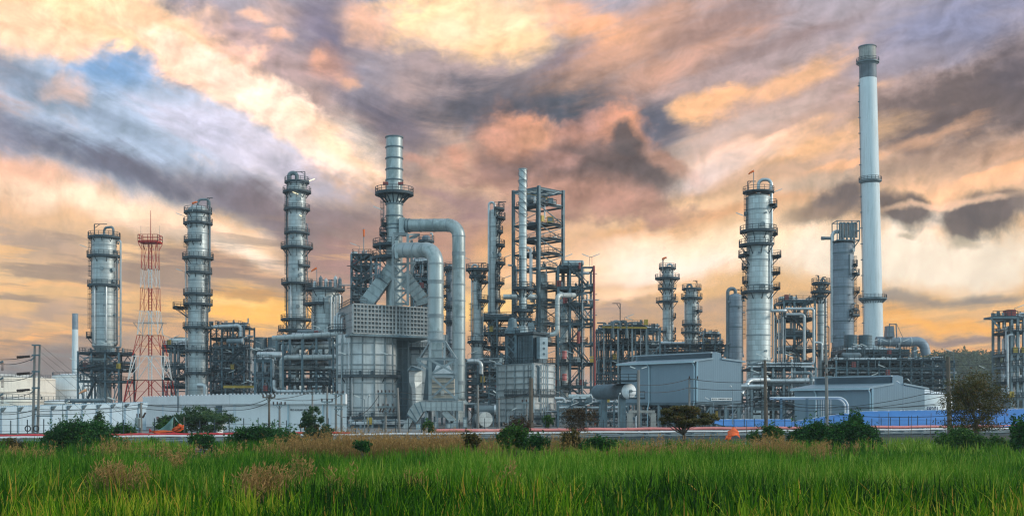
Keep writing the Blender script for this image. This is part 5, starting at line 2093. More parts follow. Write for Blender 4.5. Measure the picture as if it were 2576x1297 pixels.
for (px, y0, y1) in ((1327, 918, 1000), (1262, 915, 1062), (1255, 915, 1062), (1352, 920, 990), (1356, 920, 1010)):
    b = MB()
    p = P(px, y0, 240 + max(0, (1341 - px) * .09))
    q = Vector((p.x, p.y - 1.0, 0))
    b.tube([q + Vector((-.8, 0, p.z)), q + Vector((0, 0, p.z)), q + Vector((0, 0, PZ(y1, D)))], .17, 8, seg=3)
    b.build('conduit', 'pipe_cover' if px < 1340 else 'shell_dark', root)
for px in (1256, 1290, 1330, 1368, 1392):
    Dd = 238.6 + abs(1341 - px) * .1
    p = P(px, 1062, Dd)
    MB().ibeam((p.x, Dd + .4, 0), (p.x, Dd + .4, z0), .4, .4).build('leg', 'steel', root, smooth=False)
ladder(root, (PX(1333, 238), 238.3), .2, -100, PZ(990, D), PZ(918, D))

zz0, zz1 = z1 + .02, PZ(838, D)
root = thing('upper_heater', 'darker ribbed upper section with braced panel on the box heater', 'furnace section', (PX(1310, D), D + 6, zz0))
A, B, C, E = corner_box(root, 'casing', 'shell_dark', 1341, 240, 1270, 247, 1374, 245, zz0, zz1)
b = MB()
panel_face(b, Vector((*A, 0)).lerp(Vector((*B, 0)), .52)[:2], B, zz0 + .2, zz1 - .4, 9, 8, .12, .12)
b.build('rib_grid', 'steel', root, smooth=False)
b = MB()
for (fa, fb) in ((.12, .42),):
    pa, pb = Vector((*A, 0)).lerp(Vector((*B, 0)), fa), Vector((*A, 0)).lerp(Vector((*B, 0)), fb)
    pa += Vector((-.2, -.5, 0))
    pb += Vector((-.2, -.5, 0))
    H = zz1 - zz0
    for p in (pa, pb):
        b.beam(p + Vector((0, 0, zz0)), p + Vector((0, 0, zz1 + 1)), .5, .4)
    for k in range(3):
        b.beam(pa + Vector((0, 0, zz0 + H * k / 3)), pb + Vector((0, 0, zz0 + H * (k + 1) / 3)), .25)
        b.beam(pb + Vector((0, -.2, zz0 + H * k / 3)), pa + Vector((0, -.2, zz0 + H * (k + 1) / 3)), .25)
b.build('braced_panel', 'steel', root, smooth=False)
p0, p1, p2 = Vector((*A, zz1)), Vector((*B, zz1)), Vector((*C, zz1))
b = MB()
prism(b, [(A[0] - .6, A[1] - .6), (B[0], B[1] - 1.1), (C[0] + .8, C[1] - .4), (E[0], E[1])], zz1, zz1 + .3)
d = b.build('roof_deck', 'deck_steel', root, smooth=False)
g = MB()
u = Vector((0, 0, .3))
g.rail(p0 + Vector((-.5, -.5, 0)) + u, p1 + Vector((0, -1, 0)) + u, w=.1)
g.rail(p1 + Vector((0, -1, 0)) + u, p2 + Vector((.7, -.4, 0)) + u, w=.1)
g.build('railing', 'rail_steel', d, smooth=False)
g = MB()
zb = zz0 + .1
p0, p1, p2 = Vector((A[0], A[1], zb)), Vector((B[0], B[1], zb)), Vector((PX(1394, 245), 244.5, zb))
g.rail(p0 + Vector((-.5, -.9, 0)), p1 + Vector((0, -1.3, 0)), w=.1)
g.rail(p1 + Vector((0, -1.3, 0)), p2 + Vector((.5, -.6, 0)), w=.1)
g.build('lower_railing', 'rail_steel', root, smooth=False)
for (x0, x1, yt, yb, mm) in ((1358, 1378, 848, 902, 'tank_white'), (1350, 1358, 846, 902, 'steel')):
    D2 = 239
    prism(MB(), [(PX(x0, D2), D2), (PX(x1, D2), D2), (PX(x1, D2), D2 + 3), (PX(x0, D2), D2 + 3)], PZ(yb, D2), PZ(yt, D2)).build('side_box', mm.replace('tank_white', 'shell_plate'), root, smooth=False)
for k in range(3):
    p = P(1368, 862 + k * 14, 238.9)
    b = MB()
    b.cyl(p, p + Vector((0, -.25, 0)), .26, n=12)
    b.build('burner_port', 'pipe_dull', root)
D = 243
root = thing('heater_hood', 'sloping metal hood and cone at the foot of the strake chimney', 'hood', (PX(1308, D), D, PZ(840, D)))
b = MB()
b.lathe((PX(1289, D), D + 2), [(PS(20, D), PZ(838, D)), (PS(20, D), PZ(830, D)), (PS(13, D), PZ(822, D)), (PS(10, D), PZ(800, D)), (.02, PZ(796, D))], 24)
b.build('cone', 'steel', root)
b = MB()
skew_box(b, P(1334, 812, D), P(1342, 838, D), PS(14, D), 3)
b.build('side_hood', 'steel_light', root, smooth=False)

# ================================================================== between tall tower and the big shed
steel('pipe_rack', 'wide grey pipe rack with yellow beams behind the big shed', 1496, 1660, 292, 14, [826, 866, 905, 935, 968, 1000], 6, 3, seed=81, npipe=11, nriser=24, drums=4, deckfrac=.8, group='pipe racks', braces=.5, m='steel', lamps=5, colour_bits=2)
root = steel('portal_frame', 'pale portal frame with yellow runway beams on top of the wide rack', 1512, 1626, 290, 9, [818], 4, 2, seed=83, npipe=5, nriser=6, drums=0, deckfrac=.5, cat='frame', braces=.0, m='steel_light', ztop=816, lamps=1)
D = 290
b = MB()
b.ibeam(P(1514, 822, D - .4), P(1628, 824, D - .4), .3, .45)
b.build('runway_beam', 'yellow_paint', root, smooth=False)
b = MB()
b.tube([P(1541, 850, D), P(1541, 809, D), P(1560, 809, D), P(1560, 830, D)], .5, 10)
b.build('pipe', 'pipe_dull', root)
b = MB()
b.tube([P(1561, 830, D), P(1561, 808, D), P(1576, 810, D), P(1576, 850, D)], .5, 10)
b.build('pipe', 'pipe_dull', root)
davit(root, P(1560, 812, D), 5, 180, 2)
steel('pipe_rack', 'distant grey pipe bridge running behind the big shed', 1600, 1830, 330, 10, [866, 884], 8, 2, seed=85, npipe=9, nriser=4, drums=0, deckfrac=.9, group='pipe racks', braces=.4, rail=True, lamps=2)
run('insulated_pipe', 'thin pale pipe along the top of the distant pipe bridge', [(1588, 862, 320), (1722, 862, 320)], 2.6, 'pipe_cover', flange=5)

tower('distillation_column', 'slim column with an orange windsock on its tall bracket behind the big shed', 1679, 360, 24, 668, 1000, plats=[(672, 0, 360, 8), (698, 0, 360, 16), (724, 150, 330, 10), (757, 150, 330, 14), (832, 130, 250, 13), (748, -30, 30, 8), (796, -30, 30, 8), (832, -30, 30, 8), (850, -30, 30, 8)],
      nr=9, m='cladding', lad=[(-50, 832, 700), (182, 750, 660)], top_pipe=(0, 2.6, 663, 864, 1, 'pipe_cover'), risers=[(-40, 1.3, 700, 860, 1, 'pipe_cover')], davits=[(180, 672, 24, 0, 10)], holes=[(-120, 760)], group='distillation columns', seed=12)
windsock('windsock', 'small orange windsock high over the big shed', 1666, 652, 356, 14, .9, .75, pole=4)
tower('distillation_column', 'shorter slim column with a pipe hoop on top behind the big shed', 1740, 345, 30, 724, 1000, plats=[(724, 0, 360, 8), (747, 0, 360, 10), (780, -60, 40, 10), (814, 0, 360, 8), (834, 0, 360, 10), (868, 0, 360, 6)],
      nr=7, m='cladding', lad=[(-85, 866, 770)], top_pipe=(182, 3, 714, 760, -4, 'pipe_dull'), davits=[(0, 724, 20, 180, 10)], holes=[(-120, 760), (-40, 835)], risers=[(0, 1.4, 760, 868, 3, 'pipe_cover'), (182, 1.6, 740, 866, 2, 'pipe_cover')], group='distillation columns', seed=14)
steel('pipe_rack', 'small pale pipe frame right of the hooped column', 1758, 1812, 335, 8, [840, 858, 876], 3, 2, seed=87, npipe=4, nriser=5, drums=1, deckfrac=.7, group='pipe racks', m='steel_light', braces=.4, lamps=1)
fan_bank('cooler_fan', ['dark teal fan ring left of the big pale column, left one', 'dark teal fan ring left of the big pale column, right one'], (1834, 1858), 23, 320, 884, 870, 'dark fan rings beside the big pale column', m='steel')
tower('surge_vessel', 'small grey vessel with a pipe bow left of the big pale column', 1850, 315, 35, 736, 1000, plats=[(744, -30, 60, 8)], nr=5, m='cladding_grey', top_pipe=(183, 4.6, 724, 900, 2, 'pipe_dull'), lad=[(5, 870, 746)], davits=[(0, 740, 14, 180, 30)], group='grey vessels', cat='vessel')

root, c, r = tower('distillation_column', 'big pale column with brick-like cladding and a full height side pipe', 1908, 270, 60, 482, 1000,
                   plats=[(577, 150, 330, 14), (612, 150, 310, 16), (638, 150, 210, 17), (669, 150, 200, 10), (731, 150, 315, 12), (512, -40, 30, 14), (583, -20, 30, 15), (640, -20, 30, 22), (682, -20, 30, 20), (721, -20, 30, 20), (705, 150, 200, 8)],
                   nr=8, m='cladding_pale', lad=[(168, 730, 640), (170, 610, 580), (195, 575, 484), (8, 721, 640)], top_pipe=(-8, 4.2, 446, 782, 2, 'pipe_cover'), holes=[(-85, 563), (-85, 719), (190, 533), (175, 633)],
                   risers=[(-40, 2.0, 617, 731, 3, 'pipe_cover'), (5, 1.6, 600, 900, 6, 'pipe_dull'), (-25, 1.2, 560, 640, 4, 'pipe_cover'), (188, 1.4, 478, 580, 3, 'pipe_dull')], davits=[(180, 482, 32, 0, 20)], lamps=[(200, 562, -1, False), (10, 498, 1, False)],
                   head=.34, group='distillation columns', seed=16)
b = MB()
b.lathe(c, [(r * .3, PZ(480, 270)), (r * 1.32, PZ(480, 270)), (r * 1.32, PZ(478, 270)), (r * .3, PZ(478, 270))], 32)
d = b.build('top_platform', 'deck_steel', root, smooth=False)
MB().arcrail(c, r * 1.3, PZ(478, 270), 0, 360, w=.09).build('railing', 'rail_steel', d, smooth=False)
b = MB()
q = c[0] + r + PS(4, 270)
b.tube([P(1940, 776, 269), P(1940, 781, 269), P(1977, 781, 269), P(1977, 781, 274)], PS(4, 270), 10)
b.build('side_pipe', 'pipe_cover', root)
windsock('windsock', 'orange windsock over the top of the big pale column', 1896, 430, 271, 14, -1, -.35, pole=4.5)

steel('process_structure', 'grey open structure with stairs and tall pipe loops right of the big pale column', 1949, 2050, 286, 10, [756, 800, 842, 880, 912], 4, 2, seed=91, npipe=4, nriser=12, drums=3, deckfrac=1.0, cat='structure', braces=.4, cw=.5, stair=(.25, 4.2, 0, 5), pr=(.15, .4), lamps=3, over=0)
run('insulated_pipe', 'tall grey pipe loop, the inner of two right of the big pale column', [(1978, 790, 283), (2023, 790, 283), (2023, 905, 283)], 3.6, 'pipe_cover')
run('insulated_pipe', 'tall grey pipe loop, the outer of two right of the big pale column', [(1975, 776, 282), (2047, 776, 282), (2047, 905, 282)], 3.4, 'pipe_cover')
run('insulated_pipe', 'short pale pipe joining the outer loop to the slim column', [(2047, 860, 283), (2068, 862, 283), (2068, 905, 283)], 3, 'pipe_cover')
for k in range(6):
    run('riser_pipe', 'thin upright pipe in the row between the big pale column and the stairs', [(1948 + k * 5.4, 792 + (k % 3) * 5, 280), (1948 + k * 5.4, 905, 280), (1948 + k * 5.4, 960, 280)], 1.5, ('pipe_cover', 'pipe_dull')[k % 2], n=8, group='row of thin upright pipes')
tower('small_column', 'thin pale column with a crowded head between two grey vessels', 2065, 296, 17, 706, 1000, plats=[(711, 0, 360, 12), (732, 0, 360, 14), (744, 90, 290, 12), (880, 0, 360, 10)], nr=10, m='cladding', top_pipe=(0, 2, 700, 730, 2, 'pipe_dull'),
      lad=[(5, 880, 750)], davits=[(120, 711, 20, 180, 8), (40, 711, 16, 0, 8)], risers=[(5, 2.2, 745, 870, 4, 'pipe_cover'), (0, 1.5, 820, 895, 12, 'pipe_dull')], group='slim columns near the white chimney')
root, c, r = tower('surge_vessel', 'big grey vessel with a boxy pipe frame on top beside the white chimney', 2120, 315, 54, 603, 1000, plats=[(663, -40, 20, 8), (686, -50, 20, 12), (731, -30, 20, 12), (790, -70, 20, 12), (776, -60, 0, 10)], nr=9, m='cladding_grey',
                   top_pipe=(182, 4.8, 578, 860, 0, 'pipe_cover'), lad=[(0, 850, 640)], holes=[(-50, 628), (-60, 780)], risers=[(-70, 1.6, 640, 690, 2, 'pipe_dull')], group='grey vessels', cat='vessel', seed=18, head=.36)
D = 315
b = MB()
q = c[1] - r
X0, X1, Z0, Z1 = PX(2106, D), PX(2162, D), PZ(604, D), PZ(555, D)
for x in (X0, (X0 + X1) / 2 + 1, X1):
    for y in (q, q + 5):
        b.beam((x, y, Z0), (x, y, Z1), .24)
for z in (Z0 + .1, Z1, (Z0 + Z1) / 2):
    for y in (q, q + 5):
        b.beam((X0 if z != (Z0 + Z1) / 2 else PX(2140, D), y, z), (X1, y, z), .2)
    for x in (X0, X1):
        b.beam((x, q, z), (x, q + 5, z), .2)
b.beam((X1, q, Z0), (PX(2148, D), q + 2, Z0 - 2.6), .2)
b.build('top_frame', 'steel', root, smooth=False)
for k, px in enumerate((2118, 2126, 2136, 2146, 2154)):
    b = MB()
    x = PX(px, D)
    b.tube([(x, q + 2, Z0 - 2), (x, q + 2, Z1 - .3), (x + PS(6, D), q + 2, Z1 - .3), (x + PS(6, D), q + 2, Z0 + 1.0)], .32, 8, seg=3)
    b.build('frame_pipe', 'pipe_dull', root)
b = MB()
b.ringdeck(c, r * .4, r * 1.05, Z0 + .1, .3, 0, 360)
b.build('top_platform', 'deck_steel', root, smooth=False)
b = MB()
b.cyl(P(2071, 599, D), P(2090, 599, D), PS(4, D), n=12)
b.cyl(P(2066, 599, D), P(2074, 599, D), PS(4.6, D), n=12)
b.build('stub_pipe', 'pipe_dull', root)

# white chimney
D = 380
root = thing('white_chimney', 'tall white chimney with dark grey band and ring platforms, tallest thing in view', 'chimney', (PX(2204, D), D + 3, 0))
def chim(y):                                    # centre and half width at a picture height
    f = (y - 112) / (850 - 112)
    return PX(2189 + 15.5 * f, D), PS(21.0 + 2.4 * f, D)


def chim_seg(nm, y0, y1, m, extra=()):
    b = MB()
    n = 40
    vs, fs = [], []
    ys = [y0, y1]
    for y in ys:
        cx, r = chim(y)
        z = max(0, PZ(y, D))
        for i in range(n):
            t = 2 * pi * i / n
            vs.append((cx + r * cos(t), D + 3 + r * sin(t), z))
    for i in range(n):
        j = (i + 1) % n
        fs.append((i, j, n + j, n + i))
    b.add(vs, fs)
    return b.build(nm, m, root)


chim_seg('shaft', 1100, 192, 'stack_white')
chim_seg('grey_band', 192, 147, 'stack_grey')
chim_seg('cap_section', 147, 112, 'stack_cap')
cx, r = chim(112)
b = MB()
b.lathe((cx, D + 3), [(r, PZ(113, D)), (r + .2, PZ(113, D)), (r + .2, PZ(110.5, D)), (r * .85, PZ(110.5, D)), (r * .85, PZ(118, D)), (.01, PZ(118, D))], 40)
b.build('rim', 'stack_grey', root)
for (y, w) in ((152, 7), (452, 6), (750, 12)):
    cx, r = chim(y)
    z = PZ(y, D)
    b = MB()
    b.lathe((cx, D + 3), [(r, z - .8), (r + PS(w * .6, D), z - .1), (r + PS(w, D), z - .1), (r + PS(w, D), z + .25), (r, z + .25)], 40)
    if w > 10:
        for i in range(24):
            t = 2 * pi * i / 24
            b.beam((cx + (r + PS(w * .95, D)) * cos(t), D + 3 + (r + PS(w * .95, D)) * sin(t), z), (cx + r * cos(t), D + 3 + r * sin(t), z - 1.4), .2)
    d = b.build('ring_platform', 'pipe_dull' if w < 10 else 'steel', root, smooth=False)
    MB().arcrail((cx, D + 3), r + PS(w * .92, D), z + .25, 0, 360, w=.11).build('railing', 'rail_steel', d, smooth=False)
cx, r = chim(760)
b = MB()
for k in range(16):
    y = 210 + k * 40
    x, rr = chim(y)
    b.beam((x - rr, D + 3, PZ(y, D)), (x - rr - .7, D + 3, PZ(y, D)), .3)
x0, r0 = chim(200)
x1, r1 = chim(840)
b.beam((x0 - r0 - .25, D + 3, PZ(200, D)), (x1 - r1 - .25, D + 3, PZ(840, D)), .18)
b.build('ladder', 'steel', root, smooth=False)

fan_bank('cooler_fan', ['dark teal fan ring in front of the white chimney, left one', 'dark teal fan ring in front of the white chimney, right one'], (2140.5, 2176), 33.5, 296, 874, 840, 'dark fan rings beside the white chimney', m='steel')
steel('cooler_deck', 'long dark cooler deck in front of the foot of the white chimney', 2092, 2286, 292, 14, [880, 892], 8, 2, seed=95, npipe=8, nriser=6, drums=2, deckfrac=1.0, group='pipe racks', braces=.35, m='steel', lamps=6)
steel('pipe_rack', 'crowded dark pipe rack under the cooler deck at the right', 2060, 2400, 284, 16, [906, 925, 945, 966, 990], 12, 3, seed=97, npipe=12, nriser=28, drums=5, deckfrac=.9, group='pipe racks', braces=.5, m='steel', lamps=7, colour_bits=2)
D = 322
root = thing('flue_duct_horizontal', 'big grey horizontal flue duct with a hook end right of the white chimney', 'duct', (PX(2270, D), D, PZ(890, D)))
b = MB()
b.tube([P(2204, 858, D), P(2268, 860, D), P(2322, 858, D), P(2330, 892, D)], PS(12, D), 24, bend=PS(26, D), seg=10)
b.build('duct_run', 'cladding_grey', root)
b = MB()
for px in (2212, 2236, 2262, 2290):
    p = P(px, 859.3, D)
    b.cyl(p - Vector((.15, 0, 0)), p + Vector((.15, 0, 0)), PS(12.6, D), n=24)
b.build('flange_ring', 'pipe_cover', root)
for (px, yb) in ((2222, 884), (2260, 886), (2300, 890)):
    p = P(px, 868, D)
    MB().box(p.x - .4, p.x + .4, D - 1, D + 1, 0, p.z - .4).build('support', 'steel', root, smooth=False)
D = 318
root = thing('louvre_tower', 'small slatted box tower standing on the big horizontal flue duct', 'box tower', (PX(2246, D), D, PZ(848, D)))
b = MB()
vs = []
for y, w in ((846, 10), (818, 8)):
    for (i, j) in ((-1, -1), (1, -1), (1, 1), (-1, 1)):
        vs.append((PX(2246, D) + i * PS(w, D), D + 3 + j * 1.2, PZ(y, D)))
b.add(vs, [(0, 1, 5, 4), (1, 2, 6, 5), (2, 3, 7, 6), (3, 0, 4, 7), (4, 5, 6, 7)])
b.build('slat_panel', 'cladding_grey', root, smooth=False)
b = MB()
for px in (2236, 2256):
    b.beam(P(px, 850, D), P(px * .8 + 2246 * .2, 813, D), .25)
b.beam(P(2238, 815, D), P(2254, 815, D), .25)
b.beam(P(2256, 815, D), P(2272, 850, D), .1)
b.build('frame', 'steel', root, smooth=False)

# pipe rack between the sheds
steel('pipe_rack', 'grey pipe rack between the two sheds with large pipes at mid height', 1866, 2052, 232, 10, [924, 964, 1001, 1026], 7, 2, seed=101, npipe=13, nriser=22, drums=1, deckfrac=.6, group='pipe racks', m='steel_light', braces=.35, lamps=4, pr=(.12, .4), stair=(.35, 5, 0, 2))
run('insulated_pipe', 'thick pale pipe curving down beside the right end of the big shed', [(1935, 955, 226), (1885, 955, 224), (1865, 990, 222)], 5.5, 'pipe_cover', flange=4)
run('insulated_pipe', 'thick pale straight pipe end beside the big shed', [(1862, 971, 222), (1900, 971, 222), (1926, 971, 222)], 5.2, 'pipe_cover', flange=4)
run('insulated_pipe', 'long thick grey pipe over the rack between the sheds', [(1900, 957, 230), (2050, 957, 230), (2056, 957, 240)], 4.6, 'pipe_cover', flange=4)
run('insulated_pipe', 'grey pipe elbow reaching over the left end of the low shed', [(1994, 937, 226), (2041, 937, 226), (2041, 975, 226)], 4.2, 'pipe_dull', flange=4)
run('white_pipe', 'white pipe with a hooked end in front of the low shed, the outer one', [(1936, 1000, 186), (2133, 999, 184), (2133, 1050, 184)], 2.6, 'pipe_white', supports=[(1965, 1000, 186), (2030, 1000, 185), (2080, 1000, 185)], bend=2.2)
run('white_pipe', 'white pipe with a hooked end in front of the low shed, the inner one', [(1936, 1003, 188), (2126, 1002, 186), (2126, 1050, 186)], 2.4, 'pipe_white', bend=2.2)
for k in range(7):
    run('thin_pipe', 'thin upright pale pipe under the hooked white pipe', [(2054 + k * 6, 1004, 187), (2054 + k * 6, 1024, 187), (2054 + k * 6, 1052, 187)], .9, ('pipe_white', 'gutter', 'pipe_cover')[k % 3], n=6, group='thin upright pipes under the white pipe')

# far right structure
steel('distant_tower', 'hazy open steel tower cut off by the right edge of the photo', 2498, 2590, 262, 10, [797, 833, 889, 920, 960, 1000], 4, 2, seed=105, npipe=3, nriser=10, drums=2, deckfrac=1.0, cat='structure', braces=.4, cw=.5, ztop=796, over=0, lamps=2, colour_bits=4, m='steel_light')
D = 258
root = thing('top_deck', 'overhanging crowded deck on top of the hazy right tower', 'deck', (PX(2516, D), D, PZ(797, D)))
b = MB()
b.box(PX(2474, D + 5), PX(2560, D), D, D + 5, PZ(800, D), PZ(795, D))
b.beam(P(2492, 800, D), P(2512, 822, D), .3)
b.build('platform', 'steel', root, smooth=False)
MB().rail(P(2498, 795, D), P(2560, 795, D), w=.1).build('railing', 'rail_steel', root, smooth=False)
for i, (px, w, h) in enumerate(((2502, 8, 9), (2509, 6, 8), (2516, 8, 14), (2528, 6, 10), (2540, 8, 8))):
    p = P(px, 795, D)
    b = MB()
    b.cyl((p.x, D + 1, p.z), (p.x, D + 1, p.z + PS(h, D)), PS(w / 2, D), n=10)
    b.build('drum', ('pipe_dull', 'pipe_cover')[i % 2], root)
p = P(2546, 790, D)
b = MB()
b.box(PX(2537, D), PX(2556, D), D, D + 3, PZ(795, D), PZ(778, D))
b.build('cabinet', 'oxide_red', root, smooth=False)
p = P(2559, 820, 262)
root = thing('warm_vessel', 'round topped grey vessel inside the hazy right tower', 'vessel', (p.x, 266, 0))
b = MB()
b.lathe((p.x, 266), [(PS(12, 262), 0), (PS(12, 262), PZ(842, 262))], 24)
b.dome((p.x, 266), PS(12, 262), PZ(842, 262), 1.1, 24, 4)
b.build('shell', 'cladding_grey', root)
ring_set(root, (p.x, 266), PS(12, 262), 3, PZ(848, 262), 7)
run('insulated_pipe', 'pale upright pipe on the front of the hazy right tower', [(2548, 842, 259), (2534, 842, 259), (2536, 990, 259)], 2.8, 'pipe_cover')

# ================================================================== sheds
def shed(name, label, C0, L, Rr, y_eave, y_bot, xm0, xm1, y_mon, y_monb, stilts, group, gut):
    """gable shed with a raised louvred ridge; C0, L, Rr = (x picture, depth) of the near corner, left end, right end"""
    c = Vector((PX(*C0), C0[1], 0))
    l = Vector((PX(*L), L[1], 0))
    r = Vector((PX(*Rr), Rr[1], 0))
    D0 = C0[1]
    zb, ze = PZ(y_bot, D0) if stilts else 0.0, PZ(y_eave, D0)
    root = thing(name, label, 'shed', (c.x, c.y, 0), group)
    u = (l - c)                      # along the ridge
    v = (r - c)                      # along the gable
    W = v.length
    vn, un = v.normalized(), u.normalized()
    pt = lambda a, s, z: c + u * a + vn * s + Vector((0, 0, z))
    s0, s1 = PS(xm0 - C0[0], D0), PS(xm1 - C0[0], D0)      # monitor position on the gable
    zr, zm = PZ(y_monb, D0), PZ(y_mon, D0)
    # gable and long walls as one sheet-metal skin each
    prof = [(0, ze), (s0, zr), (s1, zr), (W, ze)]
    for a, nm in ((0, 'gable_wall'), (1, 'gable_wall')):
        b = MB()
        q = [pt(a, 0, zb), pt(a, W, zb)] + [pt(a, s, z) for s, z in prof[::-1]]
        b.add(q, [tuple(range(len(q)))])
        q2 = [p + un * (.12 if a == 0 else -.12) for p in q]
        b.add(q2, [tuple(range(len(q2)))[::-1]])
        b.build(nm, 'shed_sheet', root, smooth=False)
    for s in (0, W):
        b = MB()
        q = [pt(0, s, zb), pt(1, s, zb), pt(1, s, ze), pt(0, s, ze)]
        off = vn * (.1 if s == 0 else -.1)
        b.add(q + [p + off for p in q], [(0, 1, 2, 3), (7, 6, 5, 4), (0, 4, 5, 1), (3, 2, 6, 7)])
        b.build('side_wall', 'shed_sheet', root, smooth=False)
    for (sa, za, sb, zb2) in ((-.7, ze - .12, s0, zr + .05), (s1, zr + .05, W + .7, ze - .12)):
        b = MB()
        q = [pt(-.012, sa, za), pt(1.012, sa, za), pt(1.012, sb, zb2), pt(-.012, sb, zb2)]
        b.add(q + [p + Vector((0, 0, .28)) for p in q], [(3, 2, 1, 0), (4, 5, 6, 7), (0, 1, 5, 4), (1, 2, 6, 5), (2, 3, 7, 6), (3, 0, 4, 7)])
        b.build('roof', 'shed_roof', root, smooth=False)
    # ridge monitor
    b = MB()
    q = [pt(0, s0, zr), pt(0, s1, zr), pt(0, s1, zm), pt(0, (s0 + s1) / 2, zm + .25), pt(0, s0, zm)]
    q2 = [pt(1, s0, zr), pt(1, s1, zr), pt(1, s1, zm), pt(1, (s0 + s1) / 2, zm + .25), pt(1, s0, zm)]
    b.add(q + q2, [(0, 1, 2, 3, 4), (9, 8, 7, 6, 5), (1, 6, 7, 2), (0, 4, 9, 5), (2, 7, 8, 3), (3, 8, 9, 4)])
    m_ = b.build('ridge_monitor', 'shed_sheet', root, smooth=False)
    b = MB()
    n = 6
    for k in range(n):
        za = zr + .3 + (zm - zr - .4) * k / n
        zc = za + (zm - zr - .4) / n * .62
        q = [pt(.005, s0 - .02, zc), pt(.97, s0 - .02, zc), pt(.97, s0 - .34, za), pt(.005, s0 - .34, za)]
        b.add(q + [p + Vector((0, 0, .05)) for p in q], [(0, 1, 2, 3), (7, 6, 5, 4), (3, 2, 6, 7)])
    b.build('louvre', 'louvre_sheet', m_, smooth=False)
    b = MB()
    b.beam(pt(-.01, s0 - .3, zm + .12), pt(1.01, s0 - .3, zm + .12), .5, .2)
    b.build('monitor_cap', 'shed_roof', m_, smooth=False)
    b = MB()
    b.beam(pt(-.012, -.72, ze - .1), pt(1.012, -.72, ze - .1), .3, .28)
    g = b.build('gutter', 'gutter', root, smooth=False)
    for a in gut:
        b = MB()
        b.tube([pt(a, -.6, ze - .2), pt(a, -.2, ze - .9), pt(a, -.2, max(zb, .5)), pt(a, -.5, max(zb - 1.2, .3)), pt(a, -.5, .2)], .13, 8, seg=3)
        b.build('downpipe', 'gutter', g)
    b = MB()
    b.beam(pt(0, .06, zb), pt(0, .06, ze), .3, .3)
    b.build('corner_trim', 'gutter', root, smooth=False)
    if stilts:
        b = MB()
        q = [pt(0, 0, zb - .5), pt(1, 0, zb - .5), pt(1, W, zb - .5), pt(0, W, zb - .5)]
        b.add(q + [p + Vector((0, 0, .48)) for p in q], [(0, 1, 2, 3), (7, 6, 5, 4), (0, 4, 5, 1), (1, 5, 6, 2), (2, 6, 7, 3), (3, 7, 4, 0)])
        b.build('floor_slab', 'shell_dark', root, smooth=False)
        for a in (0.02, .25, .5, .75, .98):
            for s in (.03, .35, .68, .97):
                p = pt(a, W * s, 0)
                b = MB()
                b.ibeam((p.x, p.y, 0), (p.x, p.y, zb - .5), .5, .5)
                b.build('stilt', 'steel_light', root, smooth=False)
        for (a0, s0_, a1, s1_) in ((.02, .03, .02, .35), (.02, .68, .02, .97), (.25, .03, .5, .03), (.75, .03, .98, .03)):
            b = MB()
            b.beam(pt(a0, W * s0_, .3), pt(a1, W * s1_, zb - .6), .25)
            b.build('brace', 'steel', root, smooth=False)
    return root, pt, W, zb, ze


root, pt, W, zb, ze = shed('shed', 'large blue grey sheet metal shed standing on stilts', (1753, 204), (1562, 219), (1865, 207), 908, 1011, 1797, 1822, 887, 903, True, 'blue grey sheet metal sheds', (.02, .6))
D = 203
sg = thing('shed_sign', 'white sign strip low on the gable of the shed on stilts', 'sign', tuple(P(1859, 1003, D) - Vector((0, 0, 0))))
v = (pt(0, 1, 0) - pt(0, 0, 0)).normalized()
ang = atan2(v.y, v.x)
p = pt(0, W * .54, PZ(1003, 204.5)) + Vector((v.y, -v.x, 0)) * .16
sg.location = p
ORG[sg.name] = Vector(p)
w = PS(60, D)
b = MB().frame(p.x, p.y, ang)
b.box(-w / 2, w / 2, -.03, .05, p.z - .24, p.z + .24)
b.build('board', 'sign_white', sg, smooth=False)
text('lettering', 'RECYCLE  COMPRESSOR  SHELTER', p + Vector((v.y, -v.x, 0)) * .05, .34, 'letter_dark', sg, rot=(R(90), 0, ang), width=w * .95, bold=.004)

steel('pipe_rack', 'dim pipework under the shed on stilts', 1600, 1862, 216, 6, [1032, 1052], 9, 2, seed=111, npipe=9, nriser=14, drums=2, deckfrac=.4, group='pipe racks', rail=False, braces=.2, lamps=1, m='steel')
root, pt, W, zb, ze = shed('shed', 'low blue grey sheet metal shed behind the blue tarpaulin', (2194, 190), (1999, 202), (2326, 193), 976, 1032, 2254, 2285, 946, 967, False, 'blue grey sheet metal sheds', (.01, .7))

# tank with painted number
D = 214
rr = PS(92, D)
root = thing('numbered_tank', 'white storage tank with a painted number peeking over the blue tarpaulin', 'tank', (PX(2300, D), D + rr, 0))
c = (PX(2300, D + rr), D + rr)
zt = PZ(992, D)
MB().lathe(c, [(rr, 0), (rr, zt)], 64).build('shell', 'tank_white', root)
MB().lathe(c, [(rr, zt), (.01, zt + 1.6)], 64).build('roof', 'tank_white', root)
g = MB()
g.arcrail(c, rr - .1, zt, 180, 360, w=.09)
g.build('railing', 'rail_steel', root, smooth=False)
tx = text('painted_number', 'T-58201', (0, 0, 0), 1.3, 'letter_blue', root, width=PS(41, D), bold=.03)
ang = -pi / 2 + math.asin((PX(2339, D) - c[0]) / rr)
tx.location = Vector((c[0] + (rr + .03) * cos(ang), c[1] + (rr + .03) * sin(ang) - .25, PZ(1029.5, D))) - ORG[root.name]
tx.rotation_euler = (R(90), 0, ang + pi / 2)
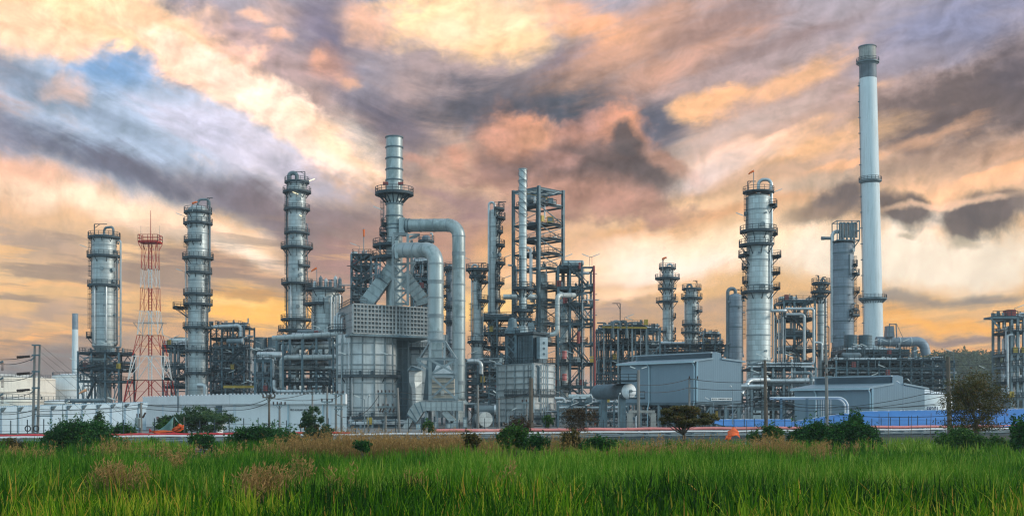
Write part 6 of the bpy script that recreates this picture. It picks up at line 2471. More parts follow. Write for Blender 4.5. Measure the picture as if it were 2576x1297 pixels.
for k, px in enumerate((2249, 2275)):
    q = P(px, 1032, 196)
    r2 = thing('access_ladder', ['caged ladder stand with a red collar at the corner of the low shed', 'caged ladder stand with a red collar in front of the numbered tank'][k], 'ladder stand', (q.x, q.y, 0))
    MB().ibeam((q.x, q.y, 0), (q.x, q.y, PZ(980, 196)), .22, .22).build('post', 'shell_dark', r2, smooth=False)
    b = MB()
    b.box(q.x - .35, q.x + .35, q.y - .2, q.y + .2, PZ(1016 - k * 4, 196) - .3, PZ(1016 - k * 4, 196) + .3)
    b.build('collar', 'oxide_red', r2, smooth=False)
    for (yt, yb, dx) in ((982, 1004, -.9), (1012, 1032, -.9 if k == 0 else -.6)):
        b = MB()
        za, zc = PZ(yb, 196), PZ(yt, 196)
        for i in range(5):
            x = q.x + dx - .6 + i * .32
            b.beam((x, q.y, za), (x, q.y, zc), .09)
        for z in (za, (za + zc) / 2, zc):
            b.beam((q.x + dx - .6, q.y, z), (q.x + .1, q.y, z), .11)
        b.build('cage', 'rail_steel', r2, smooth=False)

# horizontal vessel with white dished end
D = 196
z = PZ(983, D)
r = PS(20, D)
root = thing('horizontal_vessel', 'big dark horizontal vessel with a white dished end left of the shed', 'vessel', (PX(1550, D), D + 2, 0))
A, B = Vector((PX(1505, D + 13), D + 13, z)), Vector((PX(1583, D), D + 1, z))
b = MB()
b.cyl(A, B, r, n=32)
b.build('shell', 'shell_dark', root)
d = (B - A).normalized()
b = MB()
e = Vector((d.y, -d.x, 0))
vs, fs = [], []
for i in range(8):
    t = pi / 2 * i / 7
    for k in range(32):
        a = 2 * pi * k / 32
        vs.append(B + d * (r * .62 * sin(t)) + e * (r * 1.0 * cos(t) * cos(a)) + Vector((0, 0, r * 1.0 * cos(t) * sin(a))))
for i in range(7):
    for k in range(32):
        j = (k + 1) % 32
        fs.append((i * 32 + k, i * 32 + j, (i + 1) * 32 + j, (i + 1) * 32 + k))
b.add(vs, fs)
b.build('dished_end', 'tank_white', root)
b = MB()
b.cyl(B + d * (r * .5), B + d * (r * .72), .3, n=12)
b.build('manhole', 'steel_light', root)
for f in (.2, .8):
    p = A.lerp(B, f)
    MB().box(p.x - .5, p.x + .5, p.y - r * .7, p.y + r * .7, 0, z - r * .6).build('saddle', 'steel', root, smooth=False)
b = MB()
b.box(PX(1500, D), PX(1602, D), D - 1, D + 5, PZ(959, D), PZ(957.5, D))
dd = b.build('top_walkway', 'deck_steel', root, smooth=False)
g = MB()
g.rail(P(1500, 957.5, D - 1), P(1602, 957.5, D - 1), w=.1)
g.build('railing', 'rail_steel', dd, smooth=False)
b = MB()
b.box(PX(1583, D - 3), PX(1622, D - 3), D - 4, D - 2, PZ(1003, D - 3), PZ(1001.5, D - 3))
dd = b.build('end_walkway', 'deck_steel', root, smooth=False)
g = MB()
g.rail(P(1583, 1001.5, D - 4), P(1622, 1001.5, D - 4), w=.1)
g.build('railing', 'rail_steel', dd, smooth=False)
D = 192
root = thing('pipe_portal', 'pale portal frame under the white ended vessel', 'frame', (PX(1612, D), D, 0))
for px in (1585, 1644):
    MB().box(PX(px, D) - .45, PX(px, D) + .45, D, D + .8, 0, PZ(1038, D)).build('post', 'concrete', root, smooth=False)
MB().box(PX(1582, D), PX(1648, D), D - .05, D + .85, PZ(1038, D) + .01, PZ(1031, D)).build('lintel', 'concrete', root, smooth=False)
for sgn, px in ((1, 1590), (-1, 1639)):
    b = MB()
    b.beam((PX(px, D), D + .4, PZ(1046, D)), (PX(px + 7 * sgn, D), D + .4, PZ(1037, D)), .5)
    b.build('haunch', 'concrete', root, smooth=False)
steel('pipe_rack', 'low dim pipe rack between the box heater and the shed', 1400, 1580, 236, 8, [1012, 1045], 6, 2, seed=113, npipe=8, nriser=12, drums=2, deckfrac=.4, group='pipe racks', rail=False, braces=.3, lamps=2, m='steel')
steel('pipe_rack', 'low dim pipe rack right of the blower', 1230, 1262, 250, 8, [985, 1020], 2, 2, seed=115, npipe=6, nriser=8, drums=1, deckfrac=.4, group='pipe racks', rail=False, braces=.4, lamps=1, m='steel')
run('hook_pipe', 'small white hooked pipe standing under the portal frame', [(1600, 1078, 190), (1600, 1046, 190), (1606, 1046, 190), (1606, 1078, 190)], 1.6, 'pipe_white', n=8)

# ================================================================== blue tarpaulins
def tarp(name, label, outline, Dn, Df, m, edge, seed, wrinkle=.18):
    """outline: list of (x, y top, y bottom); the sheet leans back from depth Dn (bottom) to Df (top)"""
    rnd = random.Random(seed)
    root = thing(name, label, 'tarpaulin', (PX(outline[0][0], Dn), Dn, 0))
    xs = np.linspace(outline[0][0], outline[-1][0], 90)
    tp = np.interp(xs, [o[0] for o in outline], [o[1] for o in outline])
    bt = np.interp(xs, [o[0] for o in outline], [o[2] for o in outline])
    vs, fs = [], []
    nz = 14
    for i, x in enumerate(xs):
        for k in range(nz + 1):
            f = k / nz
            y = bt[i] + (tp[i] - bt[i]) * f
            D = Dn + (Df - Dn) * f
            w = wrinkle * (sin(x * .11 + f * 5 + sin(x * .031) * 3) * .5 + sin(x * .37 + f * 2.1) * .25 + rnd.uniform(-.2, .2))
            p = P(x, y, D)
            vs.append((p.x, p.y + w, p.z + (w * .3 if k < nz else 0)))
    for i in range(len(xs) - 1):
        for k in range(nz):
            a = i * (nz + 1) + k
            fs.append((a, a + nz + 1, a + nz + 2, a + 1))
    b = MB()
    b.add(vs, fs)
    o = b.build('sheet', m, root)
    md = o.modifiers.new('thickness', 'SOLIDIFY')
    md.thickness = .04
    b = MB()
    for i in range(len(xs) - 1):
        a, c2 = vs[i * (nz + 1) + nz], vs[(i + 1) * (nz + 1) + nz]
        b.beam(a, c2, .12, .14)
    b.build('edge_rope', edge, root, smooth=False)
    # bamboo frame behind it keeps it up
    for i in range(4, 90, 12):
        p = Vector(vs[i * (nz + 1) + nz])
        MB().cyl((p.x, p.y + .35, 0), (p.x, p.y + .25, p.z - .1), .07, n=6).build('prop', 'pole_wood', root)
    return root


tarp('tarpaulin', 'low pale edged blue tarpaulin at the left end of the long blue one', [(1786, 1054, 1062), (1830, 1054, 1071), (1990, 1053.5, 1073)], 170, 186, 'tarp_blue', 'tarp_edge', 3)
tarp('tarpaulin', 'long bright blue tarpaulin rising to the right behind the pink pipeline', [(1932, 1073, 1075), (2010, 1057, 1075), (2110, 1041, 1074), (2180, 1033.5, 1073), (2300, 1031.5, 1073), (2420, 1030, 1073), (2600, 1027, 1073)], 166, 185, 'tarp_blue', 'tarp_edge', 4, .4)

# ================================================================== left white building and wall
D = 190
c = Vector((PX(585, 190), 190, 0))
l = Vector((PX(366, 244), 244, 0))
r = Vector((PX(872, 182), 182, 0))
H = PZ(992.5, 190)
root = thing('auxiliary_building', 'long white flat roofed building with an eave band and a small sign', 'building', (c.x, c.y, 0))
E = l + r - c
prism(MB(), [c, r, E, l], 0, H).build('wall', 'white_wall', root, smooth=False)
b = MB()
hb = 1.55
for (p, q) in ((l, c), (c, r)):
    d = (q - p).normalized()
    n = Vector((d.y, -d.x, 0))
    v = [p - d * .1, q + d * .1]
    o = n * .55
    z0, z1 = H - hb, H + .06
    qs = [v[0] + o + Vector((0, 0, z0)), v[1] + o + Vector((0, 0, z0)), v[1] + o + Vector((0, 0, z1)), v[0] + o + Vector((0, 0, z1))]
    qb = [x - n * .54 for x in qs]
    b.add(qs + qb, [(0, 1, 2, 3), (7, 6, 5, 4), (0, 4, 5, 1), (3, 2, 6, 7), (0, 3, 7, 4), (1, 5, 6, 2)])
b.build('eave_band', 'white_wall', root, smooth=False)
b = MB()
for (p, q, n2) in ((l, c, 26), (c, r, 30)):
    d = (q - p).normalized()
    n = Vector((d.y, -d.x, 0))
    for i in range(n2 + 1):
        s = p.lerp(q, i / n2) + n * .5
        b.box(s.x - .12, s.x + .12, s.y - .12, s.y + .12, H + .06, H + .24)
b.build('roof_clip', 'white_trim', root, smooth=False)
for (p, q, fr) in ((l, c, (.25, .5, .75)), (c, r, (.02, .42, .86))):
    d = (q - p).normalized()
    n = Vector((d.y, -d.x, 0))
    for f in fr:
        s = p.lerp(q, f)
        b = MB()
        b.beam(s + n * .06 + Vector((0, 0, 0)), s + n * .06 + Vector((0, 0, H - hb)), .45, .12)
        b.build('pilaster', 'white_trim', root, smooth=False)
for f in (.50, .80):
    s = c.lerp(r, f) + Vector((0, -.25, 0))
    MB().cyl(s, s + Vector((0, 0, H - hb)), .13, n=8).build('downpipe', 'gutter', root)
s = l.lerp(c, .48)
d = (c - l).normalized()
n = Vector((d.y, -d.x, 0))
MB().cyl(s + n * .75 + Vector((0, 0, H - 3.2)), s + n * .75 + Vector((0, 0, H + 1.2)), .12, n=8).build('vent_pipe', 'shell_dark', root)
s = l.lerp(c, .90) + n * .1
MB().box(s.x - .9, s.x + .6, s.y - .2, s.y + .2, 2.5, 4.4).build('wall_vent', 'shell_dark', root, smooth=False)
d = (r - c).normalized()
n = Vector((d.y, -d.x, 0))
s = c + d * (PX(756, 186) - c.x) / d.x
s = Vector((s.x, s.y, PZ(1030.5, s.y))) + n * .03
text('sign_lettering', 'FIELD AUXILIARY ROOM', s, .45, 'letter_dark', root, rot=(R(90), 0, atan2(d.y, d.x)), width=PS(54, s.y), bold=.006)

# low white wall at the far left
pa, pb = Vector((PX(-60, 172), 172, 0)), Vector((PX(368, 205), 205, 0))
za, zb_ = PZ(1026, 172), PZ(1012.5, 205)
d = (pb - pa).normalized()
n = Vector((d.y, -d.x, 0))
root = thing('perimeter_wall', 'long low bluish white wall with capped posts at the left', 'wall', tuple(pa.lerp(pb, .5)))
b = MB()
q = [pa, pb, pb + Vector((0, 0, zb_)), pa + Vector((0, 0, za))]
b.add(q + [x - n * .25 for x in q], [(0, 1, 2, 3), (7, 6, 5, 4), (3, 2, 6, 7), (0, 3, 7, 4), (1, 5, 6, 2)])
b.build('wall_panel', 'blue_wall', root, smooth=False)
b = MB()
q = [pa + n * .3 + Vector((0, 0, za - .75)), pb + n * .3 + Vector((0, 0, zb_ - .75)), pb + n * .3 + Vector((0, 0, zb_ + .05)), pa + n * .3 + Vector((0, 0, za + .05))]
b.add(q + [x - n * .29 for x in q], [(0, 1, 2, 3), (7, 6, 5, 4), (3, 2, 6, 7), (0, 4, 5, 1)])
b.build('coping_band', 'blue_wall', root, smooth=False)
for i in range(11):
    f = (i + .35) / 11
    p = pa.lerp(pb, f) + n * .12
    z = za + (zb_ - za) * f
    b = MB()
    b.beam(p, p + Vector((0, 0, z - .75)), .42, .24)
    b.build('post', 'blue_wall', root, smooth=False)
    b = MB()
    b.add([p + n * .25 + d * -.2 + Vector((0, 0, z - .05)), p + n * .25 + d * .2 + Vector((0, 0, z - .05)), p + n * 1.0 + d * .2 + Vector((0, 0, z)), p + n * 1.0 + d * -.2 + Vector((0, 0, z)), p + n * .25 + d * -.2 + Vector((0, 0, z - .75)), p + n * .25 + d * .2 + Vector((0, 0, z - .75))],
          [(0, 1, 2, 3), (3, 2, 5, 4), (0, 3, 4), (1, 5, 2)])
    b.build('bracket_cap', 'steel_light', root, smooth=False)
b = MB()
for i in range(90):
    f = i / 89
    p = pa.lerp(pb, f) + n * .2
    z = za + (zb_ - za) * f
    b.box(p.x - .12, p.x + .12, p.y - .1, p.y + .1, z + .05, z + .22)
b.build('coping_clip', 'blue_wall', root, smooth=False)
s = l.lerp(c, .16) + Vector((0, -.2, 0))
d2 = (c - l).normalized()
n2 = Vector((d2.y, -d2.x, 0))
q = l + d2 * ((PX(404, 236) - l.x) / d2.x)
q = Vector((q.x, q.y, PZ(1051, q.y))) + n2 * .06
bd = bpy.data.objects['auxiliary_building']
text('red_lettering', 'WELL NO. 1', q, .8, 'letter_red', bd, rot=(R(90), 0, atan2(d2.y, d2.x)), width=PS(29, q.y), bold=.02)

# low shelter and cabinets in front of the wall
D = 165
p = P(528, 1070, D)
root = thing('meter_hut', 'low flat roofed white hut in front of the wall behind the big left bush', 'hut', (PX(525, D), D, 0))
hx0, hx1 = PX(507, D), PX(548, D)
MB().box(hx0, hx1, D, D + 3, 0, PZ(1069, D)).build('wall', 'white_wall', root, smooth=False)
MB().box(hx0 - .5, hx1 + .5, D - .6, D + 3.4, PZ(1069, D) + .01, PZ(1066.5, D)).build('roof', 'tank_white', root, smooth=False)
MB().box(hx0 + 1.1, hx1 - .2, D - .04, D - .005, .2, PZ(1072, D)).build('shutter', 'shell_dark', root, smooth=False)

# ================================================================== canal, retaining kerb, pipelines
b = MB()
b.add([(-320, 108, .10), (320, 108, .10), (320, 129, .10), (-320, 129, .10)], [(0, 1, 2, 3)])
m = bpy.data.materials.new('canal_water')
m.use_nodes = True
N = NT(m.node_tree)
bs = m.node_tree.nodes['Principled BSDF']
bs.inputs['Base Color'].default_value = (.035, .10, .11, 1)
bs.inputs['Roughness'].default_value = .45
bs.inputs['Specular IOR Level'].default_value = .25
bp = N.n('ShaderNodeBump')
bp.inputs['Strength'].default_value = .25
bp.inputs['Distance'].default_value = .04
N.set(bp.inputs['Height'], N.noise(N.n('ShaderNodeTexCoord').outputs['Object'], 1.1, 3, .6))
m.node_tree.links.new(bp.outputs[0], bs.inputs['Normal'])
MAT['canal_water'] = m
o = b.build('canal_water', 'canal_water', None, smooth=False)
tag(o, kind='structure')

# the pipelines run on one straight line that recedes to the right
pl0, pl1 = Vector((PX(0, 118), 118, 0)), Vector((PX(2576, 168), 168, 0))
pd = (pl1 - pl0).normalized()
pn = Vector((pd.y, -pd.x, 0))


def plx(x):
    """point on the pipeline's line seen at picture column x"""
    k = (x - CX) / F
    t = (k * pl0.y - pl0.x) / (pd.x - k * pd.y)
    return pl0 + pd * t


def pline(name, label, x0, x1, y_ref, r, m, off, z, group, joints=14, cat='pipeline'):
    a, b_ = plx(x0) + pn * off, plx(x1) + pn * off
    root = thing(name, label, cat, ((a.x + b_.x) / 2, (a.y + b_.y) / 2, 0), group)
    b = MB()
    n = 40
    pts = [a.lerp(b_, i / n) + Vector((0, 0, z + .04 * sin(i * 1.7))) for i in range(n + 1)]
    b.tube(pts, r, 14, bend=.01, seg=1)
    b.build('pipe_run', m, root)
    b = MB()
    for i in range(1, joints):
        p = a.lerp(b_, i / joints) + Vector((0, 0, z))
        b.cyl(p - pd * .14, p + pd * .14, r * 1.09, n=14)
    b.build('joint_band', m, root)
    return root


ZP = 1.18
pline('red_pipeline', 'bright red pipeline along the canal at the left', -40, 880, 1095, .145, 'pipe_red', 0, ZP, 'pipelines along the canal', 18)
pline('pink_pipeline', 'faded pink red pipeline along the canal from the middle to the right', 1098, 2640, 1080, .20, 'pipe_pink', -.2, ZP + .16, 'pipelines along the canal', 30)
pline('white_pipeline', 'white pipeline running beside the red ones for the whole width', -40, 2640, 1100, .125, 'pipe_white', .5, ZP - .20, 'pipelines along the canal', 44)
pline('grey_pipeline', 'thin grey pipeline under the white one', -40, 2640, 1104, .09, 'pipe_dull', .9, ZP - .50, 'pipelines along the canal', 30)
pline('dark_pipeline', 'thin dark pipe on the lower rail of the pipe supports', -40, 2640, 1106, .08, 'steel_light', .4, ZP - .80, 'pipelines along the canal', 30)

N_SUP = 44
L = (pl1 - pl0).length * 1.04
proto = None
for i in range(N_SUP):
    p = pl0 - pd * 2 + pd * (L * i / (N_SUP - 1))
    if proto is None:
        proto = thing('pipe_support', 'grey steel trestle holding the pipelines over the canal bank', 'pipe support', (p.x, p.y, 0), 'pipeline trestles along the canal')
        for s in (-.9, 1.3):
            q = p + pn * s
            MB().ibeam((q.x, q.y, -.4), (q.x, q.y, ZP - .45), .26, .26).build('post', 'steel_light', proto, smooth=False)
        b = MB()
        b.ibeam(p + pn * -1.1 + Vector((0, 0, ZP - .36)), p + pn * 1.6 + Vector((0, 0, ZP - .36)), .2, .18)
        b.ibeam(p + pn * -1.1 + Vector((0, 0, ZP - .68)), p + pn * 1.6 + Vector((0, 0, ZP - .68)), .16, .16)
        b.build('cross_bar', 'steel_light', proto, smooth=False)
    else:
        o = copy_tree(proto)
        o.location = (p.x, p.y, 0)
b = MB()
a, c2 = pl0 - pd * 6 + pn * 1.9, pl1 + pd * 6 + pn * 1.9
root = thing('retaining_wall', 'long low concrete canal wall under the pipelines', 'wall', tuple((a + c2) / 2))
b.beam(a + Vector((0, 0, .05)), c2 + Vector((0, 0, .05)), .35, .5)
b.build('kerb', 'deck_steel', root, smooth=False)  # dark tone on the concrete paints in the shadow below the pipelines
root = thing('guard_rail', 'pale double rail along the front of the pipeline trestles', 'railing', tuple(pl0.lerp(pl1, .5) + pn * 1.6))
for z in (ZP - .60,):
    MB().beam(pl0 - pd * 6 + pn * 1.75 + Vector((0, 0, z)), pl1 + pd * 6 + pn * 1.75 + Vector((0, 0, z)), .07, .13).build('rail', 'steel_light', root, smooth=False)

# wire fence with slim posts between canal and plant
a, c2 = pl0 - pd * 4 - pn * 3.2, pl1 + pd * 6 - pn * 3.2
root = thing('wire_fence', 'thin dark wire fence with slim posts behind the pipelines', 'fence', tuple((a + c2) / 2))
nf = 92
for i in range(nf):
    p = a.lerp(c2, i / (nf - 1))
    h = 2.5 + .5 * ((i * 7919) % 13) / 13
    MB().beam(p, p + Vector((0, 0, h)), .085).build('post', 'rail_steel', root, smooth=False)
b = MB()
for z in (1.0, 1.6, 2.2):
    b.beam(a + Vector((0, 0, z)), c2 + Vector((0, 0, z)), .028)
b.build('wire', 'wire_black', root, smooth=False)

rnd = random.Random(5)
for i, x in enumerate((2182, 2205, 2262, 2310, 2348, 2362, 2376, 2030, 2058, 1852, 1990)):
    p = plx(x) + pn * 2.4
    h = (3.2, 3.4, 3.0, 3.3, 2.6, 3.5, 2.3, 2.2, 2.5, 2.4, 2.0)[i]
    root = thing('bamboo_stake', 'thin dark stake standing in the canal in front of the pipelines', 'stake', (p.x, p.y, -.3), 'stakes standing in the canal')
    MB().cyl((p.x, p.y, -.3), (p.x + rnd.uniform(-.15, .15), p.y, h), .05, .03, 6).build('stake', 'pole_wood', root)

# ================================================================== poles, lamps, wires
def pole(name, label, x, D, yt, r0=.20, r1=.14, m='pole_concrete', lean=0, arms=(), group='utility poles', extras=None, ring=False):
    px = PX(x, D)
    zt = PZ(yt, D)
    root = thing(name, label, 'pole', (px, D, 0), group)
    b = MB()
    b.cyl((px, D, 0), (px + PS(lean, D), D, zt), r0, r1, 8)
    b.build('shaft', m, root)
    for (y, wl, wr, n_ins) in arms:
        z = PZ(y, D)
        xx = px + PS(lean, D) * z / zt
        b = MB()
        b.box(xx - PS(wl, D), xx + PS(wr, D), D - .2, D - .06, z - .08, z + .08)
        b.beam((xx - PS(wl, D) * .5, D - .13, z), (xx, D - .13, z - .7), .06)
        b.beam((xx + PS(wr, D) * .5, D - .13, z), (xx, D - .13, z - .7), .06)
        o = b.build('cross_arm', 'steel_light' if m != 'pole_wood' else 'pole_wood', root, smooth=False)
        for k in range(n_ins):
            xi = xx - PS(wl, D) * .92 + (PS(wl + wr, D) * .92) * k / max(1, n_ins - 1)
            b = MB()
            b.lathe((xi, D - .13), [(.05, z + .08), (.13, z + .14), (.08, z + .2), (.13, z + .26), (.08, z + .32), (.12, z + .38), (.01, z + .5)], 8)
            b.build('insulator', 'insulator', o)
    if ring:
        b = MB()
        z = PZ(yt, D) * .16
        for k in range(16):
            t0, t1 = 2 * pi * k / 16, 2 * pi * (k + 1) / 16
            b.beam((px - .3 + .38 * cos(t0), D - .3, 1.6 + .38 * sin(t0)), (px - .3 + .38 * cos(t1), D - .3, 1.6 + .38 * sin(t1)), .11)
        b.build('cable_coil', 'wire_black', root, smooth=False)
    return root


def street_lamp(label, x, D, yt, dx, m='steel_light', r=.10):
    px, zt = PX(x, D), PZ(yt, D)
    root = thing('lamp_post', label, 'lamp post', (px, D, 0), 'lamp posts in front of the plant')
    MB().cyl((px, D, 0), (px, D, zt), r, r * .65, 8).build('post', m, root)
    q = Vector((px, D, zt))
    e = q + Vector((PS(dx, D), -.1, PS(6, D)))
    MB().beam(q, e, .08).build('arm', m, root, smooth=False)
    b = MB()
    d = (e - q).normalized()
    b.beam(e - d * PS(abs(dx) * .15, D), e + d * PS(abs(dx) * .9, D), .26, .14)
    b.build('lamp_head', 'lamp_white', root, smooth=False)
    return root


# the double pole
D = 150
root = thing('double_pole', 'tall double concrete pole with cross ties at the left', 'pole', (PX(90, D), D, 0))
for (xb, xt, yt) in ((82.5, 87.5, 866), (94.5, 100.5, 866)):
    b = MB()
    vs = []
    for (x, z, w) in ((xb, 0, .15), (xt, PZ(yt, D), .115)):
        for (i, j) in ((-1, -1), (1, -1), (1, 1), (-1, 1)):
            vs.append((PX(x, D) + i * w, D + j * w * .8, z))
    b.add(vs, [(0, 1, 5, 4), (1, 2, 6, 5), (2, 3, 7, 6), (3, 0, 4, 7), (4, 5, 6, 7)])
    b.build('shaft', 'pole_concrete', root, smooth=False)
for y in (868, 893, 934, 975):
    z = PZ(y, D)
    b = MB()
    b.box(PX(83, D), PX(103, D), D - .42, D - .27, z - .1, z + .1)
    if y > 870:
        b.beam((PX(91, D), D - .35, z - .1), (PX(80, D), D - .35, z - .75), .12)
    b.build('cross_tie', 'steel', root, smooth=False)
z = PZ(1045, D)
b = MB()
b.box(PX(94, D), PX(136, D), D - .42, D - .27, z - .08, z + .08)
b.build('side_arm', 'steel', root, smooth=False)
for k in range(2):
    b = MB()
    q = P(70 + k * 21, 1077, D - .6)
    for i in range(16):
        t0, t1 = 2 * pi * i / 16, 2 * pi * (i + 1) / 16
        b.beam(q + Vector((.36 * cos(t0), 0, .36 * sin(t0))), q + Vector((.36 * cos(t1), 0, .36 * sin(t1))), .12)
    b.build('cable_coil', 'wire_black', root, smooth=False)

NW = [0]


def wire(label, pts, sag=0.6, r=.035, ins=None, group='overhead wires'):
    """pts: picture points (x, y, depth) joined by sagging spans"""
    q = [P(*p) for p in pts]
    root = thing('overhead_wire', label, 'wire', tuple(q[0]), group)
    b = MB()
    for i in range(len(q) - 1):
        n = 14
        pp = [q[i].lerp(q[i + 1], k / n) - Vector((0, 0, sag * 4 * (k / n) * (1 - k / n))) for k in range(n + 1)]
        for k in range(n):
            b.beam(pp[k], pp[k + 1], r * 2)
    b.build('cable', 'wire_black', root, smooth=False)
    if ins:
        f0, f1 = ins
        a, c2 = q[-2].lerp(q[-1], f0), q[-2].lerp(q[-1], f1)
        b = MB()
        for k in range(8):
            p = a.lerp(c2, k / 7)
            d = (c2 - a).normalized()
            b.cyl(p - d * .06, p + d * .06, .17, n=8)
        b.build('insulator_string', 'insulator', root)
    return root


for y, nm in ((897, 'top'), (939, 'middle'), (981, 'lowest')):
    wire('%s of three wires with an insulator string left of the double pole' % nm, [(-30, y + 5, 150), (82, y - 2, 150)], .25, ins=(.66, .92))
    wire('%s of three slack jumper wires left of the double pole' % nm, [(-20, y + 14, 150), (84, y + 4, 150)], .5)
b = None
for i, (x0, y0, x1, y1) in enumerate(((103, 885, 330, 1060), (103, 900, 300, 1065), (101, 940, 250, 1068), (103, 868, 345, 1062))):
    wire('thin stay wire sloping down to the right from the double pole', [(x0, y0, 150), (x1, y1, 146)], .1, .011, group='stay wires of the double pole')
root = thing('insulator_frame', 'black hanging insulators cut off by the left edge', 'insulator', tuple(P(4, 910, 148)))
for y in (908, 950, 990):
    b = MB()
    p = P(4, y, 148)
    b.beam(P(-12, y + 8, 148), P(8, y, 148), .22)
    b.build('bracket', 'steel', root, smooth=False)
    b = MB()
    for k in range(7):
        q = P(6, y + 4 + k * 3, 148)
        b.cyl(q, q - Vector((0, 0, .08)), .16, n=8)
    b.build('insulator_string', 'insulator', root)

street_lamp('lamp post in front of the low wall, left of the double pole', 44, 160, 1020, -22)
street_lamp('lamp post in front of the low wall over the big left bush', 158, 160, 1018, 10)
street_lamp('lamp post where the low wall meets the white building', 309, 165, 1010, -20)
r_ = pole('utility_pole', 'grey pole with a transformer beside the green tarpaulin', 355, 152, 1012, ring=False)
D = 152
p = P(349, 1062, D)
b = MB()
b.lathe((p.x - .05, D - .1), [(.01, p.z - .7), (.42, p.z - .7), (.42, p.z + .55), (.36, p.z + .65), (.01, p.z + .7)], 12)
o = b.build('transformer', 'transformer_green', r_)
b = MB()
for dx in (-.2, .15):
    b.cyl((p.x + dx, D - .1, p.z + .6), (p.x + dx, D - .1, p.z + 1.2), .08, n=6)
b.build('bushing', 'insulator', o)
b = MB()
b.beam(P(359, 1050, D), P(366, 1037, D), .2)
b.build('fuse_cutout', 'insulator', r_, smooth=False)
pole('utility_pole', 'brown pole with a high cross arm before the white building', 677, 150, 992, .17, .12, 'pole_wood', arms=[(999, 16, 16, 4)], ring=True)
pole('utility_pole', 'low grey pole with a wide insulator arm before the white building', 703, 158, 1013, .16, .12, arms=[(1018, 16, 16, 4)])
pole('utility_pole', 'thin pole at the right end of the white building, left one of four', 786, 158, 977, .15, .11, arms=[(982, 16, 16, 3)])
pole('utility_pole', 'thin pole at the right end of the white building with a tilted arm', 823, 156, 972, .16, .11, arms=[(1010, 14, 14, 3)])
pole('utility_pole', 'left pole of the pair just left of the round furnace', 845, 155, 985, .17, .13, arms=[(990, 10, 20, 3), (1028, 4, 18, 0)])
pole('utility_pole', 'right pole of the pair just left of the round furnace', 859, 155, 985, .17, .13, arms=[(1020, 16, 4, 0)])
street_lamp('lamp post in front of the round furnace, taller left one', 917, 170, 1004, -14)
street_lamp('lamp post in front of the round furnace, slim right one', 926, 172, 1000, 3)
D = 168
r_ = pole('transformer_pole', 'double armed pole with hanging fuses in front of the round furnace', 970, 168, 986, .19, .14, arms=[(988, 20, 20, 5), (1022, 20, 20, 4), (1034, 18, 18, 0)])
for px in (953, 986):
    b = MB()
    b.beam(P(px, 1034, D), P(px, 988, D), .12)
    b.build('hanger', 'steel_light', r_, smooth=False)
for px in (955, 962, 979, 988):
    b = MB()
    b.beam(P(px, 1036, D - .3), P(px + 4, 1026, D - .3), .2)
    b.build('fuse_cutout', 'insulator', r_, smooth=False)
pole('utility_pole', 'bare leaning pole at the right side of the round furnace', 1005, 160, 975, .21, .15, lean=-5)
pole('utility_pole', 'tall bare pole right of the blower', 1202, 165, 968, .22, .16)
b_ = pole('utility_pole', 'thin bracket pole left of the box heater', 1255, 170, 1000, .15, .12)
street_lamp('lamp post in front of the box heater with twin dark boxes', 1254, 172, 992, -8)
street_lamp('short lamp post in front of the box heater', 1277, 172, 1036, 12)
pole('utility_pole', 'slim pole with a short arm in front of the box heater', 1325, 160, 1003, .14, .1, arms=[(1012, 12, 10, 3)])
pole('utility_pole', 'thick dark brown pole in front of the box heater', 1336, 142, 950, .30, .24, 'pole_wood')
street_lamp('slim lamp post left of the portal frame', 1556, 165, 996, 3)
r_ = pole('utility_pole', 'tall concrete pole between the white ended vessel and the shed', 1606, 150, 930, .23, .17)
for sg_ in (-1, 1):
    q = P(1606, 930, 150)
    b = MB()
    b.beam(q, P(1606 + sg_ * 10, 924, 150), .06)
    o = b.build('lamp_arm', 'steel_light', r_, smooth=False)
    b = MB()
    b.beam(P(1606 + sg_ * 8, 926, 150), P(1606 + sg_ * 21, 921 if sg_ < 0 else 932 - 10, 150), .24, .13)
    b.build('lamp_tube', 'lamp_white', o, smooth=False)
r_ = pole('utility_pole', 'pole with two insulators in front of the corner of the shed on stilts', 1734, 170, 950, .18, .14, arms=[(953, 0, 22, 2), (975, 0, 20, 0)])
street_lamp('lamp post with a box in front of the shed gable', 1843, 175, 978, -4)
street_lamp('lamp post under the sign of the shed on stilts', 1795, 180, 1010, -12)
pole('utility_pole', 'tall brown concrete pole at the left end of the long blue tarpaulin', 1928, 155, 905, .26, .2, 'pole_wood', lean=-4)
r_ = pole('utility_pole', 'tallest pale pole with side insulators before the low shed', 2081, 150, 869, .24, .18, lean=-3, arms=[(925, 0, 22, 2), (946, 0, 14, 1)])
pole('utility_pole', 'thick brown pole beside the big right tree', 2389, 140, 897, .28, .24, 'pole_wood', lean=-4)
street_lamp('lamp post at the right end of the low shed', 2272, 185, 968, -10)
street_lamp('slim lamp post beside the louvred low shed roof', 2292, 200, 962, -6)
for i, (x, D, yt, dx) in enumerate(((2488, 320, 930, -14), (2530, 320, 926, -16))):
    street_lamp(['far lamp post in the haze behind the big right tree', 'far lamp post in the haze before the right tower'][i], x, D, yt, dx)

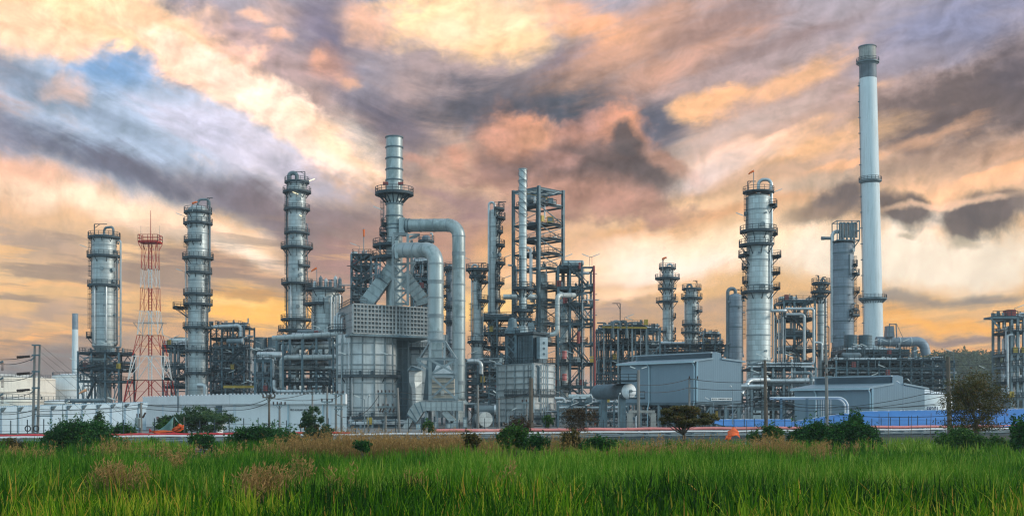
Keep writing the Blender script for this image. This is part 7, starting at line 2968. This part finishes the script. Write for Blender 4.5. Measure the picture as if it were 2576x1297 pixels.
for y0, y1, nm in ((1040, 1046, 'upper'), (1052, 1056, 'lower')):
    wire('%s wire running along the low wall to the white building' % nm, [(-20, y0, 152), (92, y0 - 12, 150), (355, y1 - 30, 152), (590, y1 - 26, 152), (677, y1 - 46, 150)], .35)
wire('wire from the brown pole along the white building to the furnace poles', [(677, 1000, 150), (823, 1002, 156), (859, 990, 155)], .3)
wire('wire from the brown pole up to the leftmost thin pole', [(677, 1002, 150), (786, 984, 158)], .3)
wire('wire from the furnace pair of poles to the transformer pole', [(845, 1040, 155), (905, 1042, 165), (953, 994, 168)], .5)
wire('wire from the transformer pole to the leaning pole', [(986, 990, 168), (1003, 985, 160), (1202, 978, 165)], .6)
wire('wire from the leaning pole to the thick dark brown pole', [(1003, 1000, 160), (1202, 1000, 165), (1336, 985, 142)], .5)
wire('wire from the tall vessel pole to the shed corner pole', [(1606, 968, 150), (1734, 952, 170), (1928, 958, 155)], .35)
wire('lower wire from the tall vessel pole to the shed corner pole', [(1606, 985, 150), (1734, 974, 170), (1928, 975, 155)], .35)
for k, (y0, y1, y2) in enumerate(((996, 1017, 1022), (1006, 1022, 1024), (1016, 1030, 1012), (1000, 1026, 1000))):
    wire(['top', 'second', 'third', 'lowest'][k] + ' of four wires sagging before the low shed towards the right tree', [(1740, 1008 + k * 4, 165), (1928, y0, 155), (2081, y1, 150), (2389, y2 - 8 - k * 6, 140)], .45, .03)
wire('wire from the tallest pale pole to the thick brown pole', [(2081, 1040, 150), (2389, 1045, 140)], .3)
wire('upper wire crossing the haze to the right tower', [(2400, 918, 200), (2600, 898, 200)], .4)
wire('lower wire crossing the haze to the right tower', [(2400, 935, 200), (2600, 930, 200)], .4)

# ================================================================== cloth shelters
def cloth(root, name, m, quads, n=10, wob=.1, seed=0, thick=.03):
    """soft sheets between four picture corners (x, y, depth)"""
    rnd = random.Random(seed)
    b = MB()
    for (a, c, d, e, sag) in quads:
        A, B, C, E = P(*a), P(*c), P(*d), P(*e)
        vs, fs = [], []
        for i in range(n + 1):
            for j in range(n + 1):
                u, v = i / n, j / n
                p = A.lerp(B, u).lerp(E.lerp(C, u), v)
                s = sag * 4 * u * (1 - u)
                w = wob * (sin(u * 9 + v * 4 + seed) + .6 * sin(v * 13 + u * 3)) * .5
                vs.append((p.x, p.y + w, p.z - s + w * .4))
        for i in range(n):
            for j in range(n):
                q = i * (n + 1) + j
                fs.append((q, q + n + 1, q + n + 2, q + 1))
        b.add(vs, fs)
    o = b.build(name, m, root)
    md = o.modifiers.new('thickness', 'SOLIDIFY')
    md.thickness = thick
    return o


D = 126
root = thing('tarp_shelter', 'dark green tarpaulin shelter with an orange hem on the red pipeline', 'shelter', (PX(425, D), D, 0))
cloth(root, 'green_sheet', 'tarp_green', [((379, 1083, D), (437, 1046, D), (440, 1048, D + 4), (384, 1080, D + 4), .55), ((437, 1046, D), (459, 1070, D), (456, 1066, D + 4), (440, 1047, D + 4), .1), ((381, 1084, D - .5), (437, 1047, D - .2), (433, 1084, D - .6), (400, 1086, D - .6), .4)], seed=2)
cloth(root, 'orange_hem', 'cloth_orange', [((379, 1082, D - .9), (462, 1079, D - .9), (452, 1084, D - .8), (381, 1087, D - .8), .1), ((432, 1078, D - 1.0), (462, 1070, D - 1.0), (462, 1077, D - .9), (434, 1086, D - .9), -.1), ((446, 1069, D - 1.0), (456, 1069, D - 1.0), (458, 1078, D - .9), (447, 1077, D - .9), -.15)], wob=.25, seed=5)
cloth(root, 'red_flap', 'cloth_red', [((430, 1086, D - 1.0), (440, 1086, D - 1.0), (439, 1098, D - 1.0), (431, 1097, D - 1.0), 0), ((375, 1077, D - .9), (381, 1081, D - .9), (380, 1087, D - .9), (375, 1087, D - .9), 0)], seed=6)
MB().cyl((PX(437, D), D + .2, 0), (PX(437, D), D + .2, PZ(1046, D)), .06, n=6).build('pole', 'pole_wood', root)
MB().cyl((PX(437, D), D + 3.8, 0), (PX(438, D), D + 3.8, PZ(1048, D)), .06, n=6).build('pole', 'pole_wood', root)
D = 132
root = thing('orange_cloth', 'crumpled bright orange cloth hanging below the pink pipeline', 'cloth', (PX(1842, D), D, 0))
cloth(root, 'cloth_heap', 'cloth_orange', [((1832, 1084, D), (1857, 1083, D), (1862, 1101, D - 1.4), (1825, 1103, D - 1.4), -.3), ((1826, 1095, D - 1.2), (1842, 1087, D - 1.2), (1840, 1104, D - 1.6), (1824, 1104, D - 1.6), .1)], wob=.5, seed=9)

# ================================================================== plants
RNG = np.random.default_rng(7)


def leaf_cloud(centres, radii, n, size, stretch=(1, 1, 1), droop=.0, elong=1.8, rng=RNG, shell=.45, tint_top=.35):
    """n leaf quads scattered through overlapping ellipsoids; returns verts, quads, tints"""
    centres = np.asarray(centres, float)
    radii = np.asarray(radii, float)
    if radii.ndim == 1:
        radii = np.repeat(radii[:, None], 3, 1)
    w = (radii[:, 0] * radii[:, 1] * radii[:, 2]) ** (.75)
    k = rng.choice(len(centres), n, p=w / w.sum())
    d = rng.normal(size=(n, 3))
    d /= np.linalg.norm(d, axis=1)[:, None]
    rr = rng.random(n) ** shell
    clump = rng.normal(size=(n, 3)) * .04
    p = centres[k] + (d * rr[:, None] + clump) * radii[k] * np.array(stretch)
    t = rng.normal(size=(n, 3))
    t[:, 2] = t[:, 2] * .6 - droop
    t /= np.linalg.norm(t, axis=1)[:, None]
    nn = rng.normal(size=(n, 3)) + d * .6 + np.array([0, 0, .5])
    s = np.cross(t, nn)
    s /= np.linalg.norm(s, axis=1)[:, None] + 1e-9
    L = size * rng.uniform(.6, 1.35, n)[:, None] * elong
    W = size * rng.uniform(.6, 1.2, n)[:, None] * .5
    v = np.stack([p - t * L * .5, p + s * W, p + t * L * .5, p - s * W], 1).reshape(-1, 3)
    q = np.arange(n * 4).reshape(n, 4)
    blob = rng.random(len(centres))[k] * .35
    tint = np.clip(rng.normal(.28, .2, n) + blob, 0, 1)
    return v, q, np.repeat(tint, 4)


def branches(root, name, base, tips, r0, m='bark', rng=RNG, wig=.12, trunk=None):
    b = MB()
    fork = Vector(base) + Vector(trunk if trunk else (0, 0, .2))
    if trunk:
        b.tube([base, Vector(base).lerp(fork, .5) + Vector((wig, 0, 0)), fork], r0, 7, bend=.3, seg=3)
    for tp in tips:
        tp = Vector(tp)
        mid = fork.lerp(tp, .5) + Vector(rng.normal(size=3) * wig * (tp - fork).length)
        b.cyl(fork, mid, r0 * .55, r0 * .34, 6)
        b.cyl(mid, tp, r0 * .34, r0 * .1, 6)
        for k in range(3):
            q = mid.lerp(tp, rng.random()) + Vector(rng.normal(size=3) * .18 * (tp - fork).length)
            b.cyl(mid.lerp(tp, .2 * k), q, r0 * .16, r0 * .05, 5)
    return b.build(name, m, root)


def bush(name, label, x0, x1, yt, yb, D, m, n, size=.16, nb=9, seed=0, group='bushes along the canal', cat='bush', up=0.0, depth=.7, droop=.1, elong=1.8):
    rng = np.random.default_rng(seed + int(x0))
    cx, w = PX((x0 + x1) / 2, D), PS(x1 - x0, D) / 2
    zt = PZ(yt, D)
    zb = max(0, PZ(yb, D))
    root = thing(name, label, cat, (cx, D, 0), group)
    cs, rs = [], []
    n, nb = int(n * 1.35), int(nb * 1.3)
    for i in range(nb):
        u = rng.uniform(-.88, .88)
        hmax = (zt - zb) * (1 - .5 * abs(u) ** 3) * rng.uniform(.82, 1.04)
        r = rng.uniform(.25, .42)
        cz = zb + hmax * rng.uniform(.45, 1.0) - r * (zt - zb) * .4
        cs.append((cx + u * w * .85, D + rng.uniform(-1, 1) * w * depth * .4, max(cz, zb + .2)))
        rs.append((w * r * 1.05, w * r * .8, (zt - zb) * r * .85))
    v, q, t = leaf_cloud(cs, rs, n, size, rng=rng, droop=droop, elong=elong)
    # stray shoots break the outline
    ns = 26
    for i in range(ns):
        u = rng.uniform(-.9, .9)
        z0 = zb + (zt - zb) * (1 - .5 * u * u) * rng.uniform(.55, .95)
        h = rng.uniform(.15, .5) * (zt - zb)
        c2 = [(cx + u * w + rng.normal() * .1 + k * .05 * h * rng.normal(), D + rng.uniform(-.4, .4) * w, z0 + h * k / 4) for k in range(5)]
        v2, q2, t2 = leaf_cloud(c2, np.full(5, size * 1.1), 26, size * .9, rng=rng, droop=-.3)
        q = np.concatenate([q, q2 + len(v)])
        v = np.concatenate([v, v2])
        t = np.concatenate([t, t2])
    np_mesh('foliage', v, q, m, t, root)
    branches(root, 'stems', (cx, D, 0), [(c[0], c[1], c[2]) for c in cs[:6]], .07, rng=rng, trunk=(0, 0, .3))
    return root


bush('bush', 'widest dark green bush in front of the left wall and red pipeline', 108, 312, 1058, 1134, 104, 'leaf_dark', 15000, .13, 22, 1)
bush('bush', 'pale thin shoot rising from the right side of the widest left bush', 238, 262, 1040, 1085, 106, 'leaf_grey', 260, .12, 4, 2)
bush('bush', 'small round bush below the green tarpaulin shelter', 370, 402, 1105, 1132, 103, 'leaf_dark', 1500, .11, 7, 3)
bush('bush', 'small dark bush right of the green tarpaulin shelter', 474, 552, 1092, 1131, 103, 'leaf_dark', 3200, .12, 9, 4)
bush('bush', 'broad mid green bush in front of the white building', 560, 720, 1072, 1130, 105, 'leaf_dark', 7500, .12, 14, 5)
bush('bush', 'dark layered bush left of the feathery canal tree', 640, 760, 1074, 1126, 107, 'leaf_dark', 6000, .13, 12, 6)
bush('bush', 'low bush at the foot of the wall left of the green tarpaulin', 275, 345, 1070, 1100, 138, 'leaf_dark', 2600, .16, 8, 7)
bush('bush', 'low bush behind the green tarpaulin shelter', 385, 470, 1062, 1092, 140, 'leaf_mid', 2600, .16, 8, 8)
bush('bush', 'tiny dark bush in the dry grass under the round furnace', 890, 928, 1112, 1136, 75, 'leaf_dark', 1300, .11, 6, 9)
bush('bush', 'bright green topped bush at the canal before the box heater', 1250, 1330, 1074, 1126, 79, 'leaf_mid', 5500, .12, 11, 10)
bush('bush', 'low dark bush right of the bright topped canal bush', 1318, 1382, 1098, 1132, 78, 'leaf_dark', 2600, .12, 8, 11)
bush('bush', 'brown dry shrub standing behind the bright topped canal bush', 1262, 1340, 1054, 1095, 122, 'leaf_rust', 1600, .12, 9, 12)
bush('bush', 'olive bush among dry grass under the bare shrub', 1415, 1460, 1092, 1132, 77, 'leaf_olive', 2000, .12, 7, 13)
bush('bush', 'low dark bush right of the bare shrub in the dry grass', 1460, 1550, 1104, 1134, 76, 'leaf_dark', 3000, .12, 9, 14)
bush('bush', 'olive bush at the canal right of the gas ducts', 1165, 1205, 1092, 1130, 76, 'leaf_olive', 1700, .11, 7, 15)
bush('bush', 'pale green loose bush left of the two dark right bushes', 1885, 1975, 1072, 1118, 112, 'leaf_mid', 3200, .12, 10, 16)
bush('bush', 'left one of the two big dark bushes before the blue tarpaulin', 1978, 2092, 1062, 1134, 104, 'leaf_dark', 9000, .13, 14, 17)
bush('bush', 'right and taller one of the two big dark bushes before the blue tarpaulin', 2062, 2216, 1058, 1136, 103, 'leaf_dark', 12500, .13, 18, 18)
bush('bush', 'pointed leafy spire on top of the taller dark right bush', 2132, 2172, 1040, 1085, 104, 'leaf_dark', 1700, .12, 8, 19)
bush('bush', 'bright layered bush under the big right tree', 2345, 2480, 1080, 1140, 101, 'leaf_mid', 9500, .14, 15, 20)
bush('bush', 'low ragged bush at the right end of the field', 2470, 2540, 1102, 1140, 102, 'leaf_mid', 2600, .13, 8, 21)
bush('bush', 'small dark sapling at the right edge of the photo', 2545, 2590, 1062, 1128, 96, 'leaf_dark', 1500, .20, 8, 22)
bush('bush', 'dull bush at the left edge in front of the canal', -10, 70, 1108, 1136, 103, 'leaf_olive', 2400, .12, 8, 23)
bush('bush', 'bright green bush between blower and box heater', 1060, 1090, 1062, 1085, 150, 'leaf_mid', 700, .17, 5, 24)
bush('bush', 'small yellow green bush at the foot of the annex', 1368, 1392, 1050, 1076, 150, 'leaf_mid', 600, .17, 5, 25)


def tree(name, label, x, D, crowns, m, n, size, r0, fork_y, group='trees along the canal', seed=0, droop=.15, elong=2.2, bark='bark', shell=.5, cat='tree'):
    """crowns: list of (x, y, rx, ry) in picture units"""
    rng = np.random.default_rng(seed + int(x))
    base = Vector((PX(x, D), D, 0))
    root = thing(name, label, cat, tuple(base), group)
    cs, rs = [], []
    for (cx, cy, rx, ry) in crowns:
        k = max(7, int(rx * ry / 22))
        for i in range(k):
            a, b_ = rng.normal(size=2)
            l_ = rng.random() ** .5 / max(hypot(a, b_), 1e-3)
            a, b_ = a * l_, b_ * l_
            cs.append((PX(cx + a * rx, D), D + rng.normal() * PS(rx, D) * .45, PZ(cy + b_ * ry, D)))
            s = rng.uniform(.22, .40)
            rs.append((PS(rx, D) * s, PS(rx, D) * s, PS(ry, D) * s * 1.15))
    v, q, t = leaf_cloud(cs, rs, n, size, rng=rng, droop=droop, elong=elong, shell=shell)
    np_mesh('crown', v, q, m, t, root)
    fk = PZ(fork_y, D)
    tips = [cs[i] for i in rng.choice(len(cs), min(11, len(cs)), replace=False)]
    branches(root, 'trunk', base, tips, r0, bark, rng, .08, trunk=(0, 0, fk))
    return root


tree('feathery_tree', 'wide feathery tree in front of the corner of the white building', 516, 142, [(516, 1060, 62, 22), (500, 1038, 34, 18), (548, 1044, 34, 16), (470, 1056, 22, 12), (570, 1052, 20, 12)], 'leaf_grey', 8500, .15, .16, 1078, seed=31)
tree('feathery_tree', 'narrow feathery tree at the right end of the white building', 790, 110, [(785, 1048, 26, 22), (800, 1088, 34, 20), (775, 1070, 24, 14), (786, 1026, 12, 10)], 'leaf_grey', 8000, .105, .12, 1105, seed=32)
tree('bare_shrub_tree', 'nearly bare reddish brown tree in front of the annex', 1455, 118, [(1455, 1045, 40, 20), (1430, 1040, 24, 14), (1485, 1050, 26, 18), (1455, 1070, 36, 14)], 'leaf_rust', 3600, .085, .13, 1092, seed=33)
tree('umbrella_tree', 'umbrella shaped olive and rust tree in front of the shed on stilts', 1720, 106, [(1715, 1034, 44, 16), (1765, 1052, 32, 16), (1690, 1046, 28, 14), (1735, 1062, 44, 12), (1680, 1062, 18, 8), (1745, 1030, 20, 10)], 'leaf_olive', 14000, .10, .16, 1092, seed=34)
tree('canal_tree', 'biggest dark tree with a thin feathery top at the right', 2455, 108, [(2450, 1000, 62, 40), (2430, 970, 44, 26), (2480, 965, 40, 26), (2455, 940, 34, 16), (2400, 1000, 34, 20), (2500, 1010, 40, 30), (2455, 1040, 66, 22), (2365, 985, 22, 8), (2520, 975, 20, 12), (2450, 1066, 70, 18), (2400, 950, 18, 14), (2500, 940, 20, 14)], 'leaf_olive', 12500, .10, .19, 1062, seed=35)
tree('wall_palm', 'small ragged palm in front of the white wall by the green tarpaulin', 437, 146, [(425, 1058, 22, 12), (448, 1050, 18, 8)], 'leaf_grey', 420, .32, .10, 1062, seed=36, elong=4.0, cat='palm')

# far wooded hill
D = 900
rng = np.random.default_rng(3)
vs, fs = [], []
nx, ny = 60, 10
for i in range(nx + 1):
    for j in range(ny + 1):
        x = PX(2330 + i * 9, D)
        h = PZ(905, D) * (1 - math.exp(-((i) / 6.0) ** 2)) * sin(pi * min(1, (j / ny) * .9 + .05)) * (1 + .05 * sin(i * 1.3) + .04 * sin(i * .5 + 1))
        vs.append((x, D + j * 30 - 60, h - 1))
for i in range(nx):
    for j in range(ny):
        a = i * (ny + 1) + j
        fs.append((a, a + ny + 1, a + ny + 2, a + 1))
b = MB()
b.add(vs, fs)
o = b.build('hill', 'bank', None)
tag(o, kind='structure')
cs, rs = [], []
for v in vs:
    for k in range(3):
        if v[2] > 4:
            s = rng.uniform(5, 10)
            cs.append((v[0] + rng.normal() * 12, v[1] + rng.normal() * 20, v[2] + rng.uniform(1, 7)))
            rs.append((s, s, s * .8))
v, q, t = leaf_cloud(cs, rs, 60000, 1.9, rng=rng)
o = np_mesh('distant_woods', v, q, 'leaf_far_hazed', t)
tag(o, 'hazy dark woods on the far hill at the right edge', 'woods', kind='stuff')


# ------------------------------------------------------------------ reeds
def blades(xy, h, w, lean, rng, nseg=4, curl=1.0):
    """curved tapering blades; returns verts (n*(2*nseg+1)) as quads"""
    n = len(xy)
    ang = rng.uniform(0, 2 * pi, n)
    dirx, diry = np.cos(ang), np.sin(ang)
    f = rng.uniform(-1.2, 1.2, n)
    sx, sy = np.cos(f), np.sin(f) * .5           # blade width direction, mostly facing the open side
    V = np.zeros((n, nseg + 1, 2, 3), np.float32)
    for k in range(nseg + 1):
        s = k / nseg
        bend = lean * (s ** 1.9) * curl
        x = xy[:, 0] + dirx * bend * h
        y = xy[:, 1] + diry * bend * h
        z = h * (s - .32 * lean * s ** 3)
        ww = w * (1 - s ** 1.6) * .5 + .002
        V[:, k, 0] = np.stack([x - sx * ww, y - sy * ww, z], 1)
        V[:, k, 1] = np.stack([x + sx * ww, y + sy * ww, z], 1)
    base = np.arange(n)[:, None] * (2 * (nseg + 1))
    k = np.arange(nseg)[None, :] * 2
    a = base + k
    Q = np.stack([a, a + 1, a + 3, a + 2], -1).reshape(-1, 4)
    return V.reshape(-1, 3), Q


def vnoise(x, y, s, seed):
    r = np.random.default_rng(seed)
    G = r.random((256, 256))
    X, Y = x * s + 1000, y * s + 1000
    i, j = np.floor(X).astype(int), np.floor(Y).astype(int)
    u, v = X - i, Y - j
    u, v = u * u * (3 - 2 * u), v * v * (3 - 2 * v)
    g = lambda a, b: G[a % 256, b % 256]
    return (g(i, j) * (1 - u) + g(i + 1, j) * u) * (1 - v) + (g(i, j + 1) * (1 - u) + g(i + 1, j + 1) * u) * v


def reed_field(name, label, y0, y1, n, hgt, wid, m, seed, margin=1.42, gap=(), clumps=()):
    rng = np.random.default_rng(seed)
    # sample depth so that the picture density stays even
    yy = 1 / rng.uniform(1 / y1 ** 1.15, 1 / y0 ** 1.15, n) ** (1 / 1.15)
    xx = rng.uniform(-1, 1, n) * yy * .45 * margin
    tuft = vnoise(xx, yy, .55, seed + 1)
    keep = rng.random(n) < np.clip((tuft - .18) * 1.9, .06, 1)
    cols = CX + xx / yy * F
    for (ga, gb) in gap:
        keep &= ~((cols > ga) & (cols < gb))
    xx, yy, tuft = xx[keep], yy[keep], tuft[keep]
    big = vnoise(xx, yy, .09, seed + 2)
    fine = vnoise(xx, yy, .8, seed + 3)
    h = hgt * rng.uniform(.60, 1.15, len(xx)) * (.74 + .22 * big + .30 * tuft)
    lean = np.abs(rng.normal(0, .26, len(xx))) + .04
    bent = rng.random(len(xx)) < .10
    lean[bent] = rng.uniform(.55, 1.1, bent.sum())
    h *= np.where(vnoise(xx, yy, .22, seed + 5) < .30, .72, 1.0)
    v, q = blades(np.stack([xx, yy], 1), h, wid * rng.uniform(.6, 1.3, len(xx)) * (1 + yy / 90), lean, rng)
    t = np.clip(rng.normal(.30, .25, len(xx)) + (big - .5) * .5 + (fine - .5) * .55, 0, .93)
    for (cx_, cy_, cr_) in clumps:
        g_ = np.exp(-((xx - PX(cx_, cy_)) ** 2 + ((yy - cy_) * .5) ** 2) / cr_ ** 2)
        t += .42 * g_
    olive = vnoise(xx, yy * .6, .16, seed + 6)
    t += np.clip((olive - .60) * 1.2, 0, .3) - np.clip((.36 - olive) * 1.1, 0, .3)
    t = np.clip(t, 0, .93)
    dry = rng.random(len(xx)) < .020 + .09 * (olive > .66)
    t[dry] = rng.uniform(.93, 1.0, dry.sum())
    t = np.repeat(t, 10)
    o = np_mesh(name, v, q, m, t)
    tag(o, label, 'reeds', kind='stuff')
    return o


reed_field('reeds', 'tall green reeds covering the foreground field', 13.5, 47, 140000, 1.72, .060, 'reed', 11, clumps=((300, 31, 1.3), (390, 33, 1.0), (620, 32, 1.4), (700, 34, 1.0), (120, 30, .8), (1420, 31, .8), (2250, 30, 1.0)))
reed_field('reeds_far', 'green reeds in the far half of the field', 45, 70, 98000, 1.74, .046, 'reed_far', 12)


reed_field('bank_grass', 'low rough green grass on the near bank of the canal', 68, 100, 44000, .62, .06, 'reed_far', 15)
reed_field('verge_grass', 'rough tall weeds along the canal in front of the pipelines', 98, 108, 28000, 1.30, .05, 'reed_far', 16, gap=((490, 535), (20, 60)))


def plumes(name, label, spots, n, m, hgt, seed, spread):
    """feathery dry grass: thin stalks with a tuft of fine blades at the top"""
    rng = np.random.default_rng(seed)
    V, Q, T = [], [], []
    o = 0
    for (x, y, w, cnt, h) in spots:
        xx = x + rng.normal(size=cnt) * w
        yy = y + rng.normal(size=cnt) * min(w, spread)
        hh = h * rng.uniform(.65, 1.1, cnt)
        v, q = blades(np.stack([xx, yy], 1), hh, np.full(cnt, .03), np.abs(rng.normal(0, .14, cnt)), rng)
        V.append(v)
        Q.append(q + o)
        T.append(np.repeat(rng.uniform(.1, .5, cnt), 10))
        o += len(v)
        k = 7
        px, py, pz = np.repeat(xx, k), np.repeat(yy, k), np.repeat(hh, k) * rng.uniform(.72, 1.02, cnt * k)
        nn = cnt * k
        t = rng.normal(size=(nn, 3)) * np.array([.5, .5, .35]) + np.array([.15, 0, .75])
        t /= np.linalg.norm(t, axis=1)[:, None]
        s = np.cross(t, rng.normal(size=(nn, 3)))
        s /= np.linalg.norm(s, axis=1)[:, None]
        L, W = rng.uniform(.12, .3, nn)[:, None], rng.uniform(.012, .03, nn)[:, None]
        p = np.stack([px, py, pz], 1) + rng.normal(size=(nn, 3)) * .05
        v = np.stack([p, p + t * L * .5 + s * W, p + t * L, p + t * L * .5 - s * W], 1).reshape(-1, 3)
        V.append(v)
        Q.append(np.arange(nn * 4).reshape(nn, 4) + o)
        T.append(np.repeat(rng.uniform(.35, 1, nn), 4))
        o += len(v)
    ob = np_mesh(name, np.concatenate(V), np.concatenate(Q), m, np.concatenate(T))
    tag(ob, label, 'dry grass', kind='stuff')
    return ob


sp = []
rng = np.random.default_rng(40)


def band(x0, x1, D0, D1, per, h, w=1.0):
    n = max(1, int((x1 - x0) / 9))
    for i in range(n):
        x = x0 + (x1 - x0) * (i + rng.random()) / n
        D = rng.uniform(D0, D1)
        sp.append((PX(x, D), D, w, int(per * rng.uniform(.5, 1.3)), h * rng.uniform(.7, 1.12)))


band(720, 885, 76, 83, 52, 2.34)
band(940, 1160, 76, 84, 66, 2.25)
band(870, 960, 76, 83, 45, 1.71)
band(1150, 1260, 76, 83, 46, 1.98)
band(1370, 1470, 76, 83, 34, 2.16)
band(1460, 1640, 76, 83, 20, 1.62)
band(270, 300, 76, 81, 45, 2.07)
band(340, 470, 77, 84, 6, 1.53)
band(1640, 2200, 93, 97, 4, 1.3, 1.2)
band(0, 110, 75, 82, 14, 1.53)
band(1640, 1900, 74, 82, 12, 1.89, .5)
band(1900, 1985, 74, 80, 40, 2.16, .5)
band(2055, 2075, 73, 78, 40, 2.34, .4)
band(540, 700, 75, 82, 5, 1.62)
plumes('dry_grass', 'band of tall dry brown grass between the reeds and the canal', sp, 0, 'dry_grass', 2, 5, 1.2)
sp = []
for (x, D, k, h) in ((270, 46, 60, 1.85), (300, 46, 50, 1.8), (345, 45, 40, 1.8), (445, 58, 40, 1.85), (640, 42, 55, 1.8), (665, 43, 60, 1.8), (710, 43, 35, 1.8), (765, 52, 30, 1.9), (855, 45, 16, 1.8), (1270, 46, 16, 1.8), (1045, 44, 14, 1.8)):
    sp.append((PX(x, D), D, .38, k, h))
plumes('seed_plumes', 'brown seed plumes rising among the near reeds', sp, 0, 'dry_grass', 2, 6, .4)


# ================================================================== thin evening haze over the plain
b = MB()
b.box(-815, 815, -170, 1200, -1.1, 130)
m = bpy.data.materials.new('haze')
m.use_nodes = True
t = m.node_tree
t.nodes.clear()
vol = t.nodes.new('ShaderNodeVolumePrincipled')
vol.inputs['Color'].default_value = (.72, .82, .88, 1)
vol.inputs['Density'].default_value = .00019
vol.inputs['Anisotropy'].default_value = 0.0
out = t.nodes.new('ShaderNodeOutputMaterial')
t.links.new(vol.outputs[0], out.inputs['Volume'])
MAT['haze'] = m
o = b.build('haze', 'haze', None, smooth=False)
tag(o, 'thin bluish evening haze lying over the plant and the plain', 'haze', kind='stuff')
